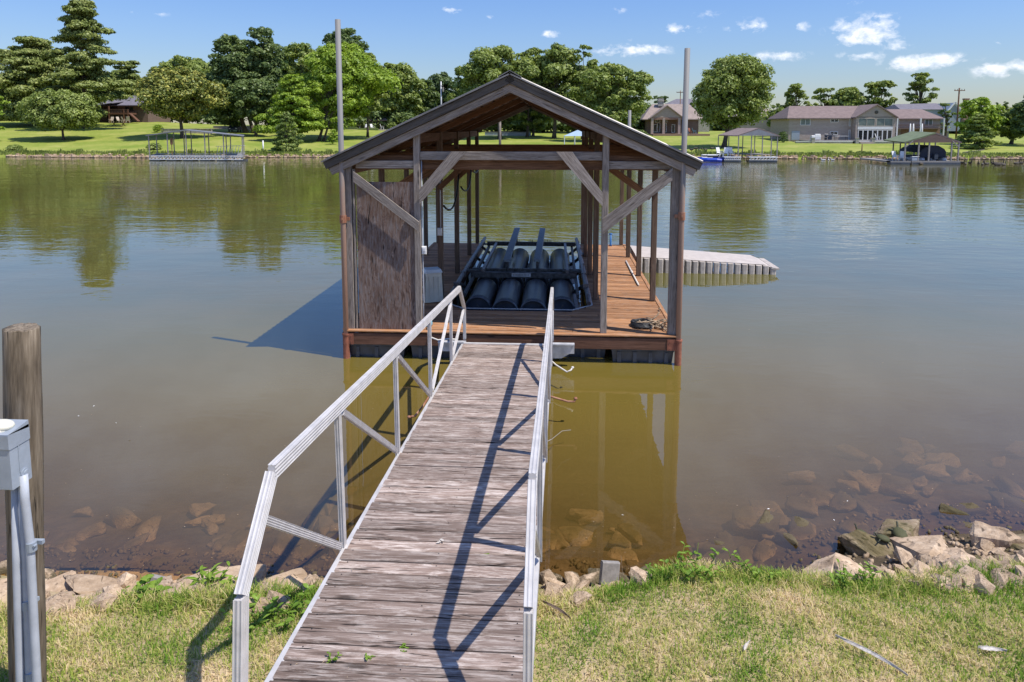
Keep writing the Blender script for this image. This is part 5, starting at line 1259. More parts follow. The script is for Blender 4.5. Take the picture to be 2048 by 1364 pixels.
tree(588, 117, 152, 520, 648, 262, 'feather', 'light yellow green feathery tree right of the far left dock', 14, trunk_r=.3, mt='leaf_light', nl=60, size=.22, dens=9)
tree(636, 120, 148, 596, 728, 258, 'loose', 'yellow green tree with two trunks left of the steel pole', 15, trunk_r=.28, mt='leaf_light', nl=44, size=.23, dens=8, split=True)
tree(571, 99.5, 226, 536, 606, 302, 'feather', 'small pale cypress standing at the water right of the far left dock', 16, trunk_r=.13, mt='leaf_olive', nl=46, size=.14, dens=16, name='cypress_tree')
tree(806, 172, 124, 758, 852, 245, 'round', 'green tree above the small pink roofed house', 17, mt='leaf_mid', nl=40, size=.34, dens=5)
tree(842, 180, 150, 815, 880, 250, 'round', 'darker tree right of the small pink roofed house', 45, mt='leaf_dark', nl=26, size=.36, dens=5)
tree(886, 190, 138, 848, 922, 240, 'round', 'rounded hazy green tree behind the pale utility pole', 18, mt='far_leaf', nl=30, size=.4, dens=4)
tree(1000, 136, 80, 918, 1068, 252, 'round', 'large green tree behind the left side of the roof peak', 19, trunk_r=.42, mt='leaf_mid', nl=36, size=.28, dens=6.5)
tree(1108, 140, 82, 1050, 1176, 250, 'round', 'large green tree behind the right side of the roof peak', 20, trunk_r=.42, mt='leaf_mid', nl=36, size=.28, dens=6.5)
tree(1054, 144, 96, 1010, 1110, 252, 'loose', 'green tree filling the middle behind the roof peak', 46, trunk_r=.3, mt='leaf_mid', nl=40, size=.28, dens=6.5)
tree(1226, 130, 117, 1150, 1304, 268, 'round', 'large rounded green tree over the right roof slope of the boathouse', 21, trunk_r=.42, mt='leaf_mid', nl=38, size=.27, dens=6.5)
tree(1066, 148, 190, 1030, 1110, 268, 'round', 'low dark tree seen under the boathouse roof', 22, mt='leaf_dark', nl=26, size=.3, dens=6)
tree(1000, 142, 205, 955, 1040, 262, 'round', 'low dark tree seen through the gable opening, left', 23, mt='leaf_dark', nl=24, size=.3, dens=6)
tree(1449, 112, 106, 1374, 1560, 272, 'round', 'big lakeside tree right of the right steel pole', 24, trunk_r=.40, mt='leaf_mid', nl=40, size=.22, dens=8.5)
tree(1592, 178, 166, 1556, 1624, 250, 'loose', 'slim loose tree behind the left end of the long brick house', 25, mt='leaf_mid', nl=60, size=.34, dens=5, group='trees behind the brick house')
tree(1650, 182, 176, 1618, 1680, 250, 'loose', 'small tree behind the roof of the long brick house', 26, mt='leaf_mid', nl=44, size=.34, dens=5, group='trees behind the brick house')
tree(1696, 180, 170, 1660, 1730, 250, 'round', 'rounded bright tree behind the middle of the brick house roof', 27, mt='leaf_mid', nl=44, size=.34, dens=4.5, group='trees behind the brick house')
tree(1756, 178, 162, 1716, 1800, 250, 'loose', 'tree above the gable of the long brick house', 28, mt='leaf_mid', nl=70, size=.32, dens=5, group='trees behind the brick house')
tree(1838, 172, 146, 1800, 1876, 255, 'loose', 'tallest tree behind the long brick house, with gaps in its crown', 29, mt='leaf_mid', nl=80, size=.30, dens=5.5, group='trees behind the brick house')
tree(1893, 142, 207, 1876, 1912, 268, 'loose', 'small tree at the right end of the long brick house', 30, mt='leaf_olive', nl=26, size=.24, dens=7)
tree(1958, 122, 190, 1918, 2004, 280, 'round', 'yellow green tree right of the dark utility pole', 31, mt='leaf_light', nl=36, size=.24, dens=7)
tree(1966, 110, 228, 1916, 2012, 296, 'pine', 'bushy low conifer near the water on the right', 32, mt='leaf_mid', nl=34, size=.2, dens=11, name='conifer')
tree(2024, 124, 212, 1996, 2070, 286, 'round', 'dense green tree at the right edge beside the lawn', 33, mt='leaf_mid', nl=36, size=.26, dens=7)
tree(2062, 118, 184, 2028, 2110, 284, 'round', 'dark red leaved tree cut by the right edge of the photo', 34, mt='leaf_dark', nl=36, size=.26, dens=7)
for i, (px, top) in enumerate(((1995, 205), (2012, 203), (2030, 210))):
    tree(px, 190, top, px-13, px+13, 255, 'feather', 'dark conifer tip on the skyline right of the yellow green tree, %s' % ('leftmost of three', 'middle of three', 'rightmost of three')[i], 50+i, mt='leaf_dark', nl=20, size=.34, dens=5, name='conifer', group='dark conifer tips on the skyline')
tree(1165, 138, 90, 1135, 1200, 250, 'loose', 'narrow green tree top between the two biggest crowns right of the roof peak', 47, trunk_r=.3, mt='leaf_mid', nl=34, size=.28, dens=6.5)
tree(1322, 200, 192, 1300, 1345, 245, 'loose', 'small far tree above the brick gable house', 35, mt='far_leaf', nl=20, size=.4, dens=4)
tree(1384, 190, 205, 1366, 1400, 255, 'round', 'far tree between the brick gable house and the lakeside tree', 36, mt='far_leaf', nl=18, size=.4, dens=4)
tree(1552, 150, 205, 1530, 1572, 262, 'round', 'small tree at the foot of the lakeside tree beside the tan roofs', 37, mt='leaf_olive', nl=22, size=.28, dens=6)
for i, (px, Yv, top, cl, cr, mt_, lab) in enumerate((
        (236, 170, 138, 200, 290, 'leaf_mid', 'green tree filling the gap between the pines and the magnolia'),
        (438, 166, 122, 395, 480, 'leaf_mid', 'green tree between the magnolia and the tall dark pair'),
        (560, 168, 92, 520, 612, 'leaf_dark', 'dark tree filling the wall of crowns right of the tallest dark tree'),
        (640, 170, 100, 590, 690, 'leaf_mid', 'green tree behind the left half of the big bright green tree'),
        (772, 176, 120, 738, 822, 'leaf_mid', 'green tree joining the big bright green tree to the tree above the pink roof'),
        (934, 172, 124, 898, 968, 'leaf_mid', 'green tree between the pale utility pole and the roof slope'),
        (1070, 168, 105, 1020, 1120, 'leaf_mid', 'green tree closing the gap behind the roof peak'),
        (1180, 166, 116, 1135, 1225, 'leaf_mid', 'green tree between the crowns above the right roof slope'))):
    tree(px, Yv, top, cl, cr, 262, 'round', lab, 80+i, mt=mt_, nl=40, size=.34, dens=5)
# shrubs
def shrub(px, Y, top, cl, cr, lab, mt, seed, **k): return tree(px, Y, top, cl, cr, 300, 'bush', lab, seed, group='shrubs on the far lawn', trunk_r=.06, mt=mt, name='shrub', nl=16, size=.13, dens=14, **k)
shrub(666, 113, 258, 652, 676, 'small clipped bush under the two trunked tree', 'leaf_light', 60)
shrub(300, 98, 285, 288, 320, 'shrub at the left end of the far left dock', 'leaf_mid', 61)
shrub(22, 97.5, 288, 4, 38, 'spiky clump at the water near the left edge', 'leaf_mid', 62)
shrub(574, 98.5, 286, 556, 592, 'leafy clump at the foot of the pale cypress', 'leaf_mid', 63)
shrub(1730, 97.5, 306, 1716, 1750, 'small dark shrub on the right bank below the brick house', 'leaf_dark', 64)
shrub(1984, 97, 312, 1974, 1996, 'small shrub on the bank right of the green roofed dock', 'leaf_dark', 65)
shrub(310, 126, 248, 302, 324, 'low yellowish bush left of the magnolia trunk', 'leaf_light', 66)
shrub(786, 150, 243, 772, 796, 'dark green bush beside the small pink roofed house', 'leaf_mid', 67)
shrub(1262, 140, 258, 1240, 1300, 'low bushes in front of the brick gable house', 'leaf_dark', 68)
shrub(1600, 128, 262, 1556, 1580, 'dark shrubs left of the long brick house', 'leaf_dark', 69)
# far wood closing the horizon
r_ = np.random.default_rng(77); cs = []; rs = []
for i in range(420):
    a = -1.5+3.0*i/420; Yv = 235+r_.uniform(-14, 14); x = math.tan(a*.78)*Yv
    lr = r_.uniform(3.0, 5.5); h = lerp_tab(x/Yv, [(-2, 11), (-.85, 16), (-.35, 15), (-.1, 10), (.1, 8), (.2, 5), (.6, 4.5), (2, 8)])
    for q in range(2): cs.append((x+r_.uniform(-3, 3), Yv+r_.uniform(-4, 4), gz_far(x, Yv)+h*r_.uniform(.25, .8))); rs.append((lr*1.2, lr, lr*.8))
V, Q = cards(cs, rs, .75, .75, 78); tag(link('far_wood', npmesh('far_wood', V, Q), M['far_leaf']), 'distant line of woods closing the horizon behind the houses', 'woods', kind='stuff')
# wood and hedge at middle distance that fills behind the left trees
cs = []; rs = []
for px in list(range(-120, 470, 9))+list(range(540, 900, 10))+list(range(900, 1290, 12)):
    Yv = 172+r_.uniform(-8, 10); d = ray(px, 250); x = d.x/d.y*Yv
    hh = 5.5 if px < 470 else 3.8
    for q in range(2): lr = r_.uniform(1.6, 2.8); cs.append((x+r_.uniform(-1, 1), Yv, gz_far(x, Yv)+hh*r_.uniform(.1, .75))); rs.append((lr*1.2, lr, lr))
V, Q = cards(cs, rs, 2.2, .45, 79); tag(link('undergrowth', npmesh('undergrowth', V, Q), M['leaf_dark']), 'dark undergrowth between the trunks of the far trees', 'undergrowth', kind='stuff')

# ---- bank edging stones on the far shore, as one mass, and the long grass on it
r_ = np.random.default_rng(5); m_ = MB()
for i in range(1500):
    x = r_.uniform(-80, 75); y = float(ysf(x))+r_.uniform(-.35, .55); s = r_.uniform(.12, .36)
    mw = Matrix.Rotation(r_.uniform(0, 3), 3, 'Z') @ Matrix.Rotation(r_.uniform(-.4, .4), 3, 'X')
    c = Vector((x, y, max(.03, float(gz_far(x, y)))+.02)); vs = [c+mw @ Vector((a*s*r_.uniform(.7, 1), b*s*.7*r_.uniform(.7, 1), e*s*.5*r_.uniform(.7, 1))) for a in (-1, 1) for b in (-1, 1) for e in (-1, 1)]
    m_.add(vs, [(0, 1, 3, 2), (4, 6, 7, 5), (0, 4, 5, 1), (2, 3, 7, 6), (0, 2, 6, 4), (1, 5, 7, 3)])
tag(m_.build('shore_stones', M['rock']), 'line of small pale stones edging the far bank', 'stones', kind='stuff')
V = []; n = 16000; x = r_.uniform(-85, 80, n); y = ysf(x)+r_.uniform(.3, 1.2, n); z = gz_far(x, y); a = r_.uniform(0, 6.28, n); L = r_.uniform(.08, .38, n)*(1+.8*(np.sin(x*.7)+np.sin(x*1.9) > .9)); w_ = .035
V = np.stack([np.stack([x-np.cos(a)*w_, y-np.sin(a)*w_, z-.02], 1), np.stack([x+np.cos(a)*w_, y+np.sin(a)*w_, z-.02], 1), np.stack([x+np.cos(a)*.06+.05, y, z+L], 1), np.stack([x-.03, y+.03, z+L*.9], 1)], 1)
tag(link('bank_grass', npmesh('bank_grass', V.reshape(-1, 3), np.arange(n*4).reshape(-1, 4)), M['leaf_mid']), 'rough grass growing along the edge of the far bank', 'grass', kind='stuff')

# ---- covered docks
def dock(px0, px1, Y, eaveL, ridge, eaveR, ridge_px, deck_h, lab, roof_mt, depth=7.5, nposts=6, floats=True, slope_axis='x'):
    a = far_x(px0, Y); b = far_x(px1, Y); root = empty('covered_dock', ((a+b)/2, Y, 0), lab, 'boat dock', 'covered docks along the far bank')
    ze, zr, ze2 = top_z(px0, eaveL, Y), top_z(ridge_px, ridge, Y+depth/2), top_z(px1, eaveR, Y); xr = far_x(ridge_px, Y)
    return root, a, b, ze, zr, ze2, xr
def far_x(px, Y): d = ray(px, 270); return d.x/d.y*Y
def panel(root, name, pts, th, m_):
    n = len(pts); b = MB(); p = [Vector(q) for q in pts]; nr = (p[1]-p[0]).cross(p[2]-p[0]).normalized(); nr = nr if nr.z > 0 else -nr
    b.add(p+[q-nr*th for q in p], [tuple(range(n)), tuple(range(2*n-1, n-1, -1))]+[(i, i+n, (i+1) % n+n, (i+1) % n) for i in range(n)]); return b.build(name, m_, root)
# far left dock: low gable, many slim posts, white truss float
Yd = 85.; dep = 6.5
root = empty('covered_dock', (far_x(390, Yd), Yd, 0), 'grey roofed covered dock with slim posts and a white truss float, on the far left', 'boat dock', 'covered docks along the far bank')
xa, xb = far_x(297, Yd), far_x(484, Yd); zg = .95
def zz(px, py, Y=Yd): return atY(px, py, Y).z
e0 = (xa-.3, Yd-.2, zz(297, 270)); e1 = (xb+.3, Yd-.2, zz(484, 271)); rg = (far_x(375, Yd)-.2, Yd-.2, zz(375, 259)); bk = Vector((-2.9, dep, 0))
panel(root, 'roof_panel', [e0, rg, Vector(rg)+bk, Vector(e0)+bk], .12, M['roof_gray']); panel(root, 'roof_panel', [rg, e1, Vector(e1)+bk, Vector(rg)+bk], .12, M['roof_gray'])
def roof_at(x): return np.interp(x, [e0[0], rg[0], e1[0]], [e0[2], rg[2], e1[2]])-.1
def posts(root, xs, ys, zb, zf, w_, mt, nm='post'):
    for x in xs:
        for y in ys:
            beam(nm, (x, y, zb), (x, y, zf(x)), w_, w_, M[mt], root, up=(0, 1, 0), bev=0)
posts(root, np.linspace(xa, xb, 6), (Yd,), .25, roof_at, .11, 'steel_gray'); posts(root, np.linspace(xa-2.7, xb-2.7, 6), (Yd+dep-.3,), .25, lambda x: roof_at(x+2.8), .10, 'steel_gray'); posts(root, (xa+3, xb-3), (Yd+3,), .25, roof_at, .1, 'steel_gray')
for y in (Yd-.1, Yd+dep):
    m_ = MB(); o_ = -2.8 if y > Yd+1 else 0.; m_.bar((xa+o_, y, .62), (xb+o_, y, .62), .07, .09); m_.bar((xa+o_, y, .18), (xb+o_, y, .18), .07, .09); n = 26
    for i in range(n):
        x = xa+o_+(xb-xa)*i/n; m_.bar((x, y, .18), (x+(xb-xa)/n, y, .62), .05, .06); m_.bar((x, y, .18), (x, y, .62), .05, .05)
    m_.build('truss', M['white'], root)
m_ = MB(); m_.box(((xa+xb)/2, Yd+.6, .66), (xb-xa, 1.3, .06)); m_.bar((xa+.6, Yd, .66), (xa-2.2, Yd+dep, .66), 1.2, .06); m_.bar((xb-1.2, Yd, .665), (xb-3.9, Yd+dep, .665), 2.0, .06); m_.build('deck', M['roof_gray'], root)
for f in np.linspace(.05, .95, 6): m_ = MB(); m_.box((xa+(xb-xa)*f, Yd+.7, .0), (1.3, 1.3, .34)); m_.build('float_drum', M['black_plastic'], root)
m_ = MB()
for k in range(9):
    x = xb-6.4+k*.42; m_.bar((x, Yd+5.9, .7), (x+.25, Yd+5.9, 1.75), .05, .05); 
m_.bar((xb-6.5, Yd+5.9, 1.7), (xb-2.4, Yd+5.9, 1.8), .06, .06); m_.bar((xb-6.5, Yd+5.9, .75), (xb-2.4, Yd+5.9, .8), .06, .06); m_.build('railing', M['white'], root)
q = atY(343, 283, Yd+.1); m_ = MB(); m_.box((q.x, q.y, q.z), (.32, .12, .8)); m_.tube([(q.x, q.y, .7), (q.x, q.y, q.z)], .05, 6); m_.tube([(q.x, q.y, q.z+.4), (q.x, q.y, q.z+.6)], .03, 6); tag(m_.build('dock_sign', M['dark_wood']), 'small dark box on a post under the far left dock roof', 'sign')
# right dock with two slips, brown gable roof
Yr = 86.; root = empty('covered_dock', (far_x(1490, Yr), Yr, 0), 'brown gable roofed double slip dock with blue boats right of the lakeside tree', 'boat dock', 'covered docks along the far bank')
xa, xb = far_x(1474, Yr), far_x(1560, Yr); xr = far_x(1517, Yr); bs = far_x(1476, Yr+7)-xr
ze = zz(1474, 271, Yr); zr = zz(1517, 256, Yr); bk = Vector((bs, 7, .0))
e0 = (xa, Yr, ze); e1 = (xb, Yr, zz(1558, 271, Yr)); rg = (xr, Yr, zr)
panel(root, 'roof_panel', [e0, rg, Vector(rg)+bk, Vector(e0)+bk], .12, M['roof_brown']); panel(root, 'roof_panel', [rg, e1, Vector(e1)+bk, Vector(rg)+bk], .12, M['roof_brown'])
panel(root, 'gable_panel', [(e0[0]+.3, Yr-.03, e0[2]-.02), (rg[0], Yr-.03, rg[2]-.15), (e1[0]-.3, Yr-.03, e1[2]-.02)], .05, M['roof_gray'])
zf = lambda x: float(np.interp(x, [xa, xr, xb], [e0[2], zr, e1[2]]))-.1
posts(root, [far_x(p, Yr) for p in (1478, 1504, 1526, 1544, 1556)], (Yr+.1,), .2, zf, .11, 'steel_gray'); posts(root, [far_x(p, Yr+6.6) for p in (1437, 1458, 1486, 1510)], (Yr+6.6,), .2, lambda x: zf(x-bs), .10, 'steel_gray')
for a, b in ((1450, 1484), (1500, 1557)):
    m_ = MB(); x0, x1 = far_x(a, Yr), far_x(b, Yr); m_.box(((x0+x1)/2, Yr+.5, .62), (x1-x0, 1.1, .08)); m_.bar((x0, Yr-.06, .60), (x1, Yr-.06, .60), .06, .10); m_.bar((x0, Yr-.06, .28), (x1, Yr-.06, .28), .06, .06)
    for i in range(9): x = x0+(x1-x0)*i/9; m_.bar((x, Yr-.06, .28), (x+(x1-x0)/9, Yr-.06, .60), .04, .05)
    m_.build('truss', M['white'], root); m_ = MB(); m_.box(((x0+x1)/2, Yr+.6, .02), (x1-x0, 1.1, .4)); m_.build('float_drum', M['black_plastic'], root)
m_ = MB(); m_.bar((far_x(1497, Yr), Yr+3, .85), (far_x(1556, Yr), Yr+5, .80), 3, .06); m_.bar((far_x(1470, Yr), Yr+6.5, .8), (far_x(1558, Yr), Yr+6.5, .8), 1, .06); m_.build('deck', M['concrete'], root)
def jet(px, Y, L, rz, lab, mt='boat_blue'):
    x = far_x(px, Y); r0 = empty('jet_ski', (x, Y, 0), lab, 'jet ski', 'blue watercraft by the brown roofed dock'); mw = Matrix.Translation((x, Y, 0)) @ Matrix.Rotation(R(rz), 4, 'Z')
    m_ = MB(); st = [(-.5, .35, .35), (-.3, .42, .45), (.1, .42, .5), (.35, .3, .55), (.5, .04, .6)]; vs = []; fs = []
    for f, w_, h in st: vs += [(f*L, -w_*.75, 0.02), (f*L, -w_, h*.6), (f*L, -w_*.55, h), (f*L, w_*.55, h), (f*L, w_, h*.6), (f*L, w_*.75, .02)]
    for i in range(4):
        for k in range(6): fs.append((i*6+k, i*6+(k+1) % 6, i*6+6+(k+1) % 6, i*6+6+k))
    fs += [tuple(range(5, -1, -1)), tuple(range(24, 30))]; m_.add(vs, fs); link('hull', m_.mesh('hull'), M[mt], r0, mw)
    m_ = MB(); m_.box((-.12*L, 0, .66), (.45*L, .30, .2), bev=.05); link('seat', m_.mesh('seat'), M['black_rubber'], r0, mw)
    m_ = MB(); m_.box((.2*L, 0, .72), (.2*L, .34, .22), bev=.05); m_.bar((.12*L, -.3, .92), (.12*L, .3, .92), .05, .05); link('handlebar', m_.mesh('handlebar'), M['lift_steel'], r0, mw)
jet(1421, 86.5, 2.9, 172, 'bright blue jet ski at the left of the brown roofed dock'); jet(1452, 87.5, 2.9, 165, 'blue jet ski half under the brown roof, behind the first'); 
x0 = far_x(1418, 88.5); m_ = MB(); m_.box((x0+.4, 88.5, .75), (2.4, 1.0, .16), bev=.05); m_.box((x0+.4, 88.5, .30), (2.6, 1.1, .5), bev=.08); tag(m_.build('small_boat', M['white']), 'white topped little boat behind the blue jet skis', 'boat')
# white chairs and pale things on the dock
def chair(px, Y, z, s, rz, lab, mt='white', gname='white chairs around the right docks'):
    x = far_x(px, Y); r0 = empty('lawn_chair', (x, Y, z), lab, 'chair', gname); mw = Matrix.Translation((x, Y, z)) @ Matrix.Rotation(R(rz), 4, 'Z') @ Matrix.Scale(s, 4)
    m_ = MB(); m_.box((0, 0, .38), (.5, .5, .05)); link('seat', m_.mesh('seat'), M[mt], r0, mw)
    m_ = MB(); m_.bar((0, .22, .38), (0, .42, 1.0), .5, .05, up=(0, 1, 0)); link('backrest', m_.mesh('backrest'), M[mt], r0, mw)
    for sx in (-.23, .23):
        for sy in (-.22, .22): m_ = MB(); m_.box((sx, sy, .18), (.05, .05, .36)); link('leg', m_.mesh('leg'), M[mt], r0, mw)
        m_ = MB(); m_.box((sx*1.15, 0, .58), (.09, .6, .04)); link('armrest', m_.mesh('armrest'), M[mt], r0, mw)
chair(1441, 87.2, .66, 1.1, 30, 'white chair on the double slip dock, leftmost'); chair(1453, 87.2, .66, 1.1, -20, 'white chair on the double slip dock, middle'); chair(1464, 87.4, .66, 1.1, 10, 'white chair on the double slip dock nearest its second post')
# rightmost dock: green roof, covered pontoon boat
Yg = 82.; root = empty('covered_dock', (far_x(1855, Yg), Yg, 0), 'green roofed timber dock sheltering a dark covered boat on the right', 'boat dock', 'covered docks along the far bank')
xa, xb = far_x(1790, Yg), far_x(1925, Yg); e0 = (far_x(1809, Yg), Yg, zz(1812, 284, Yg)); rg = (far_x(1871, Yg), Yg, zz(1871, 265, Yg)); e1 = (xb, Yg, zz(1925, 284, Yg)); bs = far_x(1824, 90)-rg[0]; bk = Vector((bs, 8, .1))
panel(root, 'roof_panel', [e0, rg, Vector(rg)+bk, Vector(e0)+bk], .14, M['roof_green']); panel(root, 'roof_panel', [rg, e1, Vector(e1)+bk, Vector(rg)+bk], .14, M['roof_brown'])
panel(root, 'gable_panel', [(e0[0]+.2, Yg-.02, e0[2]-.08), (rg[0], Yg-.02, rg[2]-.2), (e1[0]-.2, Yg-.02, e1[2]-.08)], .06, M['brick_dark'])
zf = lambda x: float(np.interp(x, [e0[0], rg[0], e1[0]], [e0[2], rg[2], e1[2]]))-.15
posts(root, [far_x(p, Yg) for p in (1813, 1840, 1861, 1906, 1920)], (Yg+.1,), .15, zf, .14, 'steel_gray'); posts(root, [far_x(p, Yg+7.4) for p in (1788, 1802, 1830, 1850, 1872)], (Yg+7.4,), .15, lambda x: zf(x-bs), .12, 'steel_gray')
for a, sx in ((1813, 1), (1920, -1)): x = far_x(a, Yg); beam('brace', (x, Yg, 2.0), (x+sx*.8, Yg, 2.75), .08, .1, M['steel_gray'], root, bev=0)
m_ = MB(); x0, x1 = far_x(1783, Yg), far_x(1922, Yg); m_.box(((x0+x1)/2, Yg+.3, .3), (x1-x0, 1.1, .16)); m_.box((x0+1, Yg+4, .3), (2.0, 8, .16)); m_.box((x1-.4, Yg+4, .3), (1.1, 8, .16)); m_.build('deck', M['concrete'], root)
m_ = MB(); m_.box(((x0+x1)/2, Yg+.2, .06), (x1-x0, 1.0, .3)); m_.build('float_drum', M['black_plastic'], root)
def pontoon(px0, px1, Y):
    x0, x1 = far_x(px0, Y), far_x(px1, Y); cx_ = (x0+x1)/2; r0 = empty('pontoon_boat', (cx_, Y+2.5, 0), 'pontoon boat under a dark navy cover inside the green roofed dock', 'boat')
    for x in (x0+.3, cx_, x1-.3): m_ = MB(); m_.tube([(x, Y-.2, .45), (x, Y, .45), (x, Y+5, .45)], [.12, .30, .30], 10); m_.build('pontoon_tube', M['alu_dull'], r0, smooth=True)
    m_ = MB(); m_.box((cx_, Y+2.6, .82), (x1-x0, 5.2, .12)); m_.box((cx_, Y+.2, 1.15), (x1-x0-.1, .08, .6)); m_.build('fence_panel', M['navy'], r0)
    m_ = MB(); h = 1.35; m_.prism([(x0, 1.3), (x0+.3, 1.75), (cx_-.4, 2.15), (cx_+.5, 2.15), (x1-.3, 1.75), (x1, 1.3)], Y+.1, Y+5); m_.build('cover', M['navy'], r0)
    m_ = MB(); m_.box((cx_, Y-.35, .85), (.4, .5, .7), bev=.08); m_.build('outboard_motor', M['black_plastic'], r0)
pontoon(1843, 1897, 83.2)
m_ = MB(); x = far_x(1832, 82.3); m_.box((x, 82.3, .62), (.75, .5, .45), bev=.05); m_.box((x, 82.3, .88), (.8, .55, .07), bev=.02); tag(m_.build('dock_box', M['meter']), 'pale blue grey storage box on the green roofed dock', 'storage box')
chair(1795, 83, .38, 1.1, 20, 'white chair at the left end of the green roofed dock'); chair(1806, 82.6, .38, 1.1, -40, 'white chair second from the left on the green roofed dock')

# ---- houses
def window(par, c, w_, h, y, frame_mt='white', pane_mt='dark_glass', mull=1, t=.08):
    cx_, cz = c; f = MB()
    for dx in (-w_/2, w_/2): f.box((cx_+dx, y, cz), (.09, t, h+.09))
    for dz in (-h/2, h/2): f.box((cx_, y-.003, cz+dz), (w_+.09, t, .09))
    for k in range(1, mull+1): f.box((cx_-w_/2+w_*k/(mull+1), y, cz), (.06, t, h))
    fo = f.build('window', M[frame_mt], par)
    m_ = MB(); m_.box((cx_, y+.02, cz), (w_, .03, h)); m_.build('pane', M[pane_mt], fo); return fo
def hip_roof(par, x0, x1, y0, y1, ze, zr, inset, mt, oh=.5, gable=False):
    x0 -= oh; x1 += oh; y0 -= oh; y1 += oh; ym = (y0+y1)/2; ia = 0 if gable else inset
    vs = [(x0, y0, ze), (x1, y0, ze), (x1, y1, ze), (x0, y1, ze), (x0+ia, ym, zr), (x1-ia, ym, zr)]
    vs2 = [(a, b, c-.18) for a, b, c in vs[:4]]
    m_ = MB(); m_.add(vs+vs2, [(0, 1, 5, 4), (2, 3, 4, 5), (0, 4, 3), (1, 2, 5), (6, 9, 8, 7), (0, 6, 7, 1), (1, 7, 8, 2), (2, 8, 9, 3), (3, 9, 6, 0)])
    return m_.build('roof', M[mt], par)
def gable_front(par, x0, x1, y0, y1, zw, zr, mt_roof, mt_wall, oh=.4, nm='roof'):
    xm = (x0+x1)/2; sl = (zr-zw)/((x1-x0)/2); m_ = MB(); m_.prism([(x0, zw), (xm, zr), (x1, zw)], y0+.02, y1); m_.build('gable_wall', M[mt_wall], par)
    m_ = MB(); za = zw-sl*oh
    m_.prism([(x0-oh, za), (xm, zr), (x1+oh, za), (x1+oh, za+.2), (xm, zr+.22), (x0-oh, za+.2)], y0-.35, y1+.2); return m_.build(nm, M[mt_roof], par)
# long brick house on the right
Yh = 132.; gx = lambda p: far_x(p, Yh); gz_ = lambda y: atY(1700, y, Yh).z
g0 = gz_(281)
hs_ = empty('brick_house', (gx(1725), Yh, g0), 'long two storey tan brick house with faded red roof and central gable, on the right', 'house', 'houses on the far shore')
x0, x1 = gx(1577), gx(1879); y1 = Yh+11
m_ = MB(); m_.box(((x0+x1)/2, (Yh+y1)/2, (g0-1+gz_(237))/2), (x1-x0, y1-Yh, gz_(237)-g0+1)); m_.build('wall', M['brick_tan'], hs_)
rf = hip_roof(hs_, x0, gx(1782), Yh, y1, gz_(236), gz_(210), 2.2, 'shingle_pink'); hip_roof(hs_, gx(1768), x1, Yh+.03, y1, gz_(237), gz_(217), 1.2, 'shingle_pink')
gw0, gw1 = gx(1702), gx(1780)
m_ = MB(); m_.box(((gw0+gw1)/2, Yh-.9, (g0+gz_(235))/2), (gw1-gw0, 1.9, gz_(235)-g0)); m_.build('wall', M['brick_tan'], hs_)
gable_front(hs_, gw0+.1, gw1-.1, Yh-1.85, Yh+5, gz_(234), gz_(211), 'shingle_pink', 'brick_tan')
q = Vector((gx(1741), Yh-1.95, gz_(225))); m_ = MB(); m_.tube([q, q+Vector((0, .1, 0))], .32, 12); m_.build('gable_vent', M['dark_glass'], hs_)
yw = Yh-1.87
for a, b in ((1707, 1739), (1742, 1774)): window(hs_, ((gx(a)+gx(b))/2, gz_(244.5)), gx(b)-gx(a), gz_(237)-gz_(252), yw, 'cream', 'pale_glass', 1)
m_ = MB(); m_.box(((gx(1707)+gx(1774))/2, yw, gz_(256)), (gx(1775)-gx(1706), .08, gz_(253.5)-gz_(259))); m_.build('spandrel', M['white'], hs_)
for k in range(7): a = 1707+9.6*k; window(hs_, ((gx(a)+gx(a+9.6))/2, gz_(270)), gx(a+9.6)-gx(a)-.1, gz_(260.5)-gz_(280), yw, 'white', 'dark_glass', 0)
for a, b, y0_, y1_, pm in ((1600, 1619, 237.5, 250, 'pale_glass'), (1660, 1675, 238, 244, 'dark_glass'), (1660, 1675, 263.5, 269, 'dark_glass'), (1697, 1700, 238, 252, 'dark_glass'), (1697, 1700, 260, 280, 'dark_glass'), (1848, 1863, 238, 252, 'pale_glass'), (1784, 1796, 239, 253, 'pale_glass'), (1782, 1794, 265, 279, 'dark_glass')):
    window(hs_, ((gx(a)+gx(b))/2, (gz_(y0_)+gz_(y1_))/2), gx(b)-gx(a), gz_(y0_)-gz_(y1_), Yh-.02, 'white', pm, 1)
m_ = MB(); m_.box(((gx(1582)+gx(1600))/2, Yh-.03, gz_(271)), (gx(1598)-gx(1582), .06, gz_(262)-gz_(280))); m_.build('garage_door', M['meter'], hs_)
# balcony on the right half
m_ = MB(); m_.box(((gx(1783)+gx(1875))/2, Yh-.9, gz_(257)), (gx(1875)-gx(1783), 1.8, .2)); 
for k in range(40): m_.box((gx(1784+2.25*k), Yh-1.75, gz_(253.5)), (.05, .05, 1.0))
m_.box(((gx(1783)+gx(1875))/2, Yh-1.75, gz_(250.5)), (gx(1875)-gx(1783), .08, .1)); m_.build('balcony', M['brick_dark'], hs_)
for p in (1784, 1830, 1876): m_ = MB(); m_.box((gx(p), Yh-1.7, (g0+gz_(237))/2), (.22, .22, gz_(237)-g0)); m_.build('porch_post', M['white'], hs_)
m_ = MB(); m_.box((gx(1840), Yh-.06, gz_(267)), (gx(1874)-gx(1797), .1, gz_(258)-gz_(276))); m_.build('lower_wall', M['brick_red'], hs_)
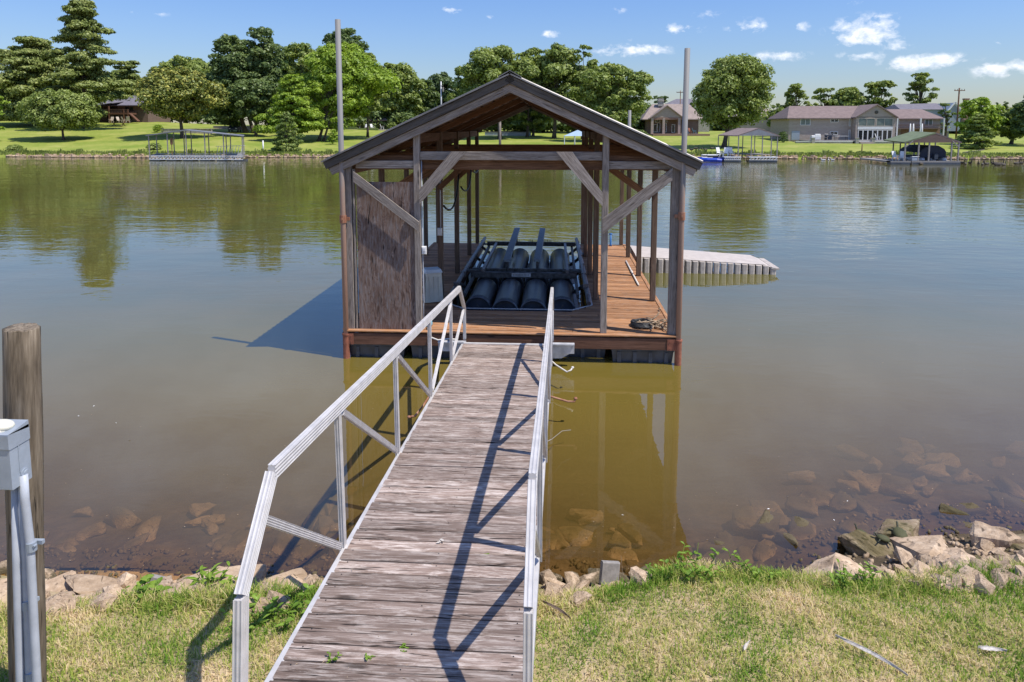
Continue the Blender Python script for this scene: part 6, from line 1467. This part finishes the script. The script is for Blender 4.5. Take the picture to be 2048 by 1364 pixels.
# patio wall in front
wl = empty('patio_wall', (gx(1690), Yh-6, g0-.5), 'low pale stone patio wall with white coping in front of the long brick house', 'wall')
Yw = Yh-6
for a, b in ((1592, 1705), (1716, 1742), (1750, 1800)):
    xa_, xb_ = far_x(a, Yw), far_x(b, Yw); zt_ = atY(1700, 283.5, Yw).z
    m_ = MB(); m_.box(((xa_+xb_)/2, Yw, zt_-.55), (xb_-xa_, .4, 1.1)); m_.build('wall_section', M['stone_wall'], wl)
    m_ = MB(); m_.box(((xa_+xb_)/2, Yw, zt_+.05), (xb_-xa_+.1, .5, .10)); m_.build('coping', M['white'], wl)
for p in (1626, 1714, 1746): m_ = MB(); m_.box((far_x(p, Yw), Yw-.05, atY(1700, 281.5, Yw).z-.3), (.55, .55, 1.5)); m_.box((far_x(p, Yw), Yw-.05, atY(1700, 281.5, Yw).z+.48), (.65, .65, .12)); m_.build('pier', M['stone_wall'], wl)
m_ = MB()
for k in range(3): m_.box((far_x(1732, Yw), Yw-.3-.35*k, atY(1700, 283.5, Yw).z-.12-.2*k), (far_x(1744, Yw)-far_x(1718, Yw), .36, .2))
m_.build('steps', M['brick_tan'], wl)
m_ = MB(); m_.box((gx(1700), Yh-3.2, g0+.0), (gx(1800)-gx(1590), 5.2, .24)); s_ = m_.build('patio', M['concrete']); s_['kind'] = 'structure'
def table(px, Y, z, w_, lab):
    x = far_x(px, Y); r0 = empty('patio_table', (x, Y, z), lab, 'table'); m_ = MB(); m_.box((x, Y, z+.74), (w_, .9, .05)); m_.build('table_top', M['white'], r0)
    for sx in (-1, 1):
        for sy in (-1, 1): m_ = MB(); m_.box((x+sx*w_*.42, Y+sy*.35, z+.36), (.07, .07, .72)); m_.build('leg', M['lift_steel'], r0)
zp = g0+.12
table(1682, Yh-3.4, zp, 2.4, 'long white patio table in front of the brick house wall')
m_ = MB(); x = gx(1617); m_.box((x, Yh-3.5, zp+.45), (1.6, .9, .8), bev=.1); m_.box((x+.3, Yh-3.6, zp+.95), (.9, .6, .35), bev=.1); tag(m_.build('covered_grill', M['white']), 'white covered patio furniture at the left of the brick house patio', 'furniture')
m_ = MB(); m_.box((gx(1641), Yh-3.6, zp+.55), (1.1, .8, 1.0), bev=.12); m_.box((gx(1646), Yh-3.6, zp+1.1), (.6, .5, .25), bev=.08); tag(m_.build('grill', M['navy']), 'dark barbecue grill on the brick house patio', 'grill')
chair(1756, Yh-4, zp, 1.2, 60, 'white patio chair before the glass doors of the long brick house', gname='chairs on the brick house patio'); chair(1652, Yh-4, zp, 1.2, -30, 'pale chair beside the dark grill on the brick house patio', 'cream', 'chairs on the brick house patio')
for k, px in enumerate((1803, 1809, 1826)):
    x = gx(px); m_ = MB(); m_.tube([(x, Yh-3, zp), (x, Yh-3, zp+1.0), (x, Yh-3, zp+1.4), (x, Yh-3, zp+3.0)], [.03, .03, .20, .08], 8); tag(m_.build('folded_parasol', M['white'], smooth=True), 'folded white parasol before the lower brick wall, %s' % ('leftmost of three', 'middle of three', 'rightmost, standing apart')[k], 'parasol', 'folded parasols at the brick house')
# grey house and chimney behind
hb = empty('gray_house', (far_x(1850, 160), 160, 2), 'grey roofed house with pale gable and red chimney behind the long brick house', 'house', 'houses on the far shore')
X_ = lambda p, Y=160.: far_x(p, Y); Z_ = lambda y, Y=160.: atY(1800, y, Y).z
m_ = MB(); m_.box(((X_(1800)+X_(1900))/2, 165, (Z_(218)+1)/2), (X_(1900)-X_(1800), 9, Z_(218)-1)); m_.build('wall', M['meter'], hb)
m_ = MB(); m_.add([(X_(1798), 160, Z_(219)), (X_(1888), 160, Z_(219)), (X_(1893), 165, Z_(205)), (X_(1806), 165, Z_(207)), (X_(1798), 170, Z_(219)), (X_(1888), 170, Z_(219))], [(0, 1, 2, 3), (4, 5, 2, 3), (0, 3, 4)]); m_.build('roof', M['shingle_gray'], hb)
m_ = MB(); m_.prism([(X_(1882), Z_(222)), (X_(1895), Z_(206)), (X_(1908), Z_(222)), (X_(1908), Z_(262)), (X_(1882), Z_(262))], 158, 168); m_.build('gable_wall', M['meter'], hb)
m_ = MB(); m_.bar((X_(1880), 157.8, Z_(224)), (X_(1895), 157.8, Z_(205)), .25, .25); m_.bar((X_(1895), 157.8, Z_(205)), (X_(1909), 157.8, Z_(223)), .25, .25); m_.build('verge_board', M['white'], hb)
m_ = MB(); m_.box((X_(1906), 156, (Z_(200)+3)/2), (.9, .8, Z_(200)-3)); m_.box((X_(1906), 156, Z_(200)), (1.05, .95, .3)); m_.build('chimney', M['brick_red'], hb)
# brick gable house
Y2 = 158.; gx = lambda p: far_x(p, Y2); gz_ = lambda y: atY(1340, y, Y2).z; g0 = gz_(268)
h2 = empty('brick_house', (gx(1340), Y2, g0), 'red brown brick house with gabled porch and tan roof behind the right steel pole', 'house', 'houses on the far shore')
m_ = MB(); m_.box(((gx(1296)+gx(1400))/2, Y2+6, (g0-1+gz_(236))/2), (gx(1400)-gx(1296), 8, gz_(236)-g0+1)); m_.build('wall', M['brick_dark'], h2)
hip_roof(h2, gx(1290), gx(1410), Y2+2, Y2+12, gz_(238), gz_(206), 3, 'shingle_tan')
m_ = MB(); m_.box(((gx(1302)+gx(1364))/2, Y2+.2, gz_(237)), (gx(1364)-gx(1302), .5, .5)); m_.build('lintel', M['brick_red'], h2)
gable_front(h2, gx(1302), gx(1364), Y2, Y2+8, gz_(235), gz_(212), 'shingle_tan', 'brick_tan', .5)
for p in (1304, 1327, 1358): m_ = MB(); m_.box((gx(p), Y2+.2, (g0+gz_(236))/2), (.55, .55, gz_(236)-g0)); m_.build('porch_column', M['brick_tan'], h2)
for a, b, y0_, y1_ in ((1309, 1316, 249, 264), (1317, 1322, 246, 264), (1331, 1335, 246, 264), (1346, 1352, 249, 265), (1312, 1322, 240, 244), (1331, 1336, 240, 244)): window(h2, ((gx(a)+gx(b))/2, (gz_(y0_)+gz_(y1_))/2), gx(b)-gx(a), gz_(y0_)-gz_(y1_), Y2+1.9, 'white', 'dark_glass', 0)
m_ = MB(); m_.box((gx(1328), Y2+6, gz_(203)), (1.3, 1.0, 1.8)); m_.box((gx(1328), Y2+6, gz_(200)), (1.5, 1.2, .2)); m_.build('chimney', M['stone_wall'], h2)
m_ = MB(); m_.box(((gx(1300)+gx(1410))/2, Y2-2.5, g0-.25), (gx(1410)-gx(1300), 5, .6)); o = m_.build('terrace', M['brick_red'], h2)
for k, (px, mt_) in enumerate(((1373, 'teal'), (1381, 'rust_red'), (1389, 'teal'))): chair(px, Y2-3, g0+.05, 1.3, 40*k, '%s lawn chair on the brick terrace, %s' % ({'teal': 'turquoise', 'rust_red': 'red'}[mt_], ('nearest the steel pole', 'between the turquoise chairs', 'farthest right')[k]), mt_, 'coloured chairs on the brick terrace')
# roofs behind it and the tan roofed house by the lakeside tree
h3 = empty('gray_house', (far_x(1375, 190), 190, 3), 'large grey roof rising behind the brick gable house', 'house', 'houses on the far shore')
gx = lambda p: far_x(p, 190.); gz_ = lambda y: atY(1340, y, 190.).z
m_ = MB(); m_.box(((gx(1325)+gx(1420))/2, 196, (gz_(215)+2)/2), (gx(1420)-gx(1325), 10, gz_(215)-2)); m_.build('wall', M['stone_wall'], h3); hip_roof(h3, gx(1325), gx(1420), 191, 201, gz_(215), gz_(196), 5, 'shingle_gray'); window(h3, (gx(1400), gz_(225)), 1.5, 1.5, 190.9)
h4 = empty('tan_house', (far_x(1560, 165), 165, 2.5), 'house with stepped tan roofs between the lakeside tree and the long brick house', 'house', 'houses on the far shore')
gx = lambda p: far_x(p, 165.); gz_ = lambda y: atY(1560, y, 165.).z
m_ = MB(); m_.box(((gx(1480)+gx(1572))/2, 171, (gz_(232)+2)/2), (gx(1572)-gx(1480), 10, gz_(232)-2)); m_.build('wall', M['brick_tan'], h4); hip_roof(h4, gx(1480), gx(1570), 166, 176, gz_(232), gz_(210), 5, 'shingle_tan'); hip_roof(h4, gx(1545), gx(1574), 163, 169, gz_(242), gz_(226), 2.2, 'shingle_tan')
window(h4, (gx(1564), gz_(250)), 1.2, 1.6, 165.9)
# small pale house left of the boathouse
Y5 = 168.; gx = lambda p: far_x(p, Y5); gz_ = lambda y: atY(760, y, Y5).z; g0 = gz_(259)
h5 = empty('cream_house', (gx(760), Y5, g0), 'small cream house with faded pink roof and terrace left of the boathouse roof', 'house', 'houses on the far shore')
m_ = MB(); m_.box(((gx(700)+gx(815))/2, Y5+5, (g0-1+gz_(240))/2), (gx(815)-gx(700), 8, gz_(240)-g0+1)); m_.build('wall', M['cream'], h5)
hip_roof(h5, gx(700), gx(772), Y5+.5, Y5+9, gz_(240), gz_(227), 3.5, 'shingle_pink'); hip_roof(h5, gx(752), gx(812), Y5+1.5, Y5+8, gz_(239.5), gz_(232), 2, 'shingle_pink')
for a, b, y0_, y1_, mt_ in ((727, 735, 243, 249, 'pale_glass'), (741, 747, 244, 252, 'dark_glass'), (749, 753, 241, 256, 'pale_glass'), (756, 764, 244, 252, 'dark_glass'), (704, 712, 243, 254, 'dark_glass')): window(h5, ((gx(a)+gx(b))/2, (gz_(y0_)+gz_(y1_))/2), gx(b)-gx(a), gz_(y0_)-gz_(y1_), Y5+.96, 'white', mt_, 0)
for p in (704, 722, 738): m_ = MB(); m_.box((gx(p), Y5-1, (g0+gz_(241))/2), (.3, .3, gz_(241)-g0)); m_.build('porch_column', M['white'], h5)
m_ = MB(); m_.box(((gx(705)+gx(785))/2, Y5-3, g0-.2), (gx(785)-gx(705), 4, .5)); m_.build('terrace', M['cream'], h5)
m_ = MB(); m_.box((gx(705), Y5-3.5, g0+.35), (4.5, .5, .6), bev=.05); m_.box((gx(748), Y5-5.5, g0-.05), (5, .5, .8), bev=.05); tag(m_.build('hedge', M['leaf_dark']), 'low dark hedge below the terrace of the small cream house', 'hedge')
for k, px in enumerate((733, 745, 765)): chair(px, Y5-3.2, g0+.05, 1.3, 50*k, 'white terrace chair at the small cream house, %s' % ('leftmost', 'middle', 'rightmost')[k], gname='chairs at the small cream house')
# dark roofed house on the far left with a deck
Y6 = 148.; gx = lambda p: far_x(p, Y6); gz_ = lambda y: atY(230, y, Y6).z; g0 = gz_(245)
h6 = empty('brown_house', (gx(230), Y6, g0), 'two storey brown house with grey hip roof and orange timber deck on the far left', 'house', 'houses on the far shore')
m_ = MB(); m_.box(((gx(180)+gx(290))/2, Y6+6, (g0-1+gz_(211))/2), (gx(290)-gx(180), 9, gz_(211)-g0+1)); m_.build('wall', M['brick_dark'], h6)
hip_roof(h6, gx(196), gx(288), Y6+.8, Y6+11, gz_(210), gz_(189), 4.5, 'shingle_gray'); hip_roof(h6, gx(168), gx(208), Y6+1.5, Y6+9, gz_(209), gz_(195), 2.5, 'roof_gray')
panel(h6, 'porch_roof', [(gx(202), Y6-1.5, gz_(211)), (gx(236), Y6-1.5, gz_(206)), (gx(240), Y6+2, gz_(202)), (gx(206), Y6+2, gz_(202))], .15, M['shingle_gray'])
m_ = MB(); m_.box(((gx(190)+gx(272))/2, Y6-.6, gz_(227.5)), (gx(272)-gx(190), 3.2, .35)); m_.build('deck', M['rim_wood'], h6)
for p in (205, 233, 262, 270): m_ = MB(); m_.box((gx(p), Y6-2.1, (g0+gz_(213 if p < 240 else 219))/2), (.22, .22, gz_(213 if p < 240 else 219)-g0)); m_.build('deck_post', M['rim_wood'], h6)
m_ = MB(); m_.box(((gx(190)+gx(272))/2, Y6-2.1, gz_(220)), (gx(272)-gx(190), .1, .12))
for k in range(28): m_.box((gx(190+2.95*k), Y6-2.1, gz_(223.5)), (.06, .06, .75))
m_.build('deck_railing', M['post_wood'], h6)
for a, b, y0_, y1_ in ((245, 262, 213, 222), (193, 202, 214, 225), (208, 213, 230, 243), (222, 230, 230, 243), (245, 258, 231, 243), (216, 230, 213, 217)): window(h6, ((gx(a)+gx(b))/2, (gz_(y0_)+gz_(y1_))/2), gx(b)-gx(a), gz_(y0_)-gz_(y1_), Y6+1.46, 'brick_dark', 'dark_glass', 1)
m_ = MB(); m_.bar((gx(272), Y6-1.6, gz_(228)), (gx(288), Y6-1.6, g0+.2), .9, .2); m_.build('deck_stair', M['rim_wood'], h6)
for k, px in enumerate((224, 240, 250, 258)): chair(px, Y6-4.5, g0-.1, 1.3, 70*k, 'pale chair under the deck of the brown house, %s' % ('leftmost', 'second from the left', 'third from the left', 'rightmost')[k], 'cream', 'chairs at the brown house')
x = gx(238); gp_ = far_pt(238, 138); r0 = empty('picnic_table', gp_, 'dark picnic table on the lawn below the brown house', 'table')
m_ = MB(); m_.box((gp_.x, 138, gp_.z+.75), (2.6, .9, .08)); m_.build('table_top', M['dark_wood'], r0)
for s in (-1, 1): m_ = MB(); m_.box((gp_.x, 138+s*.9, gp_.z+.45), (2.6, .3, .06)); m_.build('bench', M['dark_wood'], r0); m_ = MB(); m_.bar((gp_.x+s, 137.2, gp_.z), (gp_.x+s, 138.4, gp_.z+.75), .1, .08); m_.bar((gp_.x+s, 138.8, gp_.z), (gp_.x+s, 137.6, gp_.z+.75), .1, .08); m_.build('leg', M['dark_wood'], r0)
# low retaining wall under the magnolia, path, parked car
for a, b, yy, Yw, mt_, lab in ((324, 424, 253, 126, 'stone_wall', 'low pale retaining wall behind the magnolia trunk'), (428, 545, 250, 140, 'brick_tan', 'long low wall behind the parked dark car'), (970, 1062, 266, 150, 'meter', 'grey fence panel wall seen through the gable opening')):
    xa_, xb_ = far_x(a, Yw), far_x(b, Yw); g_ = far_pt((a+b)/2, Yw).z; r0 = empty('garden_wall', ((xa_+xb_)/2, Yw, g_), lab, 'wall')
    m_ = MB(); m_.box(((xa_+xb_)/2, Yw, g_+.25), (xb_-xa_, .35, 1.0)); m_.build('wall_section', M[mt_], r0); m_ = MB(); m_.box(((xa_+xb_)/2, Yw, g_+.79), (xb_-xa_+.1, .45, .08)); m_.build('coping', M['stone_wall'], r0)
def car(px, Y, rz, lab, mt_='car'):
    p = far_pt(px, Y); root = empty('parked_car', p, lab, 'car'); mw = Matrix.Translation(p) @ Matrix.Rotation(R(rz), 4, 'Z')
    prof = [(-2.2, .35), (-2.2, .8), (-2.0, .95), (-1.3, 1.0), (-.8, 1.42), (.5, 1.45), (1.1, 1.02), (2.0, .88), (2.2, .65), (2.2, .35)]
    m_ = MB(); m_.prism(prof, -.88, .88); me = m_.mesh('body'); me.transform(Matrix.Identity(4)); link('body', me, M[mt_], root, mw)
    m_ = MB(); m_.prism([(-1.15, 1.03), (-.75, 1.36), (.45, 1.39), (.95, 1.05)], -.89, .89); link('side_window', m_.mesh('w'), M['dark_glass'], root, mw)
    for sx in (-1.35, 1.4):
        for sy in (-.82, .82): m_ = MB(); m_.tube([(sx, sy-.1, .33), (sx, sy+.1, .33)], .33, 14); link('wheel', m_.mesh('wheel'), M['black_rubber'], root, mw)
    for s in (-.6, .6): m_ = MB(); m_.box((2.19, s, .7), (.05, .35, .14)); link('headlight', m_.mesh('headlight'), M['white'], root, mw)
car(470, 133, -75, 'dark parked car under the tall dark trees behind the far left dock')
m_ = MB(); m_.box((far_x(566, 141), 141, far_pt(566, 141).z+.7), (3.0, 1.6, .9), bev=.3); m_.box((far_x(420, 130), 130, far_pt(420, 130).z+.35), (.9, .7, .7)); tag(m_.build('utility_cabinet', M['white']), 'pale utility cabinet on the lawn near the parked dark car', 'cabinet')
# blue canopy gazebo under the boathouse roof
Yc = 112.; p = far_pt(1150, Yc); r0 = empty('gazebo', p, 'small pale blue roofed gazebo on the lawn seen under the boathouse roof', 'gazebo')
xa_, xb_ = far_x(1128, Yc), far_x(1172, Yc); ze_ = atY(1150, 272, Yc).z; zr_ = atY(1150, 258, Yc).z; xm = far_x(1163, Yc)
m_ = MB(); m_.add([(xa_, Yc, ze_), (xb_, Yc, ze_), (xb_, Yc+3.4, ze_), (xa_, Yc+3.4, ze_), (xm-.2, Yc+1.7, zr_), (xm+.2, Yc+1.7, zr_)], [(0, 1, 5, 4), (1, 2, 5), (2, 3, 4, 5), (3, 0, 4), (3, 2, 1, 0)]); m_.build('roof', M['cloth_blue'], r0)
for x in (xa_+.1, (xa_+xb_)/2, xb_-.1):
    for y in (Yc+.1, Yc+3.3): m_ = MB(); m_.box((x, y, (p.z+ze_)/2), (.13, .13, ze_-p.z)); m_.build('post', M['white'], r0)
# utility poles
def upole(px, Y, top, r, lab, mt='steel_gray', arm=False, box_=False):
    p = far_pt(px, Y); r0 = empty('utility_pole', p, lab, 'utility pole', 'utility poles'); zt_ = atY(px, top, Y).z
    m_ = MB(); m_.tube([p-Vector((0, 0, .2)), (p.x, p.y, zt_)], [r, r*.8], 10); m_.build('pole', M[mt], r0, smooth=True)
    if arm: m_ = MB(); m_.box((p.x, p.y-.15, zt_-.5), (2.0, .12, .14)); [m_.tube([(p.x+s, p.y-.15, zt_-.43), (p.x+s, p.y-.15, zt_-.2)], .05, 6) for s in (-.9, -.4, .4, .9)]; m_.build('crossarm', M[mt], r0)
    if box_: m_ = MB(); m_.tube([(p.x+.45, p.y-.2, zt_-2.2), (p.x+.45, p.y-.2, zt_-1.2)], .22, 10); m_.box((p.x+.25, p.y-.1, zt_-.9), (.5, .1, .1)); m_.build('transformer', M['steel_gray'], r0)
upole(883, 150, 163, .17, 'pale utility pole with a transformer left of the roof peak', 'alu_dull', box_=True)
upole(1913, 140, 176, .16, 'dark leaning utility pole right of the red chimney', 'dark_wood', arm=True)
upole(1359, 175, 181, .12, 'thin dark utility pole above the brick gable house', 'dark_wood', arm=True)
upole(1000, 97, 240, .20, 'pale round pole at the far bank seen under the boathouse roof', 'pale_bark')
upole(525, 97.5, 281, .12, 'short white post at the water beside the pale cypress', 'white')
upole(1726, 98, 288, .08, 'short dark post on the bank below the brick house', 'dark_wood')
# geese
def goose(x, y, z, s, rz, swim, lab, grp, mt='bird', mt2='bird_black'):
    root = empty('goose', (x, y, z), lab, 'goose', grp); mw = Matrix.Translation((x, y, z)) @ Matrix.Rotation(rz, 4, 'Z') @ Matrix.Scale(s, 4)
    h = 0 if swim else .28; m_ = MB()
    m_.tube([(-.42, 0, .16+h), (-.3, 0, .14+h), (-.05, 0, .10+h), (.18, 0, .12+h), (.30, 0, .2+h)], [.02, .10, .15, .13, .06], 8); link('body', m_.mesh('body', True), M[mt], root, mw)
    m_ = MB(); m_.tube([(.26, 0, .16+h), (.32, 0, .30+h), (.31, 0, .44+h), (.37, 0, .50+h), (.46, 0, .47+h)], [.07, .04, .035, .05, .015], 7); link('neck', m_.mesh('neck', True), M[mt2], root, mw)
    if not swim:
        for sy in (-.05, .05): m_ = MB(); m_.tube([(0, sy, h+.02), (0, sy, 0)], .012, 5); m_.box((.03, sy, .008), (.08, .05, .012)); link('leg', m_.mesh('leg'), M['bird_black'], root, mw)
r_ = random.Random(31)
for k, (px, py) in enumerate(((1805, 325), (1811, 328), (1818, 327), (1822, 330), (1834, 328), (1843, 329), (1918, 325), (1925, 327), (1931, 329), (1940, 327), (1957, 328), (1965, 330), (1973, 329), (1988, 328), (1994, 331), (2001, 329), (2008, 331), (2033, 328), (2041, 327))):
    p = atZ(px, py, 0); goose(p.x, p.y, -.02, 1.0, r_.uniform(0, 6.28), True, 'goose swimming in the %s before the far right bank' % ('small left flock' if k < 6 else 'right hand flock'), 'geese swimming by the far right bank')
for px, py in ((1646, 321), (1657, 321), (1665, 321)):
    p = atZ(px, py, 0); goose(p.x, p.y, -.02, .8, r_.uniform(0, 6.28), True, 'white bird on the water left of the green roofed dock', 'white birds on the water', 'bird_white', 'bird_white')
for px, Y in ((1384, 101), (1393, 104), (1399, 100), (1405, 103), (1412, 101), (1425, 104)):
    p = far_pt(px, Y); goose(p.x, p.y, p.z, 1.0, r_.uniform(0, 6.28), False, 'goose feeding on the lawn left of the brown roofed dock', 'geese on the far lawn')
# pale driftwood log on the right bank
p = far_pt(1950, 99); m_ = MB(); a = Vector((far_x(1925, 99), 98.6, far_pt(1925, 99).z+.1)); b = Vector((far_x(1976, 99), 99.6, far_pt(1976, 99).z+.5)); m_.tube([a, a.lerp(b, .5), b], [.14, .11, .04], 7); tag(m_.build('fallen_log', M['pale_bark'], smooth=True), 'pale fallen log on the bank right of the green roofed dock', 'log')
